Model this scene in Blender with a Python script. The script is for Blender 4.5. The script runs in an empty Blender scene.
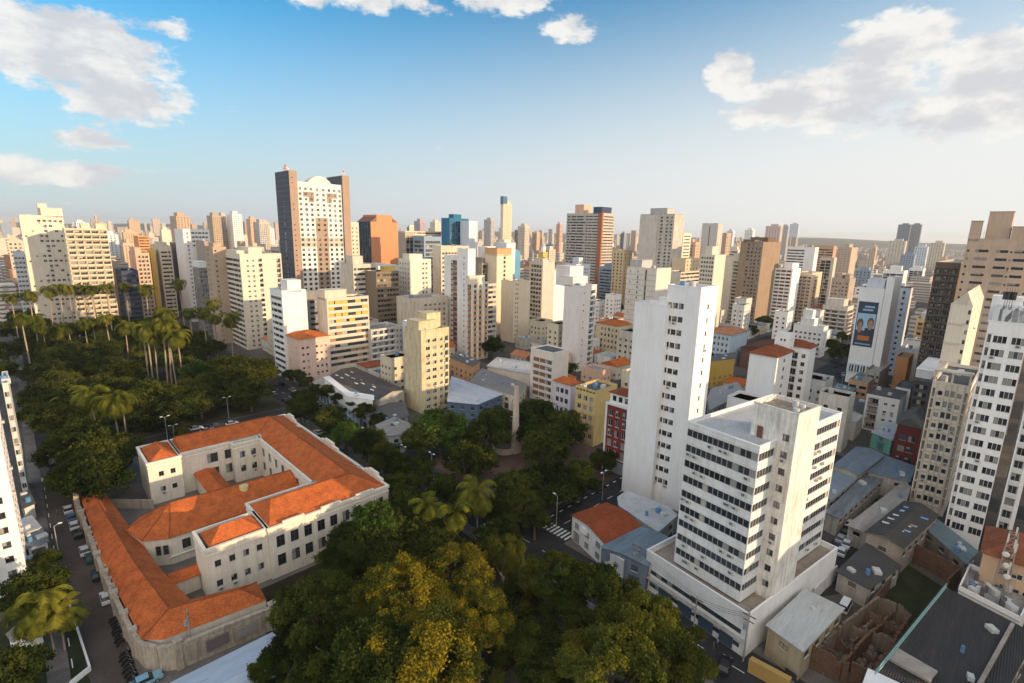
import bpy, math, random
import numpy as np
from mathutils import Matrix, Vector
random.seed(7)
rad = math.radians
S = bpy.context.scene
COL = S.collection
# ------------------------------------------------------------------ camera
CX, CY, FPX, CAMH = 512.0, 341.5, 510.0, 70.0
PITCH, ROLL = rad(11.95), rad(1.3)
_U0 = np.array([0, math.sin(PITCH), math.cos(PITCH)]); FW = np.array([0, math.cos(PITCH), -math.sin(PITCH)])
_X = np.array([1.0, 0, 0])
CR = math.cos(ROLL)*_X + math.sin(ROLL)*_U0; CU = math.cos(ROLL)*_U0 - math.sin(ROLL)*_X
cam = bpy.data.cameras.new('camera'); camo = bpy.data.objects.new('camera', cam); COL.objects.link(camo)
cam.sensor_width = 36.0; cam.lens = FPX*36/1024; cam.clip_start = 0.5; cam.clip_end = 60000
camo.matrix_world = Matrix(((CR[0], CU[0], -FW[0], 0), (CR[1], CU[1], -FW[1], 0), (CR[2], CU[2], -FW[2], CAMH), (0, 0, 0, 1)))
S.camera = camo
# ------------------------------------------------------------------ light and exposure
SUN_AZ, SUN_EL = -20.0, 9.5          # direction to the sun: degrees from +X (right of the view), elevation
S.view_settings.view_transform = 'Standard'; S.view_settings.look = 'None'
S.view_settings.exposure = 0.6; S.view_settings.gamma = 1.0; S.view_settings.use_curve_mapping = False
sl = bpy.data.lights.new('sun', 'SUN'); sl.energy = 3.9; sl.angle = rad(0.6); sl.color = (1.0, 0.71, 0.43)
so = bpy.data.objects.new('sun', sl); COL.objects.link(so)
sd = Vector((math.cos(rad(SUN_AZ))*math.cos(rad(SUN_EL)), math.sin(rad(SUN_AZ))*math.cos(rad(SUN_EL)), math.sin(rad(SUN_EL))))
so.rotation_euler = sd.to_track_quat('Z', 'Y').to_euler()
so.location = (300, -100, 300)
W = bpy.data.worlds.new('World'); S.world = W; W.use_nodes = True
def world_nodes():
    nt = W.node_tree; N = nt.nodes; N.clear()
    def nd(t, **k):
        n = N.new(t)
        for a, b in k.items(): setattr(n, a, b)
        return n
    def lk(a, b): nt.links.new(a, b)
    def val(x, sock):
        if isinstance(x, (int, float)): sock.default_value = x
        else: lk(x, sock)
    def M(op, a, b=0.0, c=None):
        n = nd('ShaderNodeMath', operation=op); val(a, n.inputs[0]); val(b, n.inputs[1])
        if c is not None: val(c, n.inputs[2])
        return n.outputs[0]
    def smooth(x, lo, hi):
        n = nd('ShaderNodeMapRange', interpolation_type='SMOOTHSTEP'); val(x, n.inputs[0]); n.inputs[1].default_value = lo; n.inputs[2].default_value = hi
        return n.outputs[0]
    def mixc(f, a, b):
        n = nd('ShaderNodeMix', data_type='RGBA'); val(f, n.inputs[0])
        for s, i in ((a, 6), (b, 7)):
            if isinstance(s, tuple): n.inputs[i].default_value = (*s, 1)
            else: lk(s, n.inputs[i])
        return n.outputs[2]
    sky = nd('ShaderNodeTexSky', sky_type='NISHITA', sun_disc=False)
    sky.sun_elevation = rad(SUN_EL); sky.sun_rotation = rad(90 - SUN_AZ)
    sky.altitude = 600; sky.air_density = 1.0; sky.dust_density = 1.6; sky.ozone_density = 2.2
    tc = nd('ShaderNodeTexCoord'); sp = nd('ShaderNodeSeparateXYZ'); lk(tc.outputs['Generated'], sp.inputs[0])
    x, y, z = sp.outputs
    az = M('ARCTAN2', x, y); el = M('ARCSINE', z)
    hs = nd('ShaderNodeHueSaturation'); hs.inputs['Saturation'].default_value = 1.25; hs.inputs['Value'].default_value = SKY_V; hs.inputs['Hue'].default_value = 0.495
    lk(sky.outputs[0], hs.inputs['Color'])
    tn = nd('ShaderNodeMix', data_type='RGBA', blend_type='MULTIPLY'); tn.inputs[0].default_value = 1.0; lk(hs.outputs[0], tn.inputs[6]); tn.inputs[7].default_value = (0.54, 1.54, 1.66, 1)
    base = tn.outputs[2]
    # thin bright veil low in the sky, whiter towards the sun
    veil = M('MULTIPLY', smooth(M('SUBTRACT', M('MULTIPLY_ADD', az, 0.10, 0.34), el), -0.12, 0.31), 0.97)
    vcol = mixc(smooth(az, -0.7, 0.8), (4.35, 4.6, 4.95), (6.0, 5.98, 5.85))
    base = mixc(veil, base, vcol)
    # clouds: ellipses in azimuth and elevation broken by noise
    cb = nd('ShaderNodeCombineXYZ'); lk(az, cb.inputs[0]); lk(M('MULTIPLY', el, 1.9), cb.inputs[1])
    def noise(scale, detail, rough, off=(0, 0, 0), src=None):
        mp = nd('ShaderNodeMapping'); mp.inputs['Location'].default_value = off; lk(src or cb.outputs[0], mp.inputs[0])
        n = nd('ShaderNodeTexNoise'); n.inputs['Scale'].default_value = scale; n.inputs['Detail'].default_value = detail; n.inputs['Roughness'].default_value = rough
        lk(mp.outputs[0], n.inputs['Vector']); return n.outputs['Fac']
    n1 = noise(9.0, 9, 0.6); n2 = noise(9.0, 9, 0.6, (-0.035, -0.05, 0)); n3 = noise(30, 6, 0.65)
    total = None
    for (a0, e0, ra, re, w) in CLOUDS:
        dx = M('DIVIDE', M('SUBTRACT', az, a0), ra); dy = M('DIVIDE', M('SUBTRACT', el, e0), re)
        g = M('SUBTRACT', 1.0, M('SQRT', M('ADD', M('MULTIPLY', dx, dx), M('MULTIPLY', dy, dy))))
        g = M('MULTIPLY', M('MAXIMUM', g, -1.0), w)
        total = g if total is None else M('MAXIMUM', total, g)
    dens = M('ADD', total, M('ADD', M('MULTIPLY', M('SUBTRACT', n1, 0.5), 2.3), M('MULTIPLY', M('SUBTRACT', n3, 0.5), 1.3)))
    cov = smooth(dens, -0.03, 0.40)
    lit = smooth(M('ADD', M('MULTIPLY', M('SUBTRACT', n1, n2), 3.2), M('MULTIPLY', dens, -0.28)), -0.5, 0.35)
    ccol = mixc(lit, (4.5, 4.55, 4.75), (6.4, 6.25, 5.95))
    col = mixc(M('MULTIPLY', cov, 0.93), base, ccol)
    # bright fill added to the unseen sky behind the camera, to lift the shade
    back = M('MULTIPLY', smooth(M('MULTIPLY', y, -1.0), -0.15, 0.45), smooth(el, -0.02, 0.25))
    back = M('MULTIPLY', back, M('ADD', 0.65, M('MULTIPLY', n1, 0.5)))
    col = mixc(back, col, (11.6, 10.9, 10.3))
    bg = nd('ShaderNodeBackground'); bg.inputs['Strength'].default_value = 0.1
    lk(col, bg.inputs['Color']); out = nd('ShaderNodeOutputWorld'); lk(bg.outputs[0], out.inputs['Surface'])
SKY_V = 1.0
def skyang(px, py):
    d = FW*FPX + CR*(px-CX) - CU*(py-CY); d = d/np.linalg.norm(d)
    return math.atan2(d[0], d[1]), math.asin(d[2])
CLOUDS = []
for (px, py, rx, ry, w) in [(75, 52, 105, 50, 1.3), (122, 96, 70, 38, 1.15), (95, 140, 45, 12, 0.9), (20, 172, 120, 16, 0.95), (100, 172, 60, 10, .8), (170, 105, 22, 12, .7), (60, 32, 40, 24, 1),
                            (835, 95, 120, 38, 1.2), (730, 75, 24, 28, 1.1), (890, 48, 80, 34, 1.2), (990, 75, 80, 50, 1.25), (960, 110, 140, 30, 1.0), (770, 112, 60, 12, 1.0),
                            (372, 2, 40, 12, .55), (418, 4, 34, 13, .55), (500, 2, 60, 14, .6), (570, 27, 30, 14, .5), (150, 24, 40, 12, .45), (300, 0, 40, 10, .5)]:
    a0, e0 = skyang(px, py); a1, _ = skyang(px+rx, py); _, e1 = skyang(px, py-ry)
    CLOUDS.append((a0, e0, abs(a1-a0), abs(e1-e0), w))
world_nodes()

# ------------------------------------------------------------------ pixel / ground helpers
def ray(px, py): return FW*FPX + CR*(px-CX) - CU*(py-CY)
def at(px, py, z=0.0):
    d = ray(px, py); return d*((z-CAMH)/d[2]) + np.array([0, 0, CAMH])
def proj(x, y, z):
    v = np.array([x, y, z-CAMH]); k = v @ FW
    return CX + FPX*(v @ CR)/k, CY - FPX*(v @ CU)/k
def foot(px, py, base, z0=0.0):
    d = ray(px, py); lo, hi = 0.02, 30.0
    for _ in range(70):
        m = (lo+hi)/2; p = d*m
        if proj(p[0], p[1], z0)[1] > base: lo = m
        else: hi = m
    p = d*lo; return p[0], p[1], p[2]+CAMH
GA = rad(44.5); AX = np.array([math.cos(GA), math.sin(GA)]); AY = np.array([-math.sin(GA), math.cos(GA)])
def st(x, y): return x*AX[0]+y*AX[1], x*AY[0]+y*AY[1]
def xy(s, t): return s*AX[0]+t*AY[0], s*AX[1]+t*AY[1]
def extent(x, y, h, dirv, col):
    lo, hi = 0.0, 600.0
    p0 = proj(x, y, h)[0]
    sgn = 1 if col > p0 else -1
    for _ in range(60):
        m = (lo+hi)/2; q = proj(x+dirv[0]*m, y+dirv[1]*m, h)[0]
        if (q-col)*sgn < 0: lo = m
        else: hi = m
    return lo if lo < 90 else 16.0
# ------------------------------------------------------------------ materials
MC = {}
def nodes_of(m):
    m.use_nodes = True; nt = m.node_tree; b = nt.nodes.get('Principled BSDF'); return nt, nt.nodes, b
def paint(c, dirt=0.14, rough=0.85, scale=0.35, streak=True, bump=0.0):
    key = ('p', tuple(round(v, 3) for v in c), dirt, rough, scale, streak)
    if key in MC: return MC[key]
    m = bpy.data.materials.new('painted_wall'); nt, N, b = nodes_of(m); L = nt.links.new
    tc = N.new('ShaderNodeTexCoord'); mp = N.new('ShaderNodeMapping'); L(tc.outputs['Object'], mp.inputs[0])
    mp.inputs['Scale'].default_value = (1, 1, 0.45) if streak else (1, 1, 1)
    oi = N.new('ShaderNodeObjectInfo'); L(oi.outputs['Random'], mp.inputs['Location'])
    n = N.new('ShaderNodeTexNoise'); n.inputs['Scale'].default_value = scale; n.inputs['Detail'].default_value = 8; n.inputs['Roughness'].default_value = 0.68
    L(mp.outputs[0], n.inputs['Vector'])
    mp2 = N.new('ShaderNodeMapping'); L(tc.outputs['Object'], mp2.inputs[0]); mp2.inputs['Scale'].default_value = (1.6, 1.6, .07) if streak else (2, 2, 2)
    nf_ = N.new('ShaderNodeTexNoise'); nf_.inputs['Scale'].default_value = 1.0; nf_.inputs['Detail'].default_value = 6; nf_.inputs['Roughness'].default_value = .7; L(mp2.outputs[0], nf_.inputs['Vector'])
    av_ = N.new('ShaderNodeMix'); av_.inputs[0].default_value = .5; L(n.outputs['Fac'], av_.inputs[2]); L(nf_.outputs['Fac'], av_.inputs[3])
    r = N.new('ShaderNodeValToRGB'); r.color_ramp.elements[0].position = 0.34; r.color_ramp.elements[1].position = 0.56
    d = 1-dirt
    r.color_ramp.elements[0].color = (c[0]*d*0.97, c[1]*d*0.95, c[2]*d*0.9, 1); r.color_ramp.elements[1].color = (*c, 1)
    L(av_.outputs[0], r.inputs[0]); L(r.outputs[0], b.inputs['Base Color'])
    b.inputs['Roughness'].default_value = rough; b.inputs['Specular IOR Level'].default_value = 0.25
    MC[key] = m; return m
def plain(c, rough=0.6, metal=0.0, spec=0.4, name='plain_paint'):
    key = ('s', tuple(round(v, 3) for v in c), rough, metal)
    if key in MC: return MC[key]
    m = bpy.data.materials.new(name); nt, N, b = nodes_of(m); L = nt.links.new
    tc = N.new('ShaderNodeTexCoord'); n = N.new('ShaderNodeTexNoise'); n.inputs['Scale'].default_value = 1.3; n.inputs['Detail'].default_value = 4; L(tc.outputs['Object'], n.inputs['Vector'])
    mx = N.new('ShaderNodeMix'); mx.data_type = 'RGBA'; L(n.outputs['Fac'], mx.inputs[0]); mx.inputs[6].default_value = (c[0]*.85, c[1]*.85, c[2]*.85, 1); mx.inputs[7].default_value = (min(1, c[0]*1.1), min(1, c[1]*1.1), min(1, c[2]*1.1), 1)
    L(mx.outputs[2], b.inputs['Base Color']); b.inputs['Roughness'].default_value = rough; b.inputs['Metallic'].default_value = metal; b.inputs['Specular IOR Level'].default_value = spec
    MC[key] = m; return m
def glass(c=(0.025, 0.03, 0.035), rough=0.12):
    key = ('g', c, rough)
    if key in MC: return MC[key]
    m = bpy.data.materials.new('window_glass'); nt, N, b = nodes_of(m); L = nt.links.new
    oi = N.new('ShaderNodeObjectInfo'); mx = N.new('ShaderNodeMix'); mx.data_type = 'RGBA'; L(oi.outputs['Random'], mx.inputs[0])
    mx.inputs[6].default_value = (c[0]*.5, c[1]*.5, c[2]*.5, 1); mx.inputs[7].default_value = (c[0]*1.6, c[1]*1.6, c[2]*1.6, 1)
    L(mx.outputs[2], b.inputs['Base Color']); b.inputs['Roughness'].default_value = rough; b.inputs['Specular IOR Level'].default_value = 0.5
    MC[key] = m; return m
def core_mat():
    if 'core' in MC: return MC['core']
    m = bpy.data.materials.new('dim_interior'); nt, N, b = nodes_of(m); L = nt.links.new
    tc = N.new('ShaderNodeTexCoord'); mp = N.new('ShaderNodeMapping'); L(tc.outputs['Object'], mp.inputs[0]); mp.inputs['Scale'].default_value = (0.41, 0.41, 0.333)
    sn = N.new('ShaderNodeVectorMath'); sn.operation = 'FLOOR'; L(mp.outputs[0], sn.inputs[0])
    wn = N.new('ShaderNodeTexWhiteNoise'); L(sn.outputs[0], wn.inputs[0])
    r = N.new('ShaderNodeValToRGB'); r.color_ramp.interpolation = 'CONSTANT'
    e = r.color_ramp.elements; e[0].position = 0; e[0].color = (.02, .022, .025, 1); e[1].position = .6; e[1].color = (.06, .055, .05, 1)
    q = e.new(.78); q.color = (.16, .13, .10, 1); q = e.new(.92); q.color = (.32, .28, .22, 1)
    L(wn.outputs['Value'], r.inputs[0]); L(r.outputs[0], b.inputs['Base Color']); b.inputs['Roughness'].default_value = .25
    MC['core'] = m; return m
def tile(c=(0.50, 0.15, 0.045), dirt=0.45, wave=True):
    key = ('t', c, dirt)
    if key in MC: return MC[key]
    m = bpy.data.materials.new('roof_tile'); nt, N, b = nodes_of(m); L = nt.links.new
    tc = N.new('ShaderNodeTexCoord')
    n = N.new('ShaderNodeTexNoise'); n.inputs['Scale'].default_value = .45; n.inputs['Detail'].default_value = 9; n.inputs['Roughness'].default_value = .7; L(tc.outputs['Object'], n.inputs['Vector'])
    n2 = N.new('ShaderNodeTexNoise'); n2.inputs['Scale'].default_value = 5; n2.inputs['Detail'].default_value = 3; L(tc.outputs['Object'], n2.inputs['Vector'])
    a = N.new('ShaderNodeMath'); a.operation = 'ADD'; L(n.outputs[0], a.inputs[0]); L(n2.outputs[0], a.inputs[1])
    r = N.new('ShaderNodeValToRGB'); e = r.color_ramp.elements; e[0].position = .40; e[1].position = .60
    h = N.new('ShaderNodeMath'); h.operation = 'MULTIPLY'; L(a.outputs[0], h.inputs[0]); h.inputs[1].default_value = .5
    d = 1-dirt; e[0].color = (c[0]*d, c[1]*d, c[2]*d, 1); e[1].color = (*c, 1); L(h.outputs[0], r.inputs[0]); L(r.outputs[0], b.inputs['Base Color'])
    n3 = N.new('ShaderNodeTexNoise'); n3.inputs['Scale'].default_value = 1.1; n3.inputs['Detail'].default_value = 10; n3.inputs['Roughness'].default_value = .75; L(tc.outputs['Object'], n3.inputs['Vector'])
    r3 = N.new('ShaderNodeMapRange'); r3.inputs[1].default_value = .53; r3.inputs[2].default_value = .72; L(n3.outputs['Fac'], r3.inputs[0])
    mm = N.new('ShaderNodeMix'); mm.data_type = 'RGBA'; L(r3.outputs[0], mm.inputs[0]); L(r.outputs[0], mm.inputs[6]); mm.inputs[7].default_value = (c[0]*.35, c[1]*.42, c[2]*.6, 1); L(mm.outputs[2], b.inputs['Base Color'])
    w = N.new('ShaderNodeTexWave'); w.inputs['Scale'].default_value = 1.1; w.inputs['Distortion'].default_value = .6; L(tc.outputs['Object'], w.inputs['Vector']); w.bands_direction = 'DIAGONAL'
    bp = N.new('ShaderNodeBump'); bp.inputs['Strength'].default_value = .5; bp.inputs['Distance'].default_value = .08; L(w.outputs['Fac'], bp.inputs['Height']); L(bp.outputs[0], b.inputs['Normal'])
    b.inputs['Roughness'].default_value = .9; b.inputs['Specular IOR Level'].default_value = .15
    MC[key] = m; return m
def sheet(c, dirt=.4, axis='X', scale=1.6, metal=0.0, rough=.6, spots=False):
    key = ('c', c, dirt, axis, scale, metal)
    if key in MC: return MC[key]
    m = bpy.data.materials.new('corrugated_sheet'); nt, N, b = nodes_of(m); L = nt.links.new
    tc = N.new('ShaderNodeTexCoord')
    mp = N.new('ShaderNodeMapping'); L(tc.outputs['Object'], mp.inputs[0]); mp.inputs['Scale'].default_value = (.25, 1, 1) if axis == 'Y' else (1, .25, 1)
    n = N.new('ShaderNodeTexNoise'); n.inputs['Scale'].default_value = .6; n.inputs['Detail'].default_value = 8; n.inputs['Roughness'].default_value = .7; L(mp.outputs[0], n.inputs['Vector'])
    r = N.new('ShaderNodeValToRGB'); e = r.color_ramp.elements; e[0].position = .35; e[1].position = .65; d = 1-dirt
    e[0].color = (c[0]*d, c[1]*d*.95, c[2]*d*.9, 1); e[1].color = (*c, 1); L(n.outputs[0], r.inputs[0]); L(r.outputs[0], b.inputs['Base Color'])
    n3 = N.new('ShaderNodeTexNoise'); n3.inputs['Scale'].default_value = .9; n3.inputs['Detail'].default_value = 10; n3.inputs['Roughness'].default_value = .75; L(mp.outputs[0], n3.inputs['Vector'])
    r3 = N.new('ShaderNodeMapRange'); r3.inputs[1].default_value = .56; r3.inputs[2].default_value = .72; L(n3.outputs['Fac'], r3.inputs[0])
    mm = N.new('ShaderNodeMix'); mm.data_type = 'RGBA'; L(r3.outputs[0], mm.inputs[0]); L(r.outputs[0], mm.inputs[6]); mm.inputs[7].default_value = (c[0]*.5+.07, c[1]*.38+.02, c[2]*.28+.01, 1); L(mm.outputs[2], b.inputs['Base Color'])
    w = N.new('ShaderNodeTexWave'); w.inputs['Scale'].default_value = scale; w.bands_direction = axis; L(tc.outputs['Object'], w.inputs['Vector'])
    bp = N.new('ShaderNodeBump'); bp.inputs['Strength'].default_value = .6; bp.inputs['Distance'].default_value = .1; L(w.outputs['Fac'], bp.inputs['Height']); L(bp.outputs[0], b.inputs['Normal'])
    b.inputs['Roughness'].default_value = rough; b.inputs['Metallic'].default_value = metal
    MC[key] = m; return m
def ground_mat(name, c1, c2, scale=.08, fine=2.0, rough=.9, bump=.0):
    m = bpy.data.materials.new(name); nt, N, b = nodes_of(m); L = nt.links.new
    g = N.new('ShaderNodeNewGeometry')
    n = N.new('ShaderNodeTexNoise'); n.inputs['Scale'].default_value = scale; n.inputs['Detail'].default_value = 9; n.inputs['Roughness'].default_value = .65; L(g.outputs['Position'], n.inputs['Vector'])
    n2 = N.new('ShaderNodeTexNoise'); n2.inputs['Scale'].default_value = fine; n2.inputs['Detail'].default_value = 4; L(g.outputs['Position'], n2.inputs['Vector'])
    a = N.new('ShaderNodeMath'); a.operation = 'MULTIPLY_ADD'; L(n2.outputs[0], a.inputs[0]); a.inputs[1].default_value = .35; L(n.outputs[0], a.inputs[2])
    r = N.new('ShaderNodeValToRGB'); e = r.color_ramp.elements; e[0].position = .5; e[1].position = .85; e[0].color = (*c1, 1); e[1].color = (*c2, 1)
    L(a.outputs[0], r.inputs[0]); L(r.outputs[0], b.inputs['Base Color']); b.inputs['Roughness'].default_value = rough; b.inputs['Specular IOR Level'].default_value = .2
    return m
def leaf_mat(name, c1, c2, trans=.25):
    m = bpy.data.materials.new(name); m.use_nodes = True; nt = m.node_tree; N = nt.nodes; L = nt.links.new
    N.clear(); out = N.new('ShaderNodeOutputMaterial')
    tc = N.new('ShaderNodeTexCoord'); oi = N.new('ShaderNodeObjectInfo')
    n = N.new('ShaderNodeTexNoise'); n.inputs['Scale'].default_value = .55; n.inputs['Detail'].default_value = 5; L(tc.outputs['Object'], n.inputs['Vector'])
    a = N.new('ShaderNodeMath'); a.operation = 'MULTIPLY_ADD'; L(oi.outputs['Random'], a.inputs[0]); a.inputs[1].default_value = .3; L(n.outputs[0], a.inputs[2])
    r = N.new('ShaderNodeValToRGB'); e = r.color_ramp.elements; e[0].position = .4; e[1].position = .9; e[0].color = (*c1, 1); e[1].color = (*c2, 1); L(a.outputs[0], r.inputs[0])
    d = N.new('ShaderNodeBsdfDiffuse'); L(r.outputs[0], d.inputs[0]); t = N.new('ShaderNodeBsdfTranslucent'); L(r.outputs[0], t.inputs[0])
    mx = N.new('ShaderNodeMixShader'); mx.inputs[0].default_value = trans; L(d.outputs[0], mx.inputs[1]); L(t.outputs[0], mx.inputs[2]); L(mx.outputs[0], out.inputs[0])
    return m
# ------------------------------------------------------------------ mesh helpers
class MB:
    def __init__(s): s.v = []; s.f = []; s.m = []
    def quad(s, *p, m=0):
        i = len(s.v); s.v += [tuple(map(float, q)) for q in p]; s.f.append(tuple(range(i, i+len(p)))); s.m.append(m)
    def box(s, x0, x1, y0, y1, z0, z1, m=0, bottom=True):
        P = [(x0, y0), (x1, y0), (x1, y1), (x0, y1)]
        for i in range(4):
            a, b = P[i], P[(i+1) % 4]; s.quad((*a, z0), (*b, z0), (*b, z1), (*a, z1), m=m)
        s.quad(*[(*p, z1) for p in P], m=m)
        if bottom: s.quad(*[(*p, z0) for p in P[::-1]], m=m)
    def prism(s, pts, z0, z1, m=0, mt=None, bottom=False):
        n = len(pts)
        zz0 = z0 if hasattr(z0, '__len__') else [z0]*n; zz1 = z1 if hasattr(z1, '__len__') else [z1]*n
        for i in range(n):
            j = (i+1) % n; s.quad((*pts[i], zz0[i]), (*pts[j], zz0[j]), (*pts[j], zz1[j]), (*pts[i], zz1[i]), m=m)
        s.quad(*[(*pts[i], zz1[i]) for i in range(n)], m=m if mt is None else mt)
        if bottom: s.quad(*[(*pts[i], zz0[i]) for i in range(n)][::-1], m=m)
    def cyl(s, x, y, z0, z1, r0, r1=None, n=10, m=0):
        r1 = r0 if r1 is None else r1
        A = [(x+r0*math.cos(2*math.pi*i/n), y+r0*math.sin(2*math.pi*i/n), z0) for i in range(n)]
        B = [(x+r1*math.cos(2*math.pi*i/n), y+r1*math.sin(2*math.pi*i/n), z1) for i in range(n)]
        for i in range(n): s.quad(A[i], A[(i+1) % n], B[(i+1) % n], B[i], m=m)
        s.quad(*B, m=m)
    def tube(s, pts, r, n=6, m=0):
        rs = r if hasattr(r, '__len__') else [r]*len(pts); rings = []
        for i, p in enumerate(pts):
            p = Vector(p); d = (Vector(pts[min(i+1, len(pts)-1)])-Vector(pts[max(i-1, 0)])).normalized()
            u = d.orthogonal().normalized() if abs(d.z) < .9 else Vector((1, 0, 0)); u = (u-d*u.dot(d)).normalized(); w = d.cross(u)
            rings.append([p+(u*math.cos(2*math.pi*k/n)+w*math.sin(2*math.pi*k/n))*rs[i] for k in range(n)])
        for a, b in zip(rings, rings[1:]):
            for k in range(n): s.quad(a[k], a[(k+1) % n], b[(k+1) % n], b[k], m=m)
        s.quad(*rings[-1], m=m); s.quad(*rings[0][::-1], m=m)
    def mesh(s, name, mats):
        me = bpy.data.meshes.new(name); me.from_pydata(s.v, [], s.f)
        for q in (mats if isinstance(mats, (list, tuple)) else [mats]): me.materials.append(q)
        if any(s.m): me.polygons.foreach_set('material_index', s.m)
        me.update(); return me
    def build(s, name, mats, parent=None, loc=None, rotz=0.0):
        return link(name, s.mesh(name, mats), parent, loc, rotz)
def link(name, data, parent=None, loc=None, rotz=0.0):
    o = bpy.data.objects.new(name, data); COL.objects.link(o)
    if parent is not None: o.parent = parent
    if loc is not None: o.location = loc
    if rotz: o.rotation_euler = (0, 0, rotz)
    return o
def tag(o, label=None, cat=None, group=None, kind=None):
    if label: o['label'] = label
    if cat: o['category'] = cat
    if group: o['group'] = group
    if kind: o['kind'] = kind
    return o
def thing(name, label, cat, loc=(0, 0, 0), rotz=0.0, group=None):
    o = link(name, None, None, loc, rotz); o.empty_display_size = .5
    return tag(o, label, cat, group)
def copy_tree(o, parent=None):
    c = o.copy(); COL.objects.link(c)
    if parent is not None: c.parent = parent
    for ch in list(o.children): copy_tree(ch, c)
    return c
# ------------------------------------------------------------------ windows and facades
WHITE_F = plain((.6, .6, .58), .5); DARK_F = plain((.06, .055, .05), .5); ALU_F = plain((.35, .35, .36), .4, .3)
GL = [glass((.02, .024, .03)), glass((.035, .04, .045)), glass((.05, .06, .075), .08), plain((.42, .38, .32), .7), plain((.28, .27, .25), .6)]
q = MB(); q.box(-.45, .45, -.42, .1, 0, .5, 0); q.quad((-.36, -.43, .06), (.2, -.43, .06), (.2, -.43, .44), (-.36, -.43, .44), m=1)
AC0 = q.mesh('air_conditioner', [plain((.5, .49, .47), .6), plain((.10, .10, .10), .7)])
WIN = {}
def win_mesh(w, h, style, var):
    w = round(w*10)/10; h = round(h*10)/10
    k = (w, h, style, var)
    if k in WIN: return WIN[k]
    b = MB(); f = .07; x0, x1 = -w/2, w/2
    def fr(a0, a1, c0, c1): b.box(a0, a1, .10, .20, c0, c1, m=0)
    fr(x0, x0+f, 0, h); fr(x1-f, x1, 0, h); fr(x0+f, x1-f, 0, f); fr(x0+f, x1-f, h-f, h)
    nm = 0
    if style == 'band': nm = max(1, int(round(w/1.25))-1)
    elif style == 'ribbon': nm = max(1, int(round(w/1.05))-1)
    elif style == 'slide' or w > 1.0: nm = max(1, int(round(w/1.0))-1)
    xs = [x0+f+(x1-x0-2*f)*(i+1)/(nm+1) for i in range(nm)]
    mw = .075 if style == 'ribbon' else .035
    for x in xs: b.box(x-mw, x+mw, .11, .19, f, h-f, m=0)
    if style == 'tall': b.box(x0+f, x1-f, .11, .19, h*.68-.04, h*.68+.04, m=0)
    ed = [x0+f]+xs+[x1-f]
    rr = random.Random(hash(k) % 9999)
    for i in range(len(ed)-1):
        mi = 1
        if style == 'band': mi = rr.choice([1, 1, 1, 2, 1, 3])
        elif style == 'ribbon': mi = rr.choice([1]*13+[3])
        elif var == 1 and i == 0: mi = 3
        elif var == 3: mi = 3
        if style in ('win', 'dark', 'slide') and var in (4, 5) and i != len(ed)-2:
            zb = h-f-(h-2*f)*(.35 if var == 4 else .62); b.quad((ed[i], .155, zb), (ed[i+1], .155, zb), (ed[i+1], .155, h-f), (ed[i], .155, h-f), m=3)
        b.quad((ed[i]+.035*(i > 0), .16, f), (ed[i+1]-.035*(i < len(ed)-2), .16, f), (ed[i+1]-.035*(i < len(ed)-2), .16, h-f), (ed[i]+.035*(i > 0), .16, h-f), m=mi)
    if style not in ('band', 'ribbon'): b.box(x0-.06, x1+.06, -.06, .1, -.07, -.002, m=4)
    frm = {'tall': DARK_F, 'dark': DARK_F, 'band': DARK_F, 'ribbon': ALU_F}.get(style, ALU_F if var % 2 else WHITE_F)
    me = b.mesh('window', [frm, GL[var % 3], GL[2], GL[3 + (var % 2)], plain((.5, .48, .45), .8)]); WIN[k] = me; return me
FACES = {'R': (0.0,), 'L': (-math.pi/2,), 'B': (math.pi,), 'E': (math.pi/2,)}
def face_frame(f, w, d):
    if f == 'R': return (0, 0), (1, 0), w
    if f == 'L': return (0, d), (0, -1), d
    if f == 'B': return (w, d), (-1, 0), w
    return (w, 0), (0, 1), d
def openings(length, h, z, fh, gf):
    """openings of one zone (u0,u1,v0,v1,kind,row,col)"""
    f0, f1, kind, o = z; u0, u1 = f0*length, f1*length; res = []
    if kind == 'blank': return res
    nf = max(1, int((h-gf-.5)/fh)); rows = range(nf)
    if 'rows' in o: rows = [r for r in rows if o['rows'](r, nf)]
    for r in rows:
        vb = gf + r*fh
        if kind == 'grid':
            n = o['n']; p = (u1-u0)/n; w = min(o.get('w', 1.4), p*.92)
            for c in range(n):
                if 'skip' in o and o['skip'](c, r): continue
                uc = u0+p*(c+.5); v0 = vb+o.get('sill', 1.0); res.append((uc-w/2, uc+w/2, v0, min(v0+o.get('h', 1.3), vb+fh-.12), o.get('style', 'win'), r, c))
        elif kind == 'band':
            m = o.get('m', .4); v0 = vb+o.get('sill', 1.0); res.append((u0+m, u1-m, v0, min(v0+o.get('h', 1.4), vb+fh-.1), o.get('style', 'band'), r, 0))
        elif kind == 'log':
            n = o.get('n', 1); p = (u1-u0)/n; pr = o.get('pier', .35)
            for c in range(n): res.append((u0+p*c+pr/2, u0+p*(c+1)-pr/2, vb+.12, vb+fh-.25, 'log', r, c))
    return res
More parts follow.
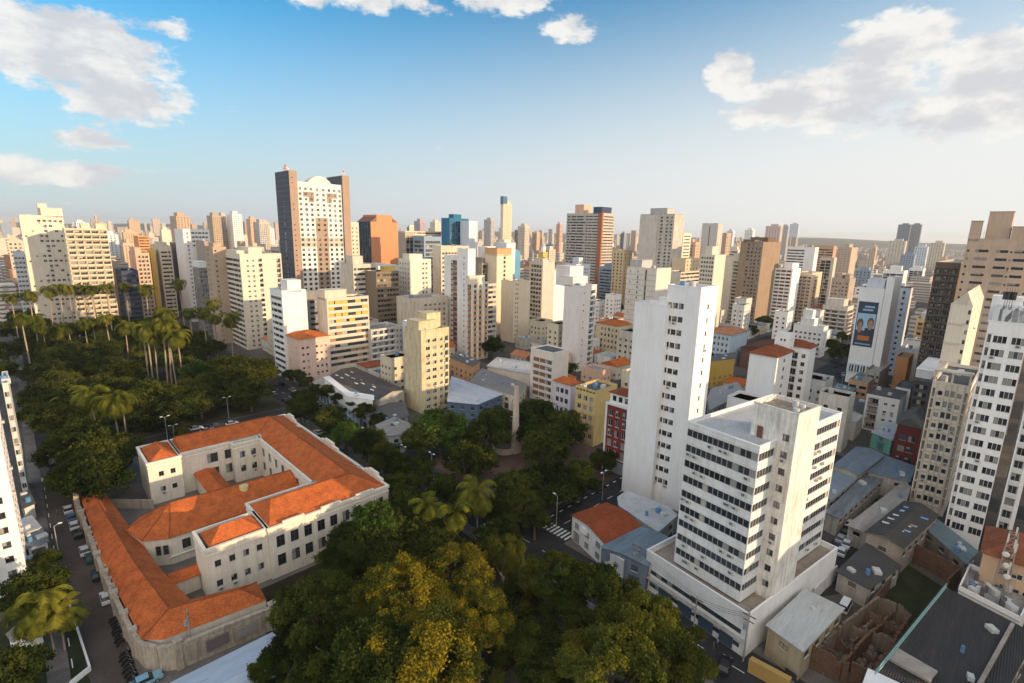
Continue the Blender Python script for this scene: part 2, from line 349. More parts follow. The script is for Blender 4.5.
def wall_face(b, org, u, length, h, zones, fh, gf, z0, mats, near):
    """adds one face of wall with real openings to b, returns the openings"""
    nx, ny = u[1], -u[0]
    def P(a, v, dep=0.0): return (org[0]+u[0]*a-nx*dep, org[1]+u[1]*a-ny*dep, z0+v)
    allop = []
    zones = sorted(zones); zz = []; c = 0.0
    for z in zones:
        if z[0] > c+1e-4: zz.append((c, z[0], 'blank', {}))
        zz.append(z); c = z[1]
    if c < 1-1e-4: zz.append((c, 1.0, 'blank', {}))
    for z in zz:
        ops = openings(length, h, z, fh, gf); U0, U1 = z[0]*length, z[1]*length
        wm = z[3].get('m_idx', 0); cm = z[3].get('cellmat'); n = z[3].get('n', 1)
        us = sorted({round(a, 4) for o in ops for a in o[:2]} | {round(U0, 4), round(U1, 4)}); vs = sorted({round(a, 4) for o in ops for a in o[2:4]} | {0.0, round(h, 4)})
        if cm:
            us = sorted(set(us) | {round(U0+(U1-U0)*i/n, 4) for i in range(n+1)}); vs = sorted(set(vs) | {round(gf+fh*i, 4) for i in range(int((h-gf)/fh)+1)})
        hole = set()
        for o in ops:
            for i in range(len(us)-1):
                if us[i] >= o[0]-1e-3 and us[i+1] <= o[1]+1e-3:
                    for j in range(len(vs)-1):
                        if vs[j] >= o[2]-1e-3 and vs[j+1] <= o[3]+1e-3: hole.add((i, j))
        if cm:
            for i in range(len(us)-1):
                for j in range(len(vs)-1):
                    if (i, j) in hole: continue
                    cc = int(((us[i]+us[i+1])/2-U0)/(U1-U0)*n); rr = int(((vs[j]+vs[j+1])/2-gf)/fh)
                    q = cm(cc, rr, int((h-gf-.5)/fh)); b.quad(P(us[i], vs[j]), P(us[i+1], vs[j]), P(us[i+1], vs[j+1]), P(us[i], vs[j+1]), m=wm if q is None else q)
        else:                                           # merge cells along u where possible
            for j in range(len(vs)-1):
                i = 0
                while i < len(us)-1:
                    if (i, j) in hole: i += 1; continue
                    k = i
                    while k < len(us)-1 and (k, j) not in hole: k += 1
                    b.quad(P(us[i], vs[j]), P(us[k], vs[j]), P(us[k], vs[j+1]), P(us[i], vs[j+1]), m=wm); i = k
        for o in ops:
            dep = (1.1 if o[4] == 'log' else .22) if near else .3
            a0, a1, v0, v1 = o[:4]
            b.quad(P(a0, v0), P(a0, v1), P(a0, v1, dep), P(a0, v0, dep), m=wm); b.quad(P(a1, v1), P(a1, v0), P(a1, v0, dep), P(a1, v1, dep), m=wm)
            b.quad(P(a0, v0), P(a0, v0, dep), P(a1, v0, dep), P(a1, v0), m=wm); b.quad(P(a0, v1, dep), P(a0, v1), P(a1, v1), P(a1, v1, dep), m=wm)
            if near and o[4] == 'log': b.quad(P(a0, v0, dep), P(a1, v0, dep), P(a1, v1, dep), P(a0, v1, dep), m=wm)
        allop += ops
    return allop
NWIN = [0]; LN = random.Random(5)
def block(root, x0, y0, w, d, z0, h, wall, faces=None, fh=3.0, gf=0.6, near=True, roof='flat', roofmat=None, parapet=None, mats2=(), balc=None, fronts=None, style=None, pt=.3, hipz=2.2, cap=100, state=None, lines=True):
    """one rectangular volume with its walls, openings, windows and roof as parts of root; x along the right face, y along the left face"""
    faces = faces or {}; st_ = state if state is not None else {'n': 0}
    b = MB(); mats = [wall]+list(mats2); pend = []
    for f in 'RLBE':
        org, u, ln = face_frame(f, w, d); org = (org[0]+x0, org[1]+y0)
        zs = faces.get(f, [])
        if zs: pend.append((f, org, u, wall_face(b, org, u, ln, h, zs, fh, gf, z0, mats, near)))
        else:
            b.quad((*org, z0), (org[0]+u[0]*ln, org[1]+u[1]*ln, z0), (org[0]+u[0]*ln, org[1]+u[1]*ln, z0+h), (*org, z0+h))
    if near and faces and LN.random() < .6 and h > 12 and lines:
        for f, org, u, ops in pend:
            ln = face_frame(f, w, d)[2]; nx, ny = u[1], -u[0]
            for r in range(1, int((h-gf)/fh)+1):
                v = z0+gf+r*fh-.06
                if v > z0+h-.5: break
                def P(a, dv, o): return (org[0]+u[0]*a+nx*o, org[1]+u[1]*a+ny*o, v+dv)
                b.quad(P(.05, 0, .05), P(ln-.05, 0, .05), P(ln-.05, .14, .05), P(.05, .14, .05), m=0); b.quad(P(.05, .14, .05), P(ln-.05, .14, .05), P(ln-.05, .14, 0), P(.05, .14, 0)); b.quad(P(.05, 0, 0), P(ln-.05, 0, 0), P(ln-.05, 0, .05), P(.05, 0, .05))
    b.build('wall', mats, root)
    nop = sum(len(p[3]) for p in pend)
    if nop and not near:
        c = MB(); c.box(x0+.28, x0+w-.28, y0+.28, y0+d-.28, z0+.1, z0+h-.75); c.build('interior', core_mat(), root)
    if near:
        extra = MB(); many = sorted([(o, f, org, u) for (f, org, u, ops) in pend for o in ops], key=lambda q: -q[0][3])
        for (o, f, org, u) in many:
            a0, a1, v0, v1, kind, r, c = o; uc = (a0+a1)/2; rot = FACES[f][0]; nx, ny = u[1], -u[0]
            dep = 0.0; ww, hh, vv = a1-a0, v1-v0, v0
            if kind == 'log':
                dep = .92; ww, hh = (a1-a0)*.8, (v1-v0)*.82
            sty = {'win': 'win', 'log': 'slide', 'band': 'band', 'ribbon': 'ribbon', 'tall': 'tall', 'dark': 'dark'}.get(kind, 'win')
            var = random.choice([0, 0, 1, 2, 0, 3, 1, 4, 5, 4]) if sty not in ('band', 'tall', 'ribbon') else random.choice([0, 1])
            px, py = org[0]+u[0]*uc-nx*dep, org[1]+u[1]*uc-ny*dep
            me = win_mesh(ww, hh, sty, var)
            if st_['n'] < cap:
                link('window', me, root, (px, py, z0+vv+.005), rot); st_['n'] += 1; NWIN[0] += 1
                if kind in ('win', 'dark') and LN.random() < .09 and st_.setdefault('ac', 0) < 12:
                    st_['ac'] += 1; link('air_conditioner', AC0, root, (org[0]+u[0]*(uc+.1), org[1]+u[1]*(uc+.1), z0+vv-.62), rot)
            else:
                ca, sa = math.cos(rot), math.sin(rot); k = len(extra.v)
                vs = [v.co for v in me.vertices]; extra.v += [(px+v[0]*ca-v[1]*sa, py+v[0]*sa+v[1]*ca, z0+vv+.005+v[2]) for v in vs]
                for p in me.polygons: extra.f.append(tuple(k+i for i in p.vertices)); extra.m.append(min(p.material_index, 1))
            if kind == 'log' and balc:
                hb = balc.get('h', 1.0); pj = balc.get('out', .5)
                key = ('b', round(a1-a0, 1), hb, pj, balc['m'].name)
                if key not in WIN:
                    q = MB(); ww2 = round(a1-a0, 1); q.box(-ww2/2, ww2/2, -pj, -pj+.12, 0, hb); q.box(-ww2/2, -ww2/2+.12, -pj+.12, .1, 0, hb); q.box(ww2/2-.12, ww2/2, -pj+.12, .1, 0, hb); q.box(-ww2/2+.12, ww2/2-.12, -pj+.12, .1, 0, .12)
                    WIN[key] = q.mesh('balcony', balc['m'])
                if st_.setdefault('b', 0) < 100: link('balcony', WIN[key], root, (org[0]+u[0]*uc, org[1]+u[1]*uc, z0+v0-.1), rot); st_['b'] += 1
        if extra.f: tag(extra.build('windows', [DARK_F, GL[0]], root), kind='stuff')
    rm = roofmat or ROOFC
    if roof == 'flat':
        ph = .75 if parapet is None else parapet[0]; pm = wall if parapet is None else parapet[1]
        q = MB(); q.box(x0+pt, x0+w-pt, y0+pt, y0+d-pt, z0+h-ph-.25, z0+h-ph, bottom=False); rfo = q.build('roof', rm, root)
        q = MB(); e = .06; X0, X1, Y0, Y1 = x0-e, x0+w+e, y0-e, y0+d+e; zt, zb = z0+h+.14, z0+h-.10
        for (a, bb, c, dd) in ((X0, X1, Y0, Y0+pt), (X0, X1, Y1-pt, Y1), (X0, X0+pt, Y0+pt, Y1-pt), (X1-pt, X1, Y0+pt, Y1-pt)): q.box(a, bb, c, dd, zb, zt)
        for (p0, p1) in (((x0+pt, y0+pt), (x0+w-pt, y0+pt)), ((x0+w-pt, y0+pt), (x0+w-pt, y0+d-pt)), ((x0+w-pt, y0+d-pt), (x0+pt, y0+d-pt)), ((x0+pt, y0+d-pt), (x0+pt, y0+pt))):
            q.quad((*p1, z0+h-ph), (*p0, z0+h-ph), (*p0, zb), (*p1, zb))
        q.build('parapet', pm, rfo)
    elif roof in ('hip', 'gable'):
        hip(root, x0, y0, w, d, z0+h, hipz, rm, gable=(roof == 'gable'), wallm=wall)
    return st_
def hip(root, x0, y0, w, d, z, rise, rm, ov=.5, gable=False, wallm=None, name='roof'):
    X0, X1, Y0, Y1 = x0-ov, x0+w+ov, y0-ov, y0+d+ov; q = MB(); z -= .02
    if w >= d:
        k = 0 if gable else (Y1-Y0)/2*.9; r0, r1 = (X0+k, (Y0+Y1)/2, z+rise), (X1-k, (Y0+Y1)/2, z+rise)
    else:
        k = 0 if gable else (X1-X0)/2*.9; r0, r1 = ((X0+X1)/2, Y0+k, z+rise), ((X0+X1)/2, Y1-k, z+rise)
    a, b, c, e = (X0, Y0, z), (X1, Y0, z), (X1, Y1, z), (X0, Y1, z)
    if w >= d: q.quad(a, b, r1, r0); q.quad(c, e, r0, r1); q.quad(b, c, r1); q.quad(e, a, r0)
    else: q.quad(b, c, r1, r0); q.quad(e, a, r0, r1); q.quad(a, b, r0); q.quad(c, e, r1)
    dz = .16
    for p, s_ in ((a, b), (b, c), (c, e), (e, a)): q.quad((p[0], p[1], p[2]-dz), (s_[0], s_[1], s_[2]-dz), s_, p)
    q.quad(*[(p[0], p[1], p[2]-dz) for p in (e, c, b, a)])
    return q.build(name, rm, root)
ROOFC = paint((.30, .285, .265), .5, .95, .5, False); ROOFD = paint((.12, .115, .11), .5, .95, .5, False); ROOFL = paint((.50, .49, .48), .35, .9, .4, False)
TILE = tile((.54, .145, .036)); TILED = tile((.30, .085, .035)); TILEP = tile((.52, .22, .11))
OCC = []          # occupied rectangles in the street grid (s0,s1,t0,t1)
REFS = []         # (pixel x, pixel y, short name) of things one can find, for labels
def frame(N, base, xl, xr, Wd=None, Dd=None, z0=0.0):
    x, y, h = foot(N[0], N[1], base, z0)
    w = Wd or (extent(x, y, h, AX, xr) if xr is not None else 12.0); d = Dd or (extent(x, y, h, AY, xl) if xl is not None else 12.0)
    return x, y, h, w, d
LOG = []; RB = random.Random(77)
def bld(name, label, cat, N, base, xl, xr, wall, faces=None, ph=(), tanks=0, group=None, Wd=None, Dd=None, ref=None, cull=True, **k):
    x, y, h, w, d = frame(N, base, xl, xr, Wd, Dd)
    root = thing(name, label, cat, (x, y, 0), GA, group); root['w'] = w; root['d'] = d; root['h'] = h
    LOG.append((label[:40], round(h), round(w), round(d), round(y)))
    s_, t_ = st(x, y); OCC.append((s_-1, s_+w+1, t_-1, t_+d+1))
    if ref: REFS.append((N[0], N[1], ref))
    stt = {'n': 0}
    block(root, 0, 0, w, d, 0, h, wall, faces, state=stt, **k)
    for p in ph:
        fx0, fx1, fy0, fy1, hh = p[:5]; q = MB(); X0, X1, Y0, Y1 = w*fx0, w*fx1, d*fy0, d*fy1
        pm = p[5] if len(p) > 5 else wall
        q.box(X0, X1, Y0, Y1, h-.9, h+hh); q.box(X0-.15, X1+.15, Y0-.15, Y1+.15, h+hh, h+hh+.2); q.build('lift_housing', pm, roof_of(root))
    if k.get('roof', 'flat') == 'flat': roof_bits(root, w, d, h, tanks+RB.choice([0, 1, 2, 3]))
    return root
TANKB = plain((.10, .22, .38), .5); TANKW = plain((.5, .5, .48), .7)
def roof_of(root):
    c = [o for o in root.children if o.name.split('.')[0] == 'roof']; return c[0] if c else root
def roof_bits(root, w, d, h, n):
    root = roof_of(root)
    for i in range(n):
        q = MB(); x, y = w*random.uniform(.15, .85), d*random.uniform(.15, .85); k = random.random()
        if k < .45: q.cyl(0, 0, h-.8, h+.9, .9, .75, 12); q.build('water_tank', random.choice([TANKB, TANKW]), root, (x, y, 0))
        elif k < .8: q.box(-.8, .8, -.6, .6, h-.8, h+.5); q.build('vent_box', TANKW, root, (x, y, 0))
        else: q.cyl(0, 0, h-.8, h+3.2, .05, .03, 5); q.cyl(0, 0, h+2.2, h+2.26, .6, .6, 6); q.build('antenna', ALU_F, root, (x, y, 0))
def loc_in(root, N, base, z0=0.0):
    """local coordinates (x along right face, y along left face) of a roof corner pixel, and its height"""
    x, y, h = foot(N[0], N[1], base, z0); dx, dy = x-root.location[0], y-root.location[1]
    return dx*AX[0]+dy*AX[1], dx*AY[0]+dy*AY[1], h
def poly_bld(name, label, cat, pts, z, roofm, wallm, gable=0.0, over=.3, group=None, zs=None, base=0.0, parts=None):
    """low building whose roof outline is seen from above; roof corners at height z"""
    P = [at(p[0], p[1], (zs[i] if zs else z)) for i, p in enumerate(pts)]
    area = sum(P[i][0]*P[(i+1) % len(P)][1]-P[(i+1) % len(P)][0]*P[i][1] for i in range(len(P)))
    if area < 0: P = P[::-1]
    c = sum(P)/len(P); root = thing(name, label, cat, (c[0], c[1], 0), GA, group)
    loc = [((p[0]-c[0])*AX[0]+(p[1]-c[1])*AX[1], (p[0]-c[0])*AY[0]+(p[1]-c[1])*AY[1]) for p in P]
    Z = [p[2] for p in P]
    ss = [st(p[0], p[1]) for p in P]; OCC.append((min(q[0] for q in ss)-.5, max(q[0] for q in ss)+.5, min(q[1] for q in ss)-.5, max(q[1] for q in ss)+.5))
    q = MB(); n = len(loc); inn = [(x*.985, y*.985) for x, y in loc]
    q.prism(inn, base, [zz-.12 for zz in Z]); q.build('wall', wallm, root)
    r = MB()
    ov = [(x+(over if x > 0 else -over), y+(over if y > 0 else -over)) for x, y in loc]
    if gable and n == 4:
        # ridge along the longer side
        l01 = math.dist(ov[0], ov[1]); l12 = math.dist(ov[1], ov[2]); o = 0 if l01 < l12 else 1
        a, b, cc, e = [ov[(i+o) % 4] for i in range(4)]; za, zb, zc, ze = [Z[(i+o) % 4] for i in range(4)]
        m0 = ((a[0]+b[0])/2, (a[1]+b[1])/2, (za+zb)/2+gable); m1 = ((cc[0]+e[0])/2, (cc[1]+e[1])/2, (zc+ze)/2+gable)
        r.quad((*b, zb), (*cc, zc), m1, m0); r.quad((*e, ze), (*a, za), m0, m1)
        r.quad((*b, zb-.15), (*cc, zc-.15), (*cc, zc), (*b, zb)); r.quad((*e, ze-.15), (*a, za-.15), (*a, za), (*e, ze))
        g = MB(); g.quad((*inn[(0+o) % 4], za-.12), (*inn[(1+o) % 4], zb-.12), (m0[0]*.985, m0[1]*.985, m0[2]-.1)); g.quad((*inn[(2+o) % 4], zc-.12), (*inn[(3+o) % 4], ze-.12), (m1[0]*.985, m1[1]*.985, m1[2]-.1)); g.build('gable', wallm, root)
    else: r.prism(ov, [zz-.15 for zz in Z], Z, bottom=True)
    r.build('roof', roofm, root)
    root['loc'] = [c_ for p in loc for c_ in p]
    if not gable and n >= 4:
        ru = random.Random(len(name)*7+int(c[0]*10)); ro_ = roof_of(root)
        for k in range(ru.choice([1, 2, 3, 5])):
            a_, b_ = ru.uniform(.15, .85), ru.uniform(.15, .85); p = [(1-a_)*(1-b_)*loc[0][m_]+a_*(1-b_)*loc[1][m_]+a_*b_*loc[2][m_]+(1-a_)*b_*loc[3 % n][m_] for m_ in (0, 1)]
            zz = min(Z)-.1; sz = ru.uniform(.25, .7); g = MB()
            if k % 3 == 1: g.cyl(0, 0, zz, zz+1.2, sz, sz*.85, 10); g.build('water_tank', TANKB, ro_, (p[0], p[1], 0))
            else: g.box(-sz*1.4, sz*1.4, -sz, sz, zz, zz+ru.uniform(.4, 1.0)); g.build('vent_box', TANKW, ro_, (p[0], p[1], 0), ru.uniform(0, 1.5))
    if cat in ('house', 'shop', 'shop row', 'hall', 'shed', 'gatehouse'):
        for i in range(n):
            a, b = inn[i], inn[(i+1) % n]; ln = math.dist(a, b)
            nx, ny = (b[1]-a[1])/ln, -(b[0]-a[0])/ln
            wx, wy = nx*AX[0]+ny*AY[0], nx*AX[1]+ny*AY[1]
            if wx*(-c[0])+wy*(-c[1]) < 0 or ln < 3: continue
            k = max(1, int(ln/3.6)); rot = math.atan2(b[1]-a[1], b[0]-a[0])
            for j in range(k):
                f = (j+.5)/k; door = cat.startswith('shop') or (j == 0 and cat != 'hall'); hz_ = 2.4 if door else 1.2
                ox, oy = a[0]+(b[0]-a[0])*f+nx*.16, a[1]+(b[1]-a[1])*f+ny*.16
                if cat.startswith('shop') and j % 2 == 0:
                    g = MB(); g.box(-1.4, 1.4, -.12, .05, 0, .7); g.build('sign', plain(RB.choice([(.10, .22, .45), (.45, .08, .06), (.55, .42, .08), (.5, .5, .5), (.06, .25, .18)]), .5), root, (ox, oy, 2.75), rot)
                if cat == 'shed': link('window', win_mesh(1.4, .9, 'dark', 0), root, (ox, oy, min(Z)*.62), rot)
                else:
                    link('door' if door else 'window', win_mesh(2.2 if door else 1.4, hz_, 'dark', 0), root, (ox, oy, .15 if door else 1.1), rot)
                    if min(Z) > 5.4: link('window', win_mesh(1.4, 1.2, 'dark', 0), root, (ox, oy, 3.7), rot)
    return root, loc, Z
# ------------------------------------------------------------------ ground, streets
M_GROUND = ground_mat('city_ground', (.05, .045, .04), (.12, .108, .094), .06, 1.2)
M_ASPH = ground_mat('asphalt', (.024, .025, .028), (.046, .045, .046), .12, 3.0)
M_ASPHB = ground_mat('worn_asphalt', (.062, .049, .042), (.105, .084, .072), .12, 3.0)
M_SIDE = ground_mat('sidewalk_concrete', (.10, .085, .075), (.18, .16, .145), .3, 3.0)
M_PLAZA = ground_mat('plaza_paving', (.10, .06, .045), (.17, .11, .085), .2, 3.0)
M_GRASS = ground_mat('grass', (.016, .022, .008), (.036, .043, .016), .25, 4.0)
M_SOIL = ground_mat('leaf_litter', (.03, .03, .015), (.07, .06, .03), .2, 3.0)
M_LINE = plain((.72, .72, .70), .7, name='road_paint')
def st_sheet(name, s0, s1, t0, t1, z, mat, kind='structure', thick=0.0):
    q = MB(); P = [xy(s0, t0), xy(s1, t0), xy(s1, t1), xy(s0, t1)]
    if thick: q.prism(P, z-thick, z)
    else: q.quad(*[(*p, z) for p in P])
    return tag(q.build(name, mat), kind=kind)
q = MB(); n = 48; R0 = 14000
q.quad(*[(R0*math.cos(2*math.pi*i/n), R0*math.sin(2*math.pi*i/n), 0) for i in range(n)])
tag(q.build('ground', M_GROUND), kind='structure')
def strip(name, pts, wd, z, mat, kind='structure', thick=0):
    """ribbon along (s,t) points"""
    q = MB(); L_, R_ = [], []
    for i, p in enumerate(pts):
        a = np.array(pts[max(i-1, 0)]); b = np.array(pts[min(i+1, len(pts)-1)]); dd = (b-a)/np.linalg.norm(b-a); nn = np.array([-dd[1], dd[0]])
        L_.append(np.array(p)+nn*wd/2); R_.append(np.array(p)-nn*wd/2)
    for i in range(len(pts)-1):
        A, B, C_, D_ = [xy(*p) for p in (R_[i], R_[i+1], L_[i+1], L_[i])]
        if thick: q.prism([A, B, C_, D_], z-thick, z)
        else: q.quad((*A, z), (*B, z), (*C_, z), (*D_, z))
    return tag(q.build(name, mat), kind=kind)
NOGO = [(-6, 12, -20, 470), (70, 88, -60, 700), (-10, 75, 162, 205), (70, 800, 64, 80), (80, 600, 122, 136), (8, 74, 200, 430), (86, 134, 78, 124), (-60, -3, 50, 150), (178, 192, -60, 600), (300, 316, 60, 600), (88, 178, 236, 250), (180, 600, 200, 212)]
# streets of the visible grid
st_sheet('road_west', -1.5, 6.2, 20, 200, .012, M_ASPHB)
st_sheet('road_west_far', -1.5, 6.2, 200, 470, .012, M_ASPH)
st_sheet('avenue', 72.5, 83.5, -60, 640, .012, M_ASPH)
st_sheet('road_park', 6.2, 72.5, 187, 200, .016, M_ASPH)
st_sheet('road_plaza_south', 83.5, 420, 66.5, 77, .016, M_ASPH)
st_sheet('road_plaza_north', 83.5, 420, 124, 133, .016, M_ASPH)
st_sheet('road_north', 83.5, 420, 238, 248, .016, M_ASPH)
strip('road_east', [(240, 40), (292, 56.3), (375, 81.7), (463, 110), (560, 150)], 11, .024, M_ASPH)
st_sheet('road_far', 180, 190, -60, 600, .020, M_ASPH)
st_sheet('sidewalk_west', -4.2, -1.5, 20, 470, .13, M_SIDE, thick=.12)
st_sheet('sidewalk_school', 6.2, 8.2, 82, 186, .13, M_SIDE, thick=.12)
st_sheet('sidewalk_avenue', 69.5, 72.5, -60, 186, .13, M_SIDE, thick=.12)
st_sheet('sidewalk_office', 83.5, 87.0, -60, 66.4, .13, M_SIDE, thick=.12)
st_sheet('plaza', 84.5, 133, 78.2, 123, .12, M_PLAZA, thick=.1)
st_sheet('park_ground', 7.5, 72, 201.5, 430, .11, M_SOIL, thick=.1)
st_sheet('school_yard', 7.6, 69, 84, 186, .10, ground_mat('yard_concrete', (.10, .09, .08), (.18, .165, .15), .2), thick=.09)
st_sheet('garden_soil', 24, 69, 50, 97, .16, ground_mat('garden_earth', (.012, .013, .006), (.035, .032, .016), .2, 3.0), thick=.1)
def crosswalk(s, t, ln, wd, along_s, n=7):
    q = MB()
    for i in range(n):
        a = (i-(n-1)/2)*ln/n
        if along_s: c = [(s+a-.28, t-wd/2), (s+a+.28, t-wd/2), (s+a+.28, t+wd/2), (s+a-.28, t+wd/2)]
        else: c = [(s-wd/2, t+a-.28), (s+wd/2, t+a-.28), (s+wd/2, t+a+.28), (s-wd/2, t+a+.28)]
        q.quad(*[(*xy(*p), .034) for p in c])
    tag(q.build('road_marking', M_LINE), kind='structure')
crosswalk(78, 121.5, 11, 3.5, True, 9); crosswalk(78, 83.5, 11, 3.2, True, 10); crosswalk(86.5, 71.7, 10, 3.4, False, 9); crosswalk(2.3, 204, 8, 3.2, True, 8); crosswalk(2.3, 184, 8, 3.2, True, 8)
crosswalk(2.3, 85, 8, 3, True, 6); crosswalk(375, 82, 10, 4, True, 8)
q = MB()
for t_ in np.arange(20, 184, 6.0): q.quad(*[(*xy(*p), .034) for p in ((-1.2, t_), (-1.05, t_), (-1.05, t_+2.5), (-1.2, t_+2.5))])
for s_ in np.arange(90, 180, 3.4): q.quad(*[(*xy(*p), .034) for p in ((s_, 75.9), (s_+1.3, 75.9), (s_+1.3, 76.3), (s_, 76.3))])
for s_ in np.arange(90, 180, 6): q.quad(*[(*xy(*p), .034) for p in ((s_, 71.6), (s_+2.5, 71.6), (s_+2.5, 71.75), (s_, 71.75))])
for t_ in np.arange(-40, 300, 7): q.quad(*[(*xy(*p), .034) for p in ((77.9, t_), (78.05, t_), (78.05, t_+3), (77.9, t_+3))])
tag(q.build('lane_marking', M_LINE), kind='structure')
# far hills
q = MB(); n = 120; prev = None; rh = random.Random(3)
ph = [rh.uniform(0, 6.28) for _ in range(6)]
def hz(a): return 75 + 28*math.sin(5*a+ph[0]) + 22*math.sin(11*a+ph[1]) + 12*math.sin(23*a+ph[2])
for i in range(n+1):
    a = rad(20+140*i/n); row = []
    for r_, k in ((7000, 0), (8200, .75), (9400, 1.0), (11500, .2)): row.append((r_*math.cos(a), r_*math.sin(a), -1+hz(a)*k))
    if prev:
        for j in range(3): q.quad(row[j], prev[j], prev[j+1], row[j+1])
    prev = row
tag(q.build('hills', ground_mat('hill_green', (.035, .05, .025), (.10, .10, .06), .004, .02)), kind='structure')
# ------------------------------------------------------------------ colours
cream = paint((.69, .61, .50)); creamD = paint((.61, .54, .44), .35); white = paint((.78, .76, .73), .14); whiteD = paint((.68, .66, .62), .45, scale=.5); beige = paint((.58, .48, .38)); tan = paint((.44, .34, .25))
peach = paint((.66, .42, .30)); pink = paint((.66, .47, .38)); grey = paint((.47, .46, .45), .35); greyD = paint((.26, .25, .24), .4); brown = paint((.17, .12, .09), .35); yellow = paint((.66, .46, .13)); ochre = paint((.52, .35, .08)); orange = paint((.70, .30, .12), .15)
bluew = paint((.62, .66, .72), .25); blueD = paint((.05, .07, .12)); teal = paint((.03, .16, .28), .2); glassb = paint((.20, .30, .42), .2, .3); lilac = paint((.60, .55, .60)); rust = paint((.36, .15, .08)); red = paint((.30, .04, .03)); white2 = paint((.80, .785, .77), .08)
CONC = paint((.40, .37, .33), .45, scale=.5); BRK = paint((.15, .085, .055), .5, scale=1.2, streak=False)
G = lambda n, w=1.3, h=1.3, f0=.03, f1=.97, **k: (f0, f1, 'grid', dict(n=n, w=w, h=h, **k))
Bd = lambda f0=0.0, f1=1.0, **k: (f0, f1, 'band', k)
Lg = lambda n, f0=.03, f1=.97, **k: (f0, f1, 'log', dict(n=n, **k))
BALW = plain((.62, .60, .57), .8); BALC = plain((.57, .51, .43), .8); BALR = plain((.33, .10, .05), .7)
# ------------------------------------------------------------------ the white blank-sided tower and the office block (foreground)
r = bld('apartment_tower', 'tall plain white tower with a wide blank side wall, right of the plaza', 'apartment tower', (701.5, 288), 512, 668, 718.6, white2,
        dict(L=[(.02, .55, 'grid', dict(n=3, w=1.3, h=1.35, style='dark', sill=.9)), (.02, .02, 'blank', {})], R=[(.25, .75, 'grid', dict(n=1, w=.8, h=1.2, style='dark'))]), fh=3.35, gf=5, ref='the tall plain white tower', roofmat=ROOFD)
x_, y_, h_ = loc_in(r, (667, 306), 503); X2, Y2, H2 = x_, y_, h_
xx, yy, hh_ = foot(667, 306, 503); dW = extent(xx, yy, hh_, AY, 635)
block(r, X2, Y2, max(6.0, r['w']*.75), dW, 0, H2, white2, dict(R=[(.05, .95, 'grid', dict(n=2, w=.75, h=1.2, style='dark'))]), fh=3.35, gf=5, roofmat=ROOFL)
q = MB(); q.box(X2+.5, X2+2.5, Y2+.6, Y2+2.6, H2-.8, H2+2); q.build('lift_housing', white2, r)
poly_bld('podium_shop', 'low podium with grey flat roof at the foot of the tall white tower', 'shop', [(619, 497), (627, 491), (668, 507), (676, 515), (658, 531), (620, 505)], 6.5, ROOFL, CONC)
# office block: podium + body + core
OGA = rad(36.0); OX = np.array([math.cos(OGA), math.sin(OGA)]); OY = np.array([-math.sin(OGA), math.cos(OGA)])
off = thing('office_building', 'white office block with dark ribbon windows and a stained lift core', 'office block', (0, 0, 0), OGA)
xp, yp, hp = foot(749.5, 615, 658); off.location = (xp, yp, 0)
wp = extent(xp, yp, hp, OX, 838); dp = extent(xp, yp, hp, OY, 647)
s_, t_ = st(xp, yp); OCC.append((s_, s_+wp, t_, t_+dp))
PODIUM = white
block(off, 0, 0, wp, dp, 0, hp, PODIUM, dict(L=[(.04, .97, 'band', dict(sill=.5, h=1.0)), ]), fh=2.75, gf=.6, roofmat=paint((.33, .27, .22), .4), parapet=(1.0, white2), pt=.35)
def ray_plane(root, px, py, ly):
    d = ray(px, py); k = (ly+root.location[0]*OY[0]+root.location[1]*OY[1])/(d[0]*OY[0]+d[1]*OY[1]); p = d*k; return p[0], p[1], p[2]+CAMH
xb, yb, hb = foot(761, 447, 602, hp); ob = ((xb-xp)*OX[0]+(yb-yp)*OX[1], (xb-xp)*OY[0]+(yb-yp)*OY[1])
dl = max(0.0, 3.0-ob[1]); ob = (ob[0]+dl, ob[1]+dl); xb, yb = xp+ob[0]*OX[0]+ob[1]*OY[0], yp+ob[0]*OX[1]+ob[1]*OY[1]
for _ in range(60):
    e_ = 760-proj(xb, yb, hb)[0]; ob = (ob[0]+e_*.06, ob[1]); xb, yb = xp+ob[0]*OX[0]+ob[1]*OY[0], yp+ob[0]*OX[1]+ob[1]*OY[1]; hb += (proj(xb, yb, hb)[1]-447)*.1
wb = min(extent(xb, yb, hb, OX, 842), wp-ob[0]+1.5); db = min(extent(xb, yb, hb, OY, 687.6), dp-ob[1]-.3)
nfl = 9; fh_ = (hb-hp-1.0)/nfl
ow = paint((.72, .71, .69), .2)
xc, yc, hc = ray_plane(off, 799, 415, .02); cx0 = (xc-xp)*OX[0]+(yc-yp)*OX[1]; corew = extent(xc, yc, hc, OX, 821); cs = cx0-ob[0]; 
stt = {'n': 0}
block(off, ob[0], ob[1], wb, db, hp-.6, hb-hp+.6, ow, dict(L=[(0, 1, 'band', dict(sill=1.15, h=1.45, style='ribbon', m=.15))], R=[(0, cs/wb, 'band', dict(sill=1.15, h=1.45, style='ribbon', m=.15)), ((cs+corew)/wb, 1, 'band', dict(sill=1.15, h=1.45, style='ribbon', m=.3))]), fh=fh_, gf=.75, roofmat=ROOFL, parapet=(.5, white2), state=stt)
ch = hc
STAIN = paint((.78, .73, .66), .5, scale=.7)
cy0 = .02; cd = ob[1]+4.6-cy0
block(off, ob[0]+cs, cy0, corew, cd, 0.02, ch, STAIN, dict(L=[(.64, .96, 'grid', dict(n=1, w=1.1, h=1.2, style='dark', rows=lambda r, n: r < 11))]), fh=fh_, gf=hp+.3, roofmat=paint((.34, .27, .20), .5, scale=1.0), parapet=(.6, STAIN))
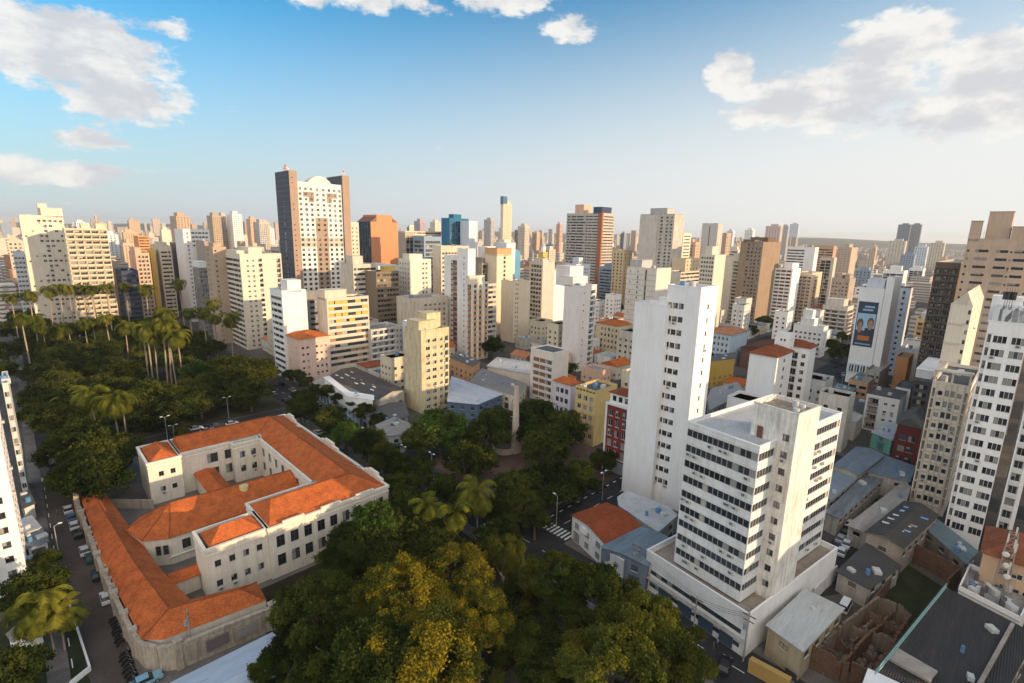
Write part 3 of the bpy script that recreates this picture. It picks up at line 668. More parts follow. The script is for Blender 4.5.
for i, (tx, ty) in enumerate(((1.6, 1.2), (4.6, 1.6), (5.6, 3.2))):
    q = MB(); q.cyl(0, 0, ch-.6, ch+.5, .5, .5, 10); q.build('water_tank', TANKW, off, (ob[0]+cs+tx, cy0+ty, 0))
q = MB(); q.box(0, 1, 0, .08, 0, 2.1); q.build('door', plain((.16, .06, .05)), off, (ob[0]+cs-.08, cy0+cd-2.2, hb-.5), math.pi/2)
AC = AC0; ra = random.Random(5)
for f in range(nfl):
    for k in range(3):
        yv = ob[1]+db*ra.uniform(.05, .97); link('air_conditioner', AC, off, (ob[0], yv, hp+.15+f*fh_+ra.choice([.55, .6])), -math.pi/2)
    for k in range(2):
        xv = ob[0]+cs+corew+(wb-cs-corew)*ra.uniform(.1, .9); link('air_conditioner', AC, off, (xv, ob[1], hp+.15+f*fh_+.55), 0)
for k in range(3): # podium shop front: awning slabs and doors
    q = MB(); q.box(-.9, .05, 0, dp*.96, 0, .18); q.build('canopy', [CONC], off, (0, dp*.02, 3.1)) if k == 0 else None
for k, (yv, wv) in enumerate(((2.2, 2.6), (6, 3), (10.5, 3), (15, 3))):
    q = MB(); q.box(-.06, .05, 0, wv, 0, 2.5); q.build('door', plain((.06, .09, .12), .3), off, (0, yv, .1))
LOG.append(('office', round(hb), round(wb), round(db), round(yb), round(ch)))
REFS.append((735, 430, 'the white office block'))
# ------------------------------------------------------------------ right foreground towers
cc = bld('apartment_tower', 'tall white tower with paired dark windows and cooling plant on its roof', 'apartment tower', (1031, 325), 552, 989, 1060, white2,
    dict(L=[(.02, .16, 'log', dict(n=1, pier=.3)), (.19, .98, 'grid', dict(n=7, w=1.35, h=1.5, style='dark', skip=lambda c, r: c in (3,)))]), fh=3.0, gf=3, roofmat=ROOFD, ref='the white tower with rooftop cooling plant', balc=dict(m=BALW, out=.06, h=.9))
for i in range(5):
    for j in range(2):
        q = MB(); q.box(-1.1, 1.1, -1, 1, 0, 3.4); q.box(-.9, .9, -.8, .8, 3.4, 3.7); q.cyl(0, 0, 3.7, 4.1, .6, .6, 10); q.build('cooling_unit', plain((.62, .62, .62), .5), cc, (1.8+2.8*j, cc['d']*(.16+.16*i), cc['h']-.7))
q = MB(); q.box(0, 4, 0, 5, 0, 6); q.build('lift_housing', white2, cc, (5, 2.0, cc['h']-.8))
for i in range(4):
    q = MB(); q.cyl(0, 0, 0, 8, .06, .04, 5); q.box(-.15, .15, -.5, .5, 5.5, 7.2); q.build('antenna', DARK_F, cc, (1.2, cc['d']*(.55+.06*i), cc['h']-.7))
bld('apartment_tower', 'white tower wing with wide shaded balconies behind a dark gap, at the picture edge', 'apartment tower', (1052, 372), 560, 1034, 1110, white2,
    dict(L=[Lg(1, .05, .8, pier=.3)]), fh=3.0, gf=3, balc=dict(m=BALW, out=.1, h=.95))
bb = bld('apartment_tower', 'narrow cream tower with a grid of ribs and small dark windows, open roof frame', 'apartment tower', (971, 387), 517, 933, 981, cream,
    dict(L=[(.0, .14, 'log', dict(n=1, pier=.5)), (.14, .36, 'grid', dict(n=1, w=.9, h=1.1, style='dark')), (.36, .66, 'grid', dict(n=2, w=1.5, h=1.5, style='dark')), (.66, .86, 'grid', dict(n=1, w=.9, h=1.1, style='dark')), (.86, 1, 'log', dict(n=1, pier=.5))], R=[Lg(2)]), fh=2.9, gf=2, ref='the cream ribbed tower', roofmat=ROOFD)
for k in (0.14, .36, .51, .66, .86):
    q = MB(); q.box(-.35, .02, -.13, .13, 1, bb['h']); q.build('rib', creamD, bb, (0, bb['d']*(1-k), 0))
for k in range(int((bb['h']-3)/2.9)):
    q = MB(); q.box(-.22, .02, .2, bb['d']-.2, 0, .22); q.build('ledge', creamD, bb, (0, 0, 2+2.9*k))
for k in (.02, .5, .98):
    q = MB(); q.box(-.2, .2, -.2, .2, 0, 2.6); q.build('roof_post', creamD, bb, (.3, bb['d']*k*.96+.2, bb['h']))
q = MB(); q.box(-.1, 3.5, 0, bb['d'], 2.6, 2.95); q.build('roof_frame', creamD, bb, (0, 0, bb['h']))
aa = bld('apartment_tower', 'slim cream tower with blank panels and a slanted crown, behind the ribbed tower', 'apartment tower', (973, 306), 470, 951, 984, cream,
    dict(R=[G(3, 1.2, 1.4)], L=[(.84, .97, 'grid', dict(n=1, w=.9, h=1.2, style='dark'))]), fh=3, ref='the slim cream tower')
q = MB(); d_ = aa['d']; q.quad((-.02, d_, aa['h']), (-.02, 0, aa['h']), (-.02, d_*.35, aa['h']+4)); q.quad((aa['w'], 0, aa['h']), (aa['w'], d_, aa['h']), (aa['w'], d_*.35, aa['h']+4)); q.quad((-.02, d_, aa['h']), (-.02, d_*.35, aa['h']+4), (aa['w'], d_*.35, aa['h']+4), (aa['w'], d_, aa['h'])); q.quad((-.02, d_*.35, aa['h']+4), (-.02, 0, aa['h']), (aa['w'], 0, aa['h']), (aa['w'], d_*.35, aa['h']+4)); q.build('crown_gable', creamD, aa)
for k in range(6):
    q = MB(); q.box(-.18, .0, 0, d_*.8, 0, .7); q.build('ledge', creamD, aa, (0, d_*.2, aa['h']-6-6*k))
bg_ = bld('apartment_tower', 'broad beige tower with rows of dark slot windows, tallest at the right edge', 'apartment tower', (1052, 240), 432, 968, 1100, paint((.52, .38, .28), .2),
    dict(L=[(.0, .07, 'grid', dict(n=1, w=.7, h=.9, style='dark')), (.12, .30, 'grid', dict(n=1, w=4.6, h=1.0, style='dark')), (.38, .54, 'grid', dict(n=1, w=4.2, h=1.0, style='dark')), (.54, .6, 'grid', dict(n=1, w=.6, h=.7, style='dark')), (.6, .76, 'grid', dict(n=1, w=4.2, h=1.0, style='dark')), (.8, .97, 'grid', dict(n=1, w=4.2, h=1.0, style='dark'))]), fh=3.0, gf=3,
    ph=((.2, .7, .50, .80, 10.0), (.1, .8, .2, .48, 4.5), (.0, .3, .86, 1.0, 6.5)), ref='the broad beige tower')
bld('apartment_building', 'dark brown block of stacked shaded balconies beside the broad beige tower', 'apartment block', (961, 263), 408, 936, 975, paint((.16, .115, .085), .3),
    dict(L=[Lg(3)]), fh=2.9, gf=2, balc=dict(m=plain((.13, .10, .08), .8), out=.5, h=.8), roofmat=ROOFC, parapet=(.75, paint((.42, .36, .30))), ref='the dark balcony block')
# billboard building
bl = bld('apartment_building', 'white block with a large dark poster on its blank side wall', 'apartment block', (885, 289), 386, 860, 893.5, white2, dict(R=[]), ref='the poster building', roofmat=ROOFD)
DB = bl['d']; HB = bl['h']
def wall_panel(root, y0, y1, z0, z1, mat, name, th=.18, off=-.02):
    q = MB(); q.box(-th, off, y0, y1, z0, z1); return q.build(name, mat, root)
pb = wall_panel(bl, DB*.13, DB*.93, HB*.40, HB*.86, plain((.03, .05, .09), .5), 'poster')
def poster_bits():
    y0, y1, z0, z1 = DB*.13, DB*.93, HB*.40, HB*.86; w, h = y1-y0, z1-z0
    def Q(u0, u1, v0, v1, c, nm, n=0, rnd=False):
        q = MB(); x = -.185-.004*n
        if rnd:
            q.quad(*[(x, y1-w*((u0+u1)/2+(u1-u0)/2*math.cos(a)), z0+h*((v0+v1)/2+(v1-v0)/2*math.sin(a))) for a in [2*math.pi*i/20 for i in range(20)]][::-1])
        else: q.quad((x, y1-w*u0, z0+h*v0), (x, y1-w*u1, z0+h*v0), (x, y1-w*u1, z0+h*v1), (x, y1-w*u0, z0+h*v1))
        q.build(nm, plain(c, .5), pb)
    Q(.04, .96, .30, .74, (.35, .52, .68), 'poster_sky'); Q(.0, .62, .10, .36, (.05, .06, .10), 'poster_shirt', 1); Q(.5, 1, .1, .42, (.03, .04, .07), 'poster_jacket', 2)
    Q(.06, .40, .38, .62, (.12, .07, .05), 'poster_hair', 2, True); Q(.12, .36, .30, .55, (.36, .20, .13), 'poster_face', 3, True)
    Q(.58, .92, .40, .66, (.14, .07, .05), 'poster_hair', 3, True); Q(.62, .88, .38, .60, (.42, .22, .14), 'poster_face', 4, True)
    Q(.2, .8, .14, .24, (.50, .16, .03), 'poster_stripe', 4); Q(.26, .78, .80, .84, (.30, .45, .58), 'poster_writing', 3); Q(.34, .84, .87, .91, (.30, .45, .58), 'poster_writing', 3); Q(.1, .9, .04, .07, (.2, .35, .45), 'poster_writing', 3)
poster_bits()
sg = wall_panel(bl, DB*.06, DB*1.0, HB*.115, HB*.215, plain((.6, .68, .70), .5), 'sign', .5)
for i in range(7):
    q = MB(); yy_ = DB*(.12+.12*i); q.box(-.53, -.505, yy_, yy_+.55+.25*(i % 2), HB*.125, HB*.20); q.build('sign_stroke', plain((.03, .04, .05)), sg)
block(bl, .3, -3.2, bl['w']*.9, 3.1, 0, HB+5.5, white2, {}, roofmat=ROOFD)
block(bl, 1.2, .6, bl['w']*.6, DB*.7, HB-.9, 5.0, bluew, {}, roofmat=ROOFD)
bld('apartment_building', 'white block of small dark windows with a black edge, beside the poster building', 'apartment block', (911, 288), 376, 889, 913, bluew,
    dict(L=[(.2, .5, 'grid', dict(n=1, w=1.9, h=1.0, style='dark')), (.62, .86, 'grid', dict(n=1, w=1.0, h=1.2, style='dark'))]), fh=3.0, gf=1, parapet=(.6, paint((.08, .07, .07))), Wd=7)
bld('apartment_building', 'small yellow block with four rows of windows below the dark balconies', 'apartment block', (943, 321), 359, 917, 952, paint((.60, .43, .20)),
    dict(L=[Lg(2, .05, .5), G(2, 1.2, 1.3, .5, .97)]), fh=3.0, ph=((.1, .6, .35, .9, 3.0, grey),), balc=dict(m=plain((.45, .30, .14)), out=.3, h=.9))
# white towers with red tile roofs behind the office block
rw = bld('apartment_building', 'white L-shaped block with two red hip roofs and a stair tower, behind the office', 'apartment block', (777.6, 357), 446, 750, 793, white2,
    dict(R=[G(1, 2.2, 1.3, .1, .9)]), fh=3.0, roof='hip', roofmat=TILED, hipz=2.2, ref='the white block with red roofs')
x_, y_, h_ = loc_in(rw, (797, 337), 444); block(rw, rw['w']+.02, 1.5, 5.2, rw['d']*.55, 0, rw['h']+5.4, white2, dict(R=[G(1, .8, .9, .2, .8)], L=[(.3, .8, 'grid', dict(n=2, w=.6, h=.8, style='dark', rows=lambda r, n: r == n-1))]), roofmat=ROOFC)
x_, y_, h_ = loc_in(rw, (821.5, 352), 436); w2 = 7.5
block(rw, rw['w']+5.25, -3.8, 8.0, rw['d']*.9+3.8, 0, rw['h']+.8, white2, dict(L=[(.46, .72, 'log', dict(n=1)), (.74, .98, 'grid', dict(n=1, w=1.3, h=1.4, style='dark'))]), roof='hip', roofmat=TILED, hipz=2.0)
# ------------------------------------------------------------------ school: courtyard building with tiled roofs
sx, sy, sh = foot(205, 553, 605)
sch = thing('school_building', 'cream two-storey courtyard building with orange tile roofs inside a walled lot', 'school', (sx, sy, 0), GA); REFS.append((230, 480, 'the orange-roofed school'))
s0_, t0_ = st(sx, sy); OCC.append((s0_-16, s0_+40, t0_-16, t0_+66))
SW = paint((.70, .63, .53), .22, scale=.6); SW2 = paint((.72, .66, .56), .16); SROOF = tile((.57, .145, .040), .50)
HS = sh
def swing(x0, y0, w, d, h, faces, near=True, fh=4.2, gf=1.7, par=True, state=None):
    block(sch, x0, y0, w, d, 0, h, SW, faces, fh=fh, gf=gf, roof='none', state=state)
    if par:
        q = MB(); e = .22
        for (a, b, c, dd) in ((x0-e, x0+w+e, y0-e, y0+.35), (x0-e, x0+w+e, y0+d-.35, y0+d+e), (x0-e, x0+.35, y0+.35, y0+d-.35), (x0+w-.35, x0+w+e, y0+.35, y0+d-.35)): q.box(a, b, c, dd, h-.05, h+.55)
        for (a, b, c, dd) in ((x0-.12, x0+w+.12, y0-.12, y0+.02), (x0-.12, x0+.02, y0-.1, y0+d+.1)): q.box(a, b, c, dd, h-1.1, h-.75)
        q.build('parapet', SW2, sch)
ss_ = {'n': 0}
# south-east wing: end pavilion then long part
swing(0, 0, 11.0, 8.2, HS, dict(R=[(.06, .96, 'grid', dict(n=4, w=1.05, h=1.35, style='dark', sill=1.4))]), state=ss_)
swing(11.02, -.5, 27.0, 13.2, HS, dict(R=[(.03, .97, 'grid', dict(n=9, w=1.65, h=2.5, style='tall', sill=.8))], B=[(.35, .95, 'grid', dict(n=6, w=1.4, h=1.6, style='tall', sill=1.2, rows=lambda r, n: r == 1))]), state=ss_)
# north-east wing
swing(25.5, 12.72, 12.6, 37.0, HS, dict(L=[(.05, .95, 'grid', dict(n=7, w=1.7, h=2.4, style='tall', sill=.9))]), state=ss_)
# north-west wing
swing(6.5, 50.6, 31.6, 12.2, HS, dict(R=[(.02, .16, 'blank', {}), (.17, .58, 'grid', dict(n=3, w=2.6, h=2.6, style='tall', sill=.9))]), state=ss_)
swing(-.8, 49.2, 7.28, 13.6, HS, dict(R=[(.2, .9, 'grid', dict(n=2, w=1.1, h=1.3, style='dark', sill=1.4))]), state=ss_)
swing(18.6, 48.0, 7.3, 2.58, HS, dict(R=[(.1, .9, 'grid', dict(n=2, w=1.3, h=1.8, style='dark', sill=1.2))]), state=ss_)
def sroof(pts, faces, name='roof'):
    q = MB()
    for f in faces: q.quad(*[pts[i] for i in f])
    return q.build(name, SROOF, sch)
zr = HS+.25; rz = HS+3.1
hip(sch, .9, .9, 9.6, 6.5, zr, 2.0, SROOF, 0)
# one continuous roof over the three long wings (outer ring, ridge, inner ring)
X1 = 37.6
P = {'a': (11.3, 0, zr), 'b': (X1, 0, zr), 'c': (X1, 62.2, zr), 'd': (7, 62.2, zr), 'e': (7, 51.1, zr), 'f': (26, 51.1, zr), 'g': (26, 12.2, zr), 'h': (11.3, 12.2, zr),
     'r0': (14, 6.1, rz), 'r1': (31.8, 6.1, rz), 'r2': (31.8, 56.6, rz), 'r3': (7, 56.6, rz)}
q = MB()
for f in (('a', 'b', 'r1', 'r0'), ('b', 'c', 'r2', 'r1'), ('c', 'd', 'r3', 'r2'), ('e', 'f', 'r2', 'r3'), ('f', 'g', 'r1', 'r2'), ('g', 'h', 'r0', 'r1'), ('h', 'a', 'r0'), ('d', 'e', 'r3')): q.quad(*[P[k] for k in f])
q.build('roof', SROOF, sch)
hip(sch, -.1, 50.0, 6.2, 12.0, zr, 1.9, SROOF, 0)
q = MB()
for a, b in ((('r0', 'r1')), ('r1', 'r2'), ('r2', 'r3')): q.tube([(P[a][0], P[a][1], rz+.05), (P[b][0], P[b][1], rz+.05)], .16, 6)
q.tube([P['b'], P['r1']], .14); q.tube([P['c'], P['r2']], .14); q.tube([P['g'], P['r1']], .14); q.tube([P['f'], P['r2']], .14); q.build('ridge_cap', tile((.34, .10, .035)), sch)
for (cx_, cy_, gx, gy) in ((38.0, 30, 1, 10), (38.0, 57, 1, 7), (38, 6, 1, 8)):   # little gables on the avenue side
    q = MB(); q.prism([(cx_-.4, cy_-gy/2), (cx_+.3, cy_-gy/2), (cx_+.3, cy_+gy/2), (cx_-.4, cy_+gy/2)], HS, HS+1.2); q.prism([(cx_-.4, cy_-gy/4), (cx_+.3, cy_-gy/4), (cx_+.3, cy_+gy/4), (cx_-.4, cy_+gy/4)], HS+1.2, HS+2.0); q.build('gable_parapet', SW2, sch)
for xx_ in (16, 24, 32):
    q = MB(); q.box(xx_-2.2, xx_+2.2, -.75, -.3, HS+.5, HS+1.1); q.build('gable_parapet', SW2, sch)
# lower middle wing inside the court with polygonal end
MH = 6.6
mp = [(-5.5, 31.5), (-8.6, 27.5), (-6.8, 20.5), (-2.6, 18.0), (25.4, 18.2), (25.4, 32.0), (-2, 33.5)]
q = MB(); inn = [(x*.97+.2, 25+(y-25)*.93) for x, y in mp]
q.prism(inn, 0, MH+.1); q.build('wall', SW, sch)
q = MB(); ap0, ap1 = (-.5, 25.6, MH+4.0), (25.4, 25.4, MH+3.4); n = len(mp)
for i in range(n):
    a, b = (*mp[i], MH), (*mp[(i+1) % n], MH)
    if i == 3: q.quad(a, b, ap1, ap0)
    elif i == 4: q.quad(a, b, ap1)
    elif i == 5: q.quad(a, b, ap0, ap1)
    else: q.quad(a, b, ap0)
    q.quad((a[0], a[1], MH-.2), (b[0], b[1], MH-.2), b, a)
q.build('roof', SROOF, sch)
q = MB()
for i in range(n): q.tube([(*mp[i], MH+.05), ap0 if i in (0, 1, 2, 3, 6) else ap1], .12, 5)
q.tube([ap0, ap1], .14); q.build('ridge_cap', tile((.34, .10, .035)), sch)
for (px_, py_, rot, w_) in ((-4.6, 18.95, -.52, .9), (-3.4, 18.35, -.52, .9), (.4, 18.45, 0, 1.5), (3.6, 18.45, 0, 1.5), (13.0, 18.5, 0, 1.6)):
    link('window', win_mesh(w_, 2.1, 'tall', 0), sch, (px_, py_-.16, 2.9), rot)
q = MB(); q.quad((-3.0, 18.5, MH*.30), (23, 18.6, MH*.30), (23, 18.2, MH*.30+.0), (-3, 18.1, MH*.30)); q.box(-2.6, 23, 18.2, 18.5, 1.8, 2.05); q.build('ledge', SW2, sch)
block(sch, 9.6, 34.0, 4.2, 16.4, 0, 5.0, SW, {}, roof='hip', roofmat=SROOF, hipz=1.5)
# one-storey gallery along the street and the corner
LH = 4.9
def gal(pts, ridge, faces):
    q = MB()
    for f in faces: q.quad(*[pts[i] if i < 10 else ridge[i-10] for i in f])
    return q
bx0, bx1 = -13.2, -4.2
A_ = [(-14.0, 55, LH), (-9.2, 52, LH), (-5.6, 10, LH), (-3.6, -3.0, LH), (6.6, -6.0, LH), (6.2, -12.2, LH), (-9.2, -10.4, LH), (-11.6, -8.0, LH), (-13.4, 20, LH)]
Rg = [(-11.6, 50, LH+2.0), (-9.2, 12, LH+2.2), (-7.2, -6.2, LH+2.2), (3.0, -8.8, LH+2.0)]
q = MB(); pl = [(x, y) for x, y, z in A_]; c_ = (-8, 5)
q.prism([(x+(.35 if x < -10 else -.25 if y > -7 else 0), y+(.3 if y < -7 else -.2)) for x, y in pl], 0, LH); q.build('wall', SW, sch)
q = MB()
for f in ((0, 8, 11, 10), (8, 7, 12, 11), (1, 0, 10), (2, 1, 10, 11), (3, 2, 11, 12), (4, 3, 12, 13), (5, 4, 13), (6, 5, 13, 12), (7, 6, 12)): q.quad(*[A_[i] if i < 10 else Rg[i-10] for i in f][::-1])
q.build('roof', SROOF, sch)
q = MB()
for i in range(3): q.tube([Rg[i], Rg[i+1]], .15)
q.tube([A_[7], Rg[2]], .12); q.tube([A_[5], Rg[3]], .12); q.tube([A_[4], Rg[3]], .12); q.build('ridge_cap', tile((.30, .09, .035)), sch)
block(sch, -4.4, 6.2, 4.3, 3.4, 0, 3.6, SW, {}, roof='gable', roofmat=SROOF, hipz=.9)
q = MB(); q.cyl(14, 24.2, MH+2.0, MH+3.6, 1.0, 1.0, 14); q.build('water_tank', plain((.62, .50, .22), .7), sch)
# street wall with piers, its own thing
wt = [(-14.8, 58), (-14.4, 40), (-13.9, 24), (-13.2, 8), (-12.3, -5), (-11.6, -8.6), (-10.0, -11.2), (-7.6, -12.6), (-1, -13.3), (6.4, -14.2)]
wl = thing('boundary_wall', 'rough cream wall with piers along the street side of the school', 'wall', (sx, sy, 0), GA)
RW = paint((.44, .37, .29), .55, scale=1.6); q = MB()
for (a, b) in zip(wt, wt[1:]):
    d_ = Vector((b[0]-a[0], b[1]-a[1])).normalized(); n_ = Vector((-d_.y, d_.x))*.22
    q.prism([(a[0]-n_.x, a[1]-n_.y), (b[0]-n_.x, b[1]-n_.y), (b[0]+n_.x, b[1]+n_.y), (a[0]+n_.x, a[1]+n_.y)], 0, 4.4)
    q.prism([(a[0]-n_.x*1.6, a[1]-n_.y*1.6), (b[0]-n_.x*1.6, b[1]-n_.y*1.6), (b[0]+n_.x*1.6, b[1]+n_.y*1.6), (a[0]+n_.x*1.6, a[1]+n_.y*1.6)], 4.4, 4.7)
q.build('wall', RW, wl)
rr_ = random.Random(2)
for (x_, y_) in ((-14.8, 58), (-14.55, 46), (-14.3, 36), (-13.9, 24), (-13.6, 16), (-13.2, 8), (-12.7, .5), (-12.3, -5), (-7.6, -12.6), (6.4, -14.2)):
    q = MB(); q.box(x_-.5, x_+.5, y_-.5, y_+.5, 0, 5.2); q.box(x_-.62, x_+.62, y_-.62, y_+.62, 5.2, 5.5); q.build('pier', RW, wl)
for k in range(60):
    f = rr_.random()*46; y_ = 52-f; x_ = -14.65+(52-y_)*.042; q = MB(); s_ = rr_.uniform(.12, .3); q.box(x_-s_, x_+s_, y_-s_, y_+s_, 4.7, 4.7+s_*1.8)
    if k % 2 == 0: q.build('coping_stone', RW, wl)
for k, (x_, ln) in enumerate(((-3.5, 3.4), (1.2, 3.4))):
    q = MB(); q.box(x_-.4, x_+ln-.4, -13.95+(x_+1)*-.12, -13.85+(x_+1)*-.12, 1.4, 3.4); q.build('mural', plain((.17, .13, .14) if k == 0 else (.33, .30, .27), .8), wl, (0, .0, 0), 0)
for k in range(7):
    a, b = wt[7+(k > 4)], wt[8+(k > 4)]; f = ((k+.5)/5 if k < 5 else (k-4.5)/2*.9)
    p = (a[0]+(b[0]-a[0])*f, a[1]+(b[1]-a[1])*f); q = MB(); q.box(-.55, .55, -.34, -.2, .9, 3.8); q.build('wall_panel', paint((.36, .30, .24), .5, scale=1.2), wl, (p[0], p[1], 0), math.atan2(b[1]-a[1], b[0]-a[0]))
q = MB(); q.prism([(-15.3, 52.5), (-14.3, 52.5), (-13.6, 55.5), (-13.6, 58.5), (-14.6, 58.5)], 0, 7.2); q.build('gate_arch', RW, wl)
q = MB(); q.prism([(-14.9, 60.5), (-14.9, 60.2), (-.8, 46.8), (-.8, 47.1)], 0, 2.6); o = q.build('boundary_wall', paint((.42, .36, .30), .4), None, (sx, sy, 0), GA); tag(o, 'low plain wall crossing the yard from the gate arch to the school', 'wall')

# ------------------------------------------------------------------ mid-distance buildings, left side
bld('apartment_tower', 'tall cream slab with flush panel joints and few dark openings, rising above the palms', 'apartment tower', (18.6, 214.8), 338, None, 63, cream,
    dict(R=[(.0, .34, 'grid', dict(n=2, w=.9, h=.9, style='dark', skip=lambda c, r: (c*7+r*3) % 5 > 0)), (.36, .98, 'grid', dict(n=5, w=1.6, h=1.3, skip=lambda c, r: (c*5+r*3+c*r) % 4 > 1))]), Dd=14, ph=((.5, 1.0, .0, 1.0, 4.5), (.45, .66, .2, .8, 7.0)), tanks=1, ref='the tall cream slab left of the palms')
bld('apartment_building', 'long yellowish slab with continuous balcony bands behind the palm row', 'apartment block', (64, 228.3), 343, None, 107, paint((.68, .58, .43), .3),
    dict(R=[Lg(5, .01, .99, pier=.25)]), Dd=13, ph=((.4, .62, .2, .8, 2.5), (.75, 1.0, .2, .8, 3.0)), balc=dict(m=plain((.64, .54, .40), .8), out=.6, h=1.0), ref='the yellowish banded slab')
bld('apartment_building', 'pale grey block cut by the left picture edge with one window column', 'apartment block', (12.5, 252), 330, -18, 24, bluew, dict(L=[(.6, .8, 'grid', dict(n=1, w=1.5, h=1.3, style='dark'))], R=[G(3)]), near=True)
bld('apartment_building', 'beige stepped block behind the pale grey one at the left edge', 'apartment block', (7, 240), 312, -14, 22, beige, dict(R=[G(3)], L=[G(3)]), near=False, ph=((.2, .6, .2, .7, 3.5),))
bld('office_building', 'low dark glass office block between palms and the peach tower', 'office block', (121, 271), 336, 115, 138, blueD, dict(R=[Bd()], L=[Bd()]), near=False)
bld('apartment_building', 'narrow grey-brown block against the right end of the yellowish slab', 'apartment block', (117, 262), 330, 110, 119, tan, dict(R=[G(2)], L=[G(2)]), near=False)
bld('apartment_building', 'peach walled block with a lit window front above the palms', 'apartment block', (135, 253), 322, 128.5, 149, peach, dict(R=[(.1, .92, 'log', dict(n=3, pier=.5))], L=[]), ph=((.05, .5, .1, .9, 3.5),), balc=dict(m=BALC, out=.3, h=.9), ref='the peach block')
bld('apartment_building', 'bright yellow narrow block touching the peach one', 'apartment block', (149.5, 249), 318, 146, 155, yellow, dict(), Dd=10)
bld('apartment_building', 'orange block with pale bands behind the peach one', 'apartment block', (138, 236), 290, 133, 149, orange, dict(R=[Bd(), ]), near=False)
bld('apartment_tower', 'grey sided tower with cream banded front, left of the tall white one', 'apartment tower', (159, 246), 318, 150.5, 171, creamD, dict(R=[Bd(.05, .95, sill=.9, h=1.3)], L=[]), near=True, ph=((.2, .8, .2, .8, 2.5),), ref='the cream banded front')
bld('apartment_tower', 'brown shadowed slab squeezed beside the tall white tower', 'apartment tower', (176.5, 243), 314, 169.5, 178, brown, dict())
bld('apartment_tower', 'tall white tower with a bluish shaded side and lit right front', 'apartment tower', (182.5, 229), 322, 174, 209, white, dict(R=[(.3, .95, 'grid', dict(n=5, w=1.8, h=1.3, rows=lambda r, n: r > n-5)), (.02, .28, 'grid', dict(n=1, w=1.2, h=1.1))]), ref='the white tower with bluish side')
bld('apartment_tower', 'plain brownish-grey windowless slab in front of the tall white tower', 'apartment tower', (204, 241), 326, 195.5, 208, paint((.36, .30, .27)), dict(R=[G(1)]))
bld('apartment_building', 'small dark fronted block with a white cap among the palms', 'apartment block', (199, 268), 336, 192.5, 208, greyD, dict(R=[G(3, 1.2, 1.8)], L=[G(2)]), ph=((.0, 1, .0, 1, 3.5, white),))
bld('apartment_tower', 'tan slab with a dotted window column on its shaded side', 'apartment tower', (212.5, 247), 344, 204.5, 226, tan, dict(L=[(.15, .5, 'grid', dict(n=2, w=1.1, h=1.3, style='dark'))], R=[(.05, .3, 'grid', dict(n=1, w=1, h=1, style='dark'))]), ph=((.2, .8, .2, .8, 2.0),), ref='the tan slab')
bld('apartment_tower', 'wide cream slab with dense white sunshade bands on its shaded end', 'apartment tower', (239.5, 254), 350, 222.5, 281, cream,
    dict(L=[Bd(.05, .97, sill=.9, h=1.5)], R=[(.10, .36, 'grid', dict(n=2, w=1.3, h=1.1)), (.40, .54, 'grid', dict(n=1, w=2.0, h=2.2, style='dark')), (.86, .98, 'log', dict(n=1))]), fh=2.9, ph=((.3, .62, .2, .8, 3.2), (.02, .2, .2, .8, 1.5)), ref='the cream slab with white sunshade bands')
bld('apartment_building', 'white block with blank lit right wall and banded left end, behind the pink one', 'apartment block', (281.5, 291), 380, 269.5, 306, white,
    dict(L=[Bd(.05, .95, sill=.9, h=1.4)]), ph=((.25, .8, .0, .55, 4.5),), ref='the white block beside the pink one')
bld('apartment_building', 'dark grey recessed block between the white and the orange-banded blocks', 'apartment block', (306, 294), 362, 300, 319, greyD, dict(R=[(.1, .9, 'band', dict(sill=.9, h=1.4))]), Wd=14)
bld('apartment_building', 'pink six-storey block with a red hip roof at the avenue corner', 'apartment block', (298.5, 339), 386, 286, 328.8, pink,
    dict(R=[(.05, .95, 'grid', dict(n=6, w=1.0, h=1.0, style='dark', skip=lambda c, r: c == 2))], L=[G(2, .7, .8)]), fh=3.1, gf=3.5, roof='hip', roofmat=TILE, hipz=2.4, ref='the pink block')
ob_ = bld('apartment_building', 'block with orange blinds in long window bands and a blank beige end', 'apartment block', (326.5, 299), 378, 317, 368.5, paint((.62, .54, .44)),
    dict(R=[(.02, .98, 'band', dict(sill=1.0, h=1.5, m=.2))]), gf=4.5, ph=((.0, .5, .15, .9, 3.6), ), ref='the orange-blind block', roofmat=ROOFD)
BL = plain((.75, .38, .06), .7); rb = random.Random(9)
for r_ in range(int((ob_['h']-5)/3)):
    for c_ in range(6):
        if rb.random() < (.75 if r_ > 8 and c_ < 3 else .25):
            q = MB(); q.box(0, ob_['w']*.13, -.05, .06, 0, 1.35); q.build('blind', BL if r_ > 6 else plain((.32, .18, .10)), ob_, (ob_['w']*(.03+.16*c_), .0, 4.5+3*r_+1.05))
bld('apartment_building', 'white-grey block of squarish balconies behind the market hall', 'apartment block', (371, 330), 372, None, 403, paint((.58, .55, .50), .35),
    dict(R=[Lg(4, .01, .75), (.76, .98, 'grid', dict(n=2, w=1.2, h=1.2))]), Dd=16, gf=3, balc=dict(m=BALW, out=.2, h=.9), tanks=3, ref='the balcony block behind the market hall')
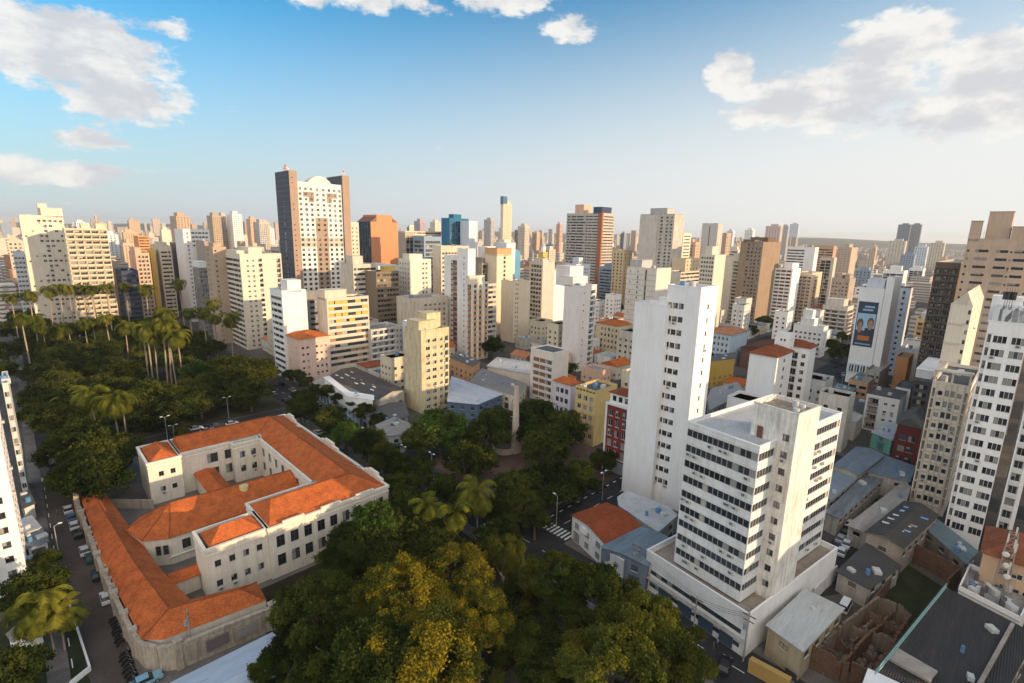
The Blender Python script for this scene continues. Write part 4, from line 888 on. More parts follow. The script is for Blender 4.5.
# twin-shaft tower
tw = bld('office_tower', 'pale skyscraper with white gridded front, two brown side shafts and an arched top', 'skyscraper', (296.5, 181.5), 331, None, 341.5, paint((.78, .73, .68), .10),
    dict(R=[(.0, .36, 'grid', dict(n=3, w=1.9, h=1.7, style='dark', cellmat=lambda c, r, n: 1 if (n-3-c*1 <= r+2 and r < n-1 and c+r > n-2) else (2 if r in (17, 18) else None))), (.36, .64, 'grid', dict(n=2, w=1.9, h=1.7, style='dark', cellmat=lambda c, r, n: 1 if r < n-6 else (1 if r < n-1 and c == 9 else None))), (.64, 1.0, 'grid', dict(n=3, w=1.9, h=1.7, style='dark', cellmat=lambda c, r, n: 1 if (n-3-(2-c) <= r+2 and r < n-1 and (2-c)+r > n-2) else (2 if r in (17, 18) else None)))]),
    Dd=22, fh=3.35, mats2=(paint((.34, .25, .19), .15), paint((.46, .45, .38), .1)), ref='the twin-shaft skyscraper', cap=100)
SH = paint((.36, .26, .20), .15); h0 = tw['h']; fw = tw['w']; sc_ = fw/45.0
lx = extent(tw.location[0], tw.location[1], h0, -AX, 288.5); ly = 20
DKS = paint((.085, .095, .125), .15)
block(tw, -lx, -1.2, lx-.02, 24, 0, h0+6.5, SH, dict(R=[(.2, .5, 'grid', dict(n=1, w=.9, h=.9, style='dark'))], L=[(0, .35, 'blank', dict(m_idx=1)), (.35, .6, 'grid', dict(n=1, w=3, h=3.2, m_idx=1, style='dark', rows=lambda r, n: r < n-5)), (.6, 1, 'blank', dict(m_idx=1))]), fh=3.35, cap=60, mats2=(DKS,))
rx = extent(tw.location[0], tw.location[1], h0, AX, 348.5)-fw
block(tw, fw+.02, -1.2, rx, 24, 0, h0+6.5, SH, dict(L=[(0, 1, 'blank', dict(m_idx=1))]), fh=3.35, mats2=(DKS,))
q = MB(); nn = 16; aw = fw*.52; pts = [(fw/2-aw/2+aw*i/nn, 0, h0+.1+4.6*math.sin(math.pi*i/nn)**.75) for i in range(nn+1)]
for i in range(nn):
    a, b = pts[i], pts[i+1]; q.quad((a[0], -.3, h0), (b[0], -.3, h0), (b[0], -.3, b[2]), (a[0], -.3, a[2])); q.quad((a[0], -.3, a[2]), (b[0], -.3, b[2]), (b[0], 8, b[2]), (a[0], 8, a[2])); q.quad((b[0], 8, h0), (a[0], 8, h0), (a[0], 8, a[2]), (b[0], 8, b[2]))
q.build('arched_crown', paint((.78, .70, .60), .1), tw)
ra = random.Random(11)
for k in range(9):
    q = MB(); z = h0+6.4; hh = ra.uniform(2, 5.5); q.cyl(0, 0, z, z+hh, .15, .1, 5); q.box(-.6, .6, -.4, .4, z+hh*.6, z+hh*.6+1.0); q.build('antenna', plain((.55, .5, .48) if k % 3 else (.45, .1, .07)), tw, (ra.uniform(-lx, 0) if k < 6 else fw+ra.uniform(0, rx), ra.uniform(1, 14), 0))
# orange tower
og = bld('office_tower', 'orange walled tower with dark glass left side and sloping shoulders', 'office tower', (370.5, 221.5), 318, 357, 397.5, paint((.60, .26, .135), .1),
    dict(L=[(0, 1, 'grid', dict(n=5, w=2.6, h=2.8, style='dark', sill=.15, m_idx=1))]), fh=3.2, near=False, ref='the orange tower', roof='none', mats2=(blueD,))
w_, d_, h_ = og['w'], og['d'], og['h']
q = MB(); q.prism([(w_*.22, 0), (w_*.8, 0), (w_*.8, d_), (w_*.22, d_)], h_, h_+5.5); q.build('crown_block', paint((.60, .26, .135), .1), og)
q = MB(); q.quad((0, -.2, h_), (w_*.22, -.2, h_), (w_*.22, -.2, h_+4)); q.quad((0, -.2, h_), (w_*.22, -.2, h_+4), (w_*.22, d_, h_+4), (0, d_, h_)); q.quad((w_*.8, -.2, h_), (w_, -.2, h_), (w_*.8, -.2, h_+3)); q.quad((w_*.8, -.2, h_+3), (w_, -.2, h_), (w_, d_, h_), (w_*.8, d_, h_+3)); q.build('sloping_roof', paint((.24, .12, .09)), og)
bld('apartment_tower', 'cream strip of windows between the skyscraper and the orange tower', 'apartment tower', (350, 222), 322, None, 358.5, cream, dict(R=[G(2)]), Dd=12, near=False)
bld('office_building', 'low block with shaded window bands at the foot of the twin-shaft skyscraper', 'office block', (353, 264.5), 348, None, 376, creamD, dict(R=[Bd()]), Dd=16, ph=((.15, .6, .3, .8, 4.5),))
bld('office_building', 'dark brown block with a fine window grid below the orange tower', 'office block', (376, 272), 350, None, 399, paint((.22, .17, .12)), dict(R=[G(7, 1.8, 1.6)]), Dd=14, near=False, ph=((.6, .95, .2, .8, 2.5, yellow),))
bld('warehouse', 'wide pale flat-roofed hall between the orange tower and the white block', 'hall', (375, 266), 334, None, 400, bluew, dict(), Dd=30, near=False, roofmat=ROOFL)
bld('apartment_building', 'white block with a lit narrow front and windowed shaded side, in mid view', 'apartment block', (409.5, 259.5), 344, 398.5, 431, paint((.68, .62, .53)), dict(L=[G(4, 1.2, 1.3)], R=[(.55, .85, 'grid', dict(n=2, w=1.5, h=1.3)), (.1, .2, 'blank', {})]), ph=((.1, .7, .2, .8, 3),), ref='the white narrow-front block')
bld('apartment_building', 'beige slab end with brown recess left of the blue glass block', 'apartment block', (405, 232.5), 322, 398.5, 414, paint((.42, .36, .30)), dict(R=[(.1, .9, 'log', dict(n=2))]), near=False)
bld('office_building', 'blue glass office block with fine floor bands', 'office block', (424, 236.5), 326, 413, 441.5, glassb, dict(L=[Bd(.05, .95, sill=.8, h=1.9)], R=[Bd(.05, .95, sill=.8, h=1.9)]), near=False, ref='the blue glass block')
bld('apartment_building', 'broad white-topped block with an orange band above the blue glass', 'apartment block', (405, 231), 300, None, 441, paint((.68, .58, .45)), dict(R=[Bd()]), Dd=16, near=False)
bld('office_tower', 'teal glass tower with a ribbed front and a pale slab on its right', 'office tower', (449.5, 218), 300, None, 468.5, teal, dict(R=[(.02, .98, 'grid', dict(n=7, w=2.0, h=2.2, sill=.3))]), Dd=14, near=False, ph=((.3, .7, .2, .8, 4.0),), ref='the teal tower')
bld('apartment_tower', 'pale slender slab attached to the right of the teal tower', 'apartment tower', (469, 221), 301, None, 477.5, bluew, dict(), Dd=14, near=False)
bld('apartment_building', 'long cream slab with a blank grey end behind the balcony tower', 'apartment block', (441, 246), 338, 432.5, 469, creamD, dict(R=[(.03, .97, 'grid', dict(n=9, w=2.0, h=1.3, style='dark'))]), near=False)
jt = bld('apartment_tower', 'tall stepped white tower with a red balcony column on its shaded side', 'apartment tower', (468, 249), 356, 457.5, 475.5, white, dict(L=[(.55, .7, 'grid', dict(n=1, w=.9, h=1.0))], R=[]), ref='the stepped white tower')
x_, y_, h_ = loc_in(jt, (457.5, 260), 352)
block(jt, 0.3, jt['d']+.02, jt['w']*.9, 13, 0, jt['h']*.93, white, dict(L=[(.5, .95, 'log', dict(n=1, pier=.3))]), balc=dict(m=BALR, out=.3, h=.9))
jk = bld('apartment_tower', 'cream tower with orange striped balconies on its sunlit front', 'apartment tower', (471.5, 283), 361, 467, 488.5, cream, dict(L=[(.2, .9, 'log', dict(n=1, pier=.2))], R=[(.12, .32, 'grid', dict(n=1, w=1.8, h=2.0)), (.42, .62, 'grid', dict(n=1, w=1.8, h=2.0)), (.78, .96, 'grid', dict(n=1, w=1.8, h=2.0))]), balc=dict(m=BALR, out=.2, h=.9), ph=((-.1, .8, .1, .9, 3.5),), ref='the orange-striped tower')
for f_ in (.22, .52, .87):
    for r_ in range(int((jk['h']-2)/3)):
        q = MB(); q.box(-1.1, 1.1, -.35, .0, 0, .9); q.build('balcony', plain((.66, .26, .07), .7), jk, (jk['w']*f_, 0, .7+3*r_))
bld('apartment_tower', 'pale banded slab showing its edge right of the orange-striped tower', 'apartment tower', (487.5, 284), 350, None, 497, creamD, dict(R=[Bd(.05, .95, sill=.8, h=1.5)]), Dd=12)
bld('apartment_tower', 'plain cream tower with twin columns of small windows near the obelisk', 'apartment tower', (514, 281.5), 343, 501.3, 530.5, paint((.70, .59, .44), .15), dict(R=[(.08, .30, 'grid', dict(n=2, w=.9, h=.9, style='dark'))]), ref='the plain cream tower')
bld('apartment_building', 'cream block with an ochre top storey and one window column', 'apartment block', (497, 254.5), 335, None, 513, paint((.70, .60, .45)), dict(R=[(.35, .6, 'grid', dict(n=1, w=2, h=2.2, style='dark'))]), Dd=14, ph=((.0, .9, .0, .9, 4, paint((.55, .33, .16))),))
bld('apartment_building', 'weathered grey stepped block of balconies left of the ochre-topped block', 'apartment block', (482, 263), 334, None, 497.5, paint((.36, .32, .27), .5), dict(R=[Lg(3)]), Dd=16, near=False, ph=((.2, .6, .2, .8, 3),))
bld('apartment_tower', 'slim white windowless column tower with a teal neighbour', 'apartment tower', (506.5, 243), 326, None, 515.5, bluew, dict(), Dd=12)
bld('apartment_building', 'narrow teal-blue painted block beside the slim white column', 'apartment block', (515.5, 251), 318, None, 520.5, paint((.12, .32, .46)), dict(), Dd=12)
bld('apartment_building', 'white block of grey window bands left of the slim white column', 'apartment block', (487.5, 247), 318, 478, 507, white, dict(R=[Bd(.05, .95)]), near=False)
bld('office_building', 'grey block with a dark square window lattice, below the church', 'office block', (543, 262), 332, 529.5, 555, paint((.55, .50, .43)), dict(L=[(.12, .92, 'grid', dict(n=4, w=2.3, h=2.2, style='dark'))], R=[]), fh=3.2, near=True, ph=((.1, .5, .1, .8, 2.2),), ref='the dark lattice block')
bld('apartment_building', 'low white blocks with a bluish window strip right of the lattice block', 'apartment block', (553, 271), 330, 543.5, 566, white, dict(L=[(.55, .85, 'band', dict(sill=.8, h=1.6))]), near=False)
bld('apartment_tower', 'tall distant slender tower with a blue cap, alone on the skyline', 'apartment tower', (503.5, 203.5), 268, 500.8, 512, paint((.66, .55, .42), .1), dict(R=[(.1, .9, 'grid', dict(n=5, w=1.6, h=1.2))]), near=False, ph=((-.05, .45, .0, 1, 14, paint((.08, .16, .26))), (.45, .8, .1, .9, 6)), fh=3.2, ref='the slender blue-capped tower')
# church
ch_ = thing('church', 'yellow church with a domed bell tower and small spire beyond the lattice block', 'church', (*foot(546, 252, 292)[:2], 0), GA); REFS.append((547, 245, 'the yellow church'))
ym = paint((.66, .46, .14), .15); hc_ = foot(546, 252, 292)[2]
s_, t_ = st(ch_.location[0], ch_.location[1]); OCC.append((s_-6, s_+25, t_-2, t_+42))
block(ch_, 3, 0, 16, 38, 0, hc_*.62, ym, dict(R=[G(3, 2, 4)]), fh=8, near=False, roof='gable', roofmat=TILE, hipz=5)
block(ch_, -5, 0, 8, 8, 0, hc_, ym, dict(R=[G(1, 2.4, 4)], L=[G(1, 2.4, 4)]), fh=9, near=False)
q = MB(); q.cyl(-1, 4, hc_, hc_+6, 3.2, 3.0, 10); q.build('belfry', white, ch_); q = MB(); q.cyl(-1, 4, hc_+6, hc_+9, 3.2, 1.8, 10); q.cyl(-1, 4, hc_+9, hc_+17, 1.3, .1, 8); q.build('spire', paint((.5, .52, .55)), ch_)
# banded brown tower
hb_ = bld('apartment_tower', 'tall dark tower with close horizontal bands, a rust stripe and a sunlit right front', 'apartment tower', (602.5, 213), 303, 567, 614.5, paint((.52, .46, .40), .2),
    dict(L=[Bd(.01, .62, sill=.75, h=1.55, m=.1), Bd(.63, .90, sill=.9, h=1.2, m=.1)], R=[Bd(.1, 1, sill=.9, h=1.2, m=.2)]), fh=3.0, ph=((.1, .7, .55, .8, 9, peach), (.0, .8, .02, .25, 6, blueD)), ref='the dark banded tower')
for z_ in (0,):
    q = MB(); q.box(-.6, hb_['w']*.08, -.5, hb_['d']*.10, 0, hb_['h']+.3); q.build('corner_shaft', paint((.36, .14, .07), .15), hb_)
bld('apartment_building', 'tan tower pair with lit right wall, right of the dark banded tower', 'apartment block', (624, 250), 312, 613, 632.5, paint((.60, .46, .27)), dict(L=[G(3, 1.6, 1.6)], R=[G(2)]), near=False)
# big weathered tower and its neighbours
mt = bld('apartment_tower', 'weathered tall tower with a blank grey side and deep window recess', 'apartment tower', (675, 214), 318, 641, 684.5, paint((.56, .49, .43), .4),
    dict(L=[(.55, .72, 'grid', dict(n=1, w=2.2, h=1.6, style='dark')), (.74, .98, 'grid', dict(n=2, w=1.9, h=1.5, style='dark'))], R=[]), ph=((.1, .9, .25, .75, 5.0, grey),), parapet=(.75, greyD), ref='the weathered tall tower', tanks=2)
q = MB(); q.box(-.9, .02, mt['d']*.46, mt['d']*1.0, 1, mt['h']-1); q.build('side_wall', paint((.60, .53, .47), .25), mt)
cf = bld('apartment_building', 'cream block with thin floor lines and sunlit right wall, before the weathered tower', 'apartment block', (657, 268.7), 360, 627, 671.5, paint((.66, .60, .53), .15), dict(L=[(.05, .22, 'grid', dict(n=1, w=.7, h=1.0, style='dark', skip=lambda c, r: r % 2)), (.3, .48, 'grid', dict(n=1, w=.8, h=1.2, style='dark')), (.62, .7, 'grid', dict(n=1, w=1.0, h=2.7, style='dark', sill=.1))], R=[]), ph=((.1, .8, .55, .95, 4.0, grey),), tanks=2, ref='the cream block with floor lines')
for r_ in range(int(cf['h']/3)):
    q = MB(); q.box(-.09, .02, .1, cf['d']-.1, 0, .16); q.build('ledge', greyD, cf, (0, 0, .5+3*r_))
bld('apartment_tower', 'slim sunlit tower of window bands just right of the weathered tower', 'apartment tower', (683.5, 233), 312, None, 691.5, cream, dict(R=[Bd(.1, .9, sill=1, h=1)]), Dd=10, near=False)
bld('apartment_building', 'sunlit cream house block with an arched parapet below the slim banded tower', 'apartment block', (686, 259), 322, None, 699.5, paint((.66, .50, .33)), dict(R=[G(4, 1.5, 1.6)]), Dd=12, near=False)
bld('apartment_building', 'low shaded block with dark bands above the tall plain tower roof', 'apartment block', (681, 272), 326, None, 701, creamD, dict(R=[Bd()]), Dd=12, near=False)
bld('apartment_building', 'white gridded block with red roofs right of the weathered tower', 'apartment block', (715, 255), 338, 701, 726, paint((.66, .58, .47)), dict(L=[G(5, 1.3, 1.4, style='dark')], R=[]), ph=((.1, .6, .3, .8, 5.5),), ref='the white gridded block')
bld('apartment_tower', 'grey tower with dark top band and a sunlit edge in the back row', 'apartment tower', (718.5, 223.5), 296, 702.5, 723.5, paint((.54, .50, .46)), dict(L=[(.45, .52, 'grid', dict(n=1, w=1.4, h=2.4, sill=.2))], R=[G(2)]), near=False, parapet=(6, greyD), ref='the grey dark-topped tower')
bld('apartment_tower', 'brown and grey shaded tower pair behind the white gridded block', 'apartment tower', (727, 233), 306, 722.5, 731.5, tan, dict(R=[G(2)]), near=False)
sb = bld('apartment_tower', 'cream tower with blank side and balconies, sunlit fin at its corner', 'apartment tower', (742, 257), 322, 721, 752.5, cream, dict(L=[(.62, .92, 'log', dict(n=1, pier=.4))], R=[(.5, .85, 'log', dict(n=1, pier=.5))]), ref='the cream finned tower', balc=dict(m=BALC, out=.3, h=.9), ph=((.2, .7, .1, .5, 2.6),))
q = MB(); q.box(-.5, .5, -.8, .3, 0, sb['h']+3.5); q.build('corner_fin', cream, sb)
bld('apartment_tower', 'very dark brown tower with a sunlit right wall, behind the cream finned tower', 'apartment tower', (763.5, 242), 326, 741, 781.5, paint((.30, .22, .155), .3), dict(L=[(.3, .95, 'grid', dict(n=4, w=1.7, h=1.6, style='dark'))], R=[]), ph=((.35, .8, .1, .9, 3.5, brown), (.0, .4, .4, .9, -1.5+3, brown)), ref='the dark brown tower', mats2=())
wu = bld('apartment_building', 'white tower with wide dark window bays and a stepped rooftop', 'apartment block', (793, 269), 324, 775, 801, white2, dict(L=[(.06, .94, 'grid', dict(n=3, w=3.6, h=1.5, style='dark', sill=.9))], R=[]), ph=((.1, .9, .1, .55, 4.5),), ref='the white tower with wide bays')
bld('apartment_building', 'beige balcony block with a sunlit orange-edged wall', 'apartment block', (812.5, 273), 322, 798, 822.5, paint((.62, .50, .38)), dict(L=[Lg(3)], R=[(.3, .6, 'log', dict(n=1))]), balc=dict(m=plain((.55, .42, .30)), out=.3, h=.8), ref='the beige balcony block')
bld('apartment_building', 'long white banded slab with a blank white end wall', 'apartment block', (815.5, 247.5), 308, 787, 819, white, dict(L=[Bd(.02, .66, sill=.9, h=1.4)]), near=False, ref='the long white banded slab')
bld('apartment_building', 'beige block of close window bands right of the white banded slab', 'apartment block', (834.5, 258), 314, 820.5, 837, paint((.56, .48, .40)), dict(L=[Lg(2, .03, .8)]), near=False)
bld('apartment_building', 'red-brown and cream block behind the beige banded one', 'apartment block', (834, 246), 300, 815, 837, paint((.50, .30, .20)), dict(L=[Bd()]), near=False)
bld('apartment_tower', 'brownish-beige tower with a raised centre standing apart on the right', 'apartment tower', (852, 247.5), 296, 838, 858, paint((.46, .37, .29)), dict(L=[G(4, 1.0, 1.0), ]), near=False, ph=((.1, .7, .25, .6, 4),), ref='the brownish-beige tower')
bld('apartment_building', 'curved-front pale block of long balconies above the dark street trees', 'apartment block', (848, 307), 341, 823, 854, paint((.60, .54, .47), .35), dict(L=[Lg(3, .02, .98, pier=.4)], R=[Lg(2)]), ph=((.1, .8, .2, .9, 4.5),), balc=dict(m=plain((.60, .55, .48)), out=.7, h=.9), tanks=2, ref='the pale balcony block')
bld('apartment_building', 'low red-roofed wing on the left of the pale balcony block', 'apartment block', (826, 309), 338, 811, 832, creamD, dict(L=[Lg(2)]), roof='hip', roofmat=TILED, near=False, hipz=1.5)
bld('apartment_building', 'short white block with a stepped tower on its roof by the street trees', 'apartment block', (824, 327.5), 358, 794, 828.5, white, dict(L=[G(6, 1.3, 1.1, style='dark')], R=[G(1)]), ph=((.1, .9, .35, .8, 4.0), (.2, .8, .45, .7, 9.0)), ref='the short white block')
bld('apartment_building', 'brown weathered block with stepped roof huts behind the pale balcony block', 'apartment block', (850, 279), 326, 832, 856, paint((.42, .34, .28), .45), dict(L=[G(5, 1.3, 1.2)]), near=False, ph=((.1, .7, .5, .9, 4), (.2, .8, .1, .35, 3)))
# centre: around the plaza
yb = bld('apartment_building', 'stained yellowish block with paired windows and a roof hut, at the avenue', 'apartment block', (421, 331), 414, 403.8, 449, paint((.63, .52, .33), .45, scale=.6),
    dict(R=[(.12, .58, 'grid', dict(n=2, w=1.9, h=1.35)), (.64, .78, 'grid', dict(n=1, w=1.3, h=1.3)), (.82, .98, 'log', dict(n=1))]), fh=2.95, ph=((.05, .65, .2, .9, 3.0), (.45, .95, .4, .95, 5.4)), tanks=2, balc=dict(m=BALC, out=.4, h=.9), ref='the yellowish block', roofmat=ROOFD)
bld('apartment_building', 'sunlit cream block with a grey stained end, behind the yellowish block', 'apartment block', (412, 299), 358, 387, 448, paint((.60, .52, .42), .4), dict(R=[(.3, .95, 'grid', dict(n=5, w=1.5, h=1.4))]), Dd=16, tanks=3)
sf = bld('apartment_building', 'cream six-storey block with brown shutters and a blank right wall', 'apartment block', (553, 353), 405, 531, 569, paint((.70, .62, .54), .15), dict(L=[(.12, .98, 'log', dict(n=3, pier=.3))]), gf=1.5, fh=2.95, balc=dict(m=BALW, out=.15, h=.95), roofmat=ROOFD, ref='the brown-shuttered block', parapet=(.4, white))
for r_ in range(6):
    for c_ in range(2):
        q = MB(); q.box(-.02, .12, 0, sf['d']*.22, 0, 2.0); q.build('shutter', plain((.22, .10, .06)), sf, (.1, sf['d']*(.64-.0+.0-.285*c_), 1.9+2.95*r_+.5))
tw2 = bld('apartment_tower', 'tall white tower with a bright speckled right front, behind the brown-shuttered block', 'apartment tower', (580.5, 286), 372, 564.5, 597, paint((.72, .67, .63), .15), dict(R=[(.15, .35, 'grid', dict(n=1, w=.8, h=.8, skip=lambda c, r: (r*7) % 3 == 0)), (.62, .95, 'log', dict(n=1, pier=.4))]), balc=dict(m=BALW, out=.5, h=.9), ph=((.0, .9, .5, 1.3, 4.0), (.1, .9, .8, 1.7, 9.0)), ref='the tall white speckled tower')
bld('apartment_building', 'ornate cream corner building with a red tiled edge and arched ground floor', 'apartment block', (619, 326), 359, 596, 636.5, paint((.68, .57, .38), .2), dict(L=[(.2, .98, 'grid', dict(n=5, w=1.2, h=1.7, style='dark'))], R=[(.05, .95, 'grid', dict(n=5, w=1.1, h=1.7, style='dark'))]), fh=3.4, gf=1, roof='hip', roofmat=TILE, hipz=1.6, ref='the ornate corner building')
yf = bld('apartment_building', 'yellow five-storey corner building with a dark slotted roof terrace', 'apartment block', (596, 391.5), 447, 576, 617.5, paint((.64, .47, .20), .25), dict(L=[(.05, .95, 'grid', dict(n=3, w=1.5, h=1.7))], R=[(.8, .95, 'blank', {})]), fh=3.3, gf=1.2, roofmat=ROOFD, tanks=0, ref='the yellow five-storey building')
for r_ in range(5):
    q = MB(); q.box(-.15, .0, -.15, yf['d'], 0, .18); q.build('ledge', paint((.58, .43, .20)), yf, (0, 0, 1+3.3*r_))
for k in range(6):
    q = MB(); q.box(-.06, .04, 0, yf['d']*.11, 0, .5); q.build('vent_slot', plain((.06, .05, .04)), yf, (0, yf['d']*(.04+.16*k), yf['h']-1.0))
bd_ = bld('apartment_building', 'dark red brick building with white window frames beside the tall plain tower', 'apartment block', (637, 412), 480, 606.5, 650, paint((.22, .035, .03), .25), dict(L=[(.05, .97, 'grid', dict(n=4, w=1.5, h=2.0, sill=.8))]), fh=3.1, gf=4.3, roof='none', ref='the dark red brick building')
w_, d_, h_ = bd_['w'], bd_['d'], bd_['h']
q = MB(); q.box(-.18, w_+.1, -.1, d_+.18, h_-.2, h_+.35); q.build('cornice', white, bd_)
block(bd_, .8, .5, w_-1, d_-1.2, h_+.35, 3.2, white, dict(L=[(.05, .95, 'grid', dict(n=4, w=1.3, h=1.6, sill=.6, style='dark'))]), fh=3, gf=.1, roof='hip', roofmat=TILED, hipz=1.2)
q = MB(); q.box(-.2, .0, d_-.5, d_+.1, 0, h_-.2); q.build('corner_pilaster', white, bd_)
q = MB(); q.box(-.16, .0, .0, d_-.5, 4.2, 4.7); q.build('ledge', white, bd_)
for k in range(4):
    q = MB(); q.box(-.12, .02, d_*(.06+.23*k), d_*(.06+.23*k)+2.3, .1, 3.7); q.build('shop_front', plain((.42, .45, .48), .4), bd_)
bld('house', 'lilac house with a red roof between the shuttered and yellow buildings', 'house', (571, 385), 428, 554, 580, lilac, dict(L=[(.1, .9, 'grid', dict(n=3, w=1.5, h=1.8, style='dark'))]), fh=3.6, gf=.8, roof='hip', roofmat=TILE, hipz=1.8)
SLATE = paint((.17, .20, .25), .15)
for (N_, b_, xl_, w_, m_, lb) in [((911, 224.5), 262, 898.5, 16, SLATE, 'dark slate tower, left one of the twin pair on the right horizon'), ((922, 224.5), 262, 910.5, 16, paint((.24, .25, .27), .15), 'dark grey tower, right one of the twin pair on the right horizon'), ((906, 241), 272, 889, 18, creamD, 'pale square block standing before the dark twin towers'), ((928, 247), 280, 915, 14, bluew, 'bluish white block right below the dark twin towers'), ((945, 243), 276, 931, 18, creamD, 'cream block between the dark twin towers and the balcony block'), ((781, 226), 268, 766, 16, paint((.56, .44, .40)), 'pinkish striped tower on the skyline right of the dark brown tower'), ((788.5, 226), 262, 781.5, 14, grey, 'thin grey tower with a pointed top beside the pinkish skyline tower'), ((799, 224), 258, 790, 12, bluew, 'pale bluish slab alone on the skyline right of the pinkish tower'),
        ((176, 216), 280, 169.5, 15, paint((.50, .36, .26)), 'brown and cream tower topping the skyline behind the tall white one'), ((212, 215.5), 272, 206.5, 12, tan, 'brown sided skyline tower with a small hut on its roof'), ((221, 215.5), 270, 216, 10, beige, 'beige skyline tower touching the brown sided one'), ((232, 214), 272, 226, 14, white, 'white skyline tower with a blue-grey side, left of the twin-shaft skyscraper'), ((250, 219), 266, 246, 12, peach, 'small peach skyline tower behind the white sunshade slab'), ((259, 222), 272, 253, 12, grey, 'grey skyline tower nearest the twin-shaft skyscraper'), ((420, 221), 266, 414, 14, paint((.42, .34, .40)), 'mauve skyline tower left of the teal one'), ((435, 222), 268, 430, 14, cream, 'cream skyline tower just left of the teal one'), ((491, 219.5), 262, 484, 12, grey, 'grey skyline tower left of the slender blue-capped one'), ((525, 226), 270, 518, 13, creamD, 'cream double skyline tower right of the slender blue-capped one'), ((560, 224), 264, 556.5, 8, peach, 'thin peach skyline tower left of the dark banded tower'), ((733, 231), 268, 727, 12, bluew, 'pale skyline block right of the grey dark-topped tower'), ((753, 230), 268, 745, 14, white, 'white skyline block above the dark brown tower')]:
    bld('apartment_tower', lb, 'apartment tower', N_, b_, xl_, None, m_, dict(L=[G(5, 1.5, 1.5)], R=[G(4, 1.4, 1.4)]), Wd=w_, near=False, ph=((.2, .7, .2, .7, 4.5),))
# ------------------------------------------------------------------ low buildings: right lower part
BLUER = sheet((.20, .26, .31), .35, 'Y'); BLUER2 = sheet((.24, .30, .35), .3, 'X'); TEALR = sheet((.14, .24, .26), .4, 'Y'); BEIGER = sheet((.42, .38, .33), .35, 'Y'); DARKR = sheet((.055, .048, .04), .4, 'X', 1.2); DARKR2 = sheet((.034, .028, .024), .4, 'Y', 1.0)
GREYR = sheet((.30, .30, .30), .4, 'X'); WHITER = sheet((.58, .62, .66), .25, 'X'); TRANSR = sheet((.46, .49, .50), .2, 'Y', .9)
def skylights(root, loc, Z, n, cols, seed=1, u=(.15, .85), v=(.15, .85), size=(.5, 1.4), gable=0.0):
    rs = random.Random(seed)
    for i in range(n):
        a, b = rs.uniform(*u), rs.uniform(*v)
        p = [(1-a)*(1-b)*loc[0][k]+a*(1-b)*loc[1][k]+a*b*loc[2][k]+(1-a)*b*loc[3][k] for k in (0, 1)]
        z = sum(Z)/4+gable(a, b)+.05 if callable(gable) else sum(Z)/4+.05
        q = MB(); q.box(p[0]-size[0]/2, p[0]+size[0]/2, p[1]-size[1]/2, p[1]+size[1]/2, z-.1, z+.08); q.build('skylight', plain(rs.choice(cols), .4), root)
poly_bld('warehouse', 'dull blue-grey metal roofed shed nearest to the dark red gabled house', 'shed', [(833, 466), (857, 447), (884, 455), (857, 475)], 7, BLUER, CONC, gable=.8)
poly_bld('warehouse', 'long blue-grey shed roof with pale translucent strips by the red gabled house', 'shed', [(868, 472), (884, 455), (914, 466), (909, 481)], 6, BLUER, CONC)
r, lc, Z = poly_bld('warehouse', 'striped metal shed roof sloping down to the yard of parked cars', 'shed', [(826, 512), (872, 469), (887, 475), (838, 518)], 5, sheet((.20, .215, .23), .55, 'Y', .5), CONC)
poly_bld('warehouse', 'flat blue-grey roof tucked against the right side of the office block', 'shed', [(828, 498), (829, 469), (857, 477), (829, 500)], 6, BLUER2, CONC)
poly_bld('warehouse', 'long beige corrugated canopy roof between the parking yard and the dark shed', 'shed', [(848, 525), (901, 482), (910, 486), (905, 502), (866, 532)], 5, BEIGER, CONC)
r, lc, Z = poly_bld('warehouse', 'dark brown gabled shed with scattered blue and white skylights', 'shed', [(866, 532), (905, 501.5), (938, 515), (902, 548)], 7, DARKR, paint((.36, .31, .26), .4), gable=1.1)
def tentg(a, b): return 1.0-abs(b-.5)*2.0
skylights(r, lc, Z, 14, [(.6, .6, .58), (.20, .42, .68), (.66, .66, .64)], 4, gable=lambda a, b: 1.05-abs((b if math.dist(lc[0], lc[1]) < math.dist(lc[1], lc[2]) else b)-.5)*1.9 if False else .55)
poly_bld('shop', 'teal metal roof shop by the east street below the poster building', 'shop', [(829, 394), (838, 383), (856, 388), (843, 399)], 5, TEALR, CONC)
poly_bld('house', 'low white flat building beside the white three-storey block', 'house', [(838, 402), (846, 394), (866, 401), (862, 414)], 6, ROOFD, white)
rr3 = bld('apartment_building', 'white three-storey block with a dark roof and brown shuttered bays', 'apartment block', (900, 399.5), 436, 867, 907.5, white, dict(L=[(.05, .42, 'log', dict(n=1, pier=.3)), (.5, .95, 'grid', dict(n=2, w=1.1, h=.9))]), fh=3.1, roofmat=ROOFD, parapet=(.3, ROOFD), balc=dict(m=plain((.28, .19, .13)), out=.1, h=.9))
bld('apartment_building', 'white flat dark-roofed block tucked behind the three-storey one', 'apartment block', (911, 389), 424, 896, 917, white, dict(), roofmat=ROOFD, parapet=(.3, ROOFD))
gt = poly_bld('shop', 'mint green fronted shop with a white sheet roof', 'shop', [(872, 432), (886, 422), (897.5, 422), (892, 440)], 5.5, WHITER, paint((.16, .42, .32), .25))[0]
ug = bld('house', 'dark red gabled brick house with dark openings beside the mint green shop', 'house', (921, 428), 470, 898, 930, paint((.15, .03, .03), .3), dict(L=[(.12, .9, 'grid', dict(n=2, w=1.8, h=1.8, style='dark'))]), fh=3.6, roof='gable', roofmat=ROOFD, hipz=2.5)
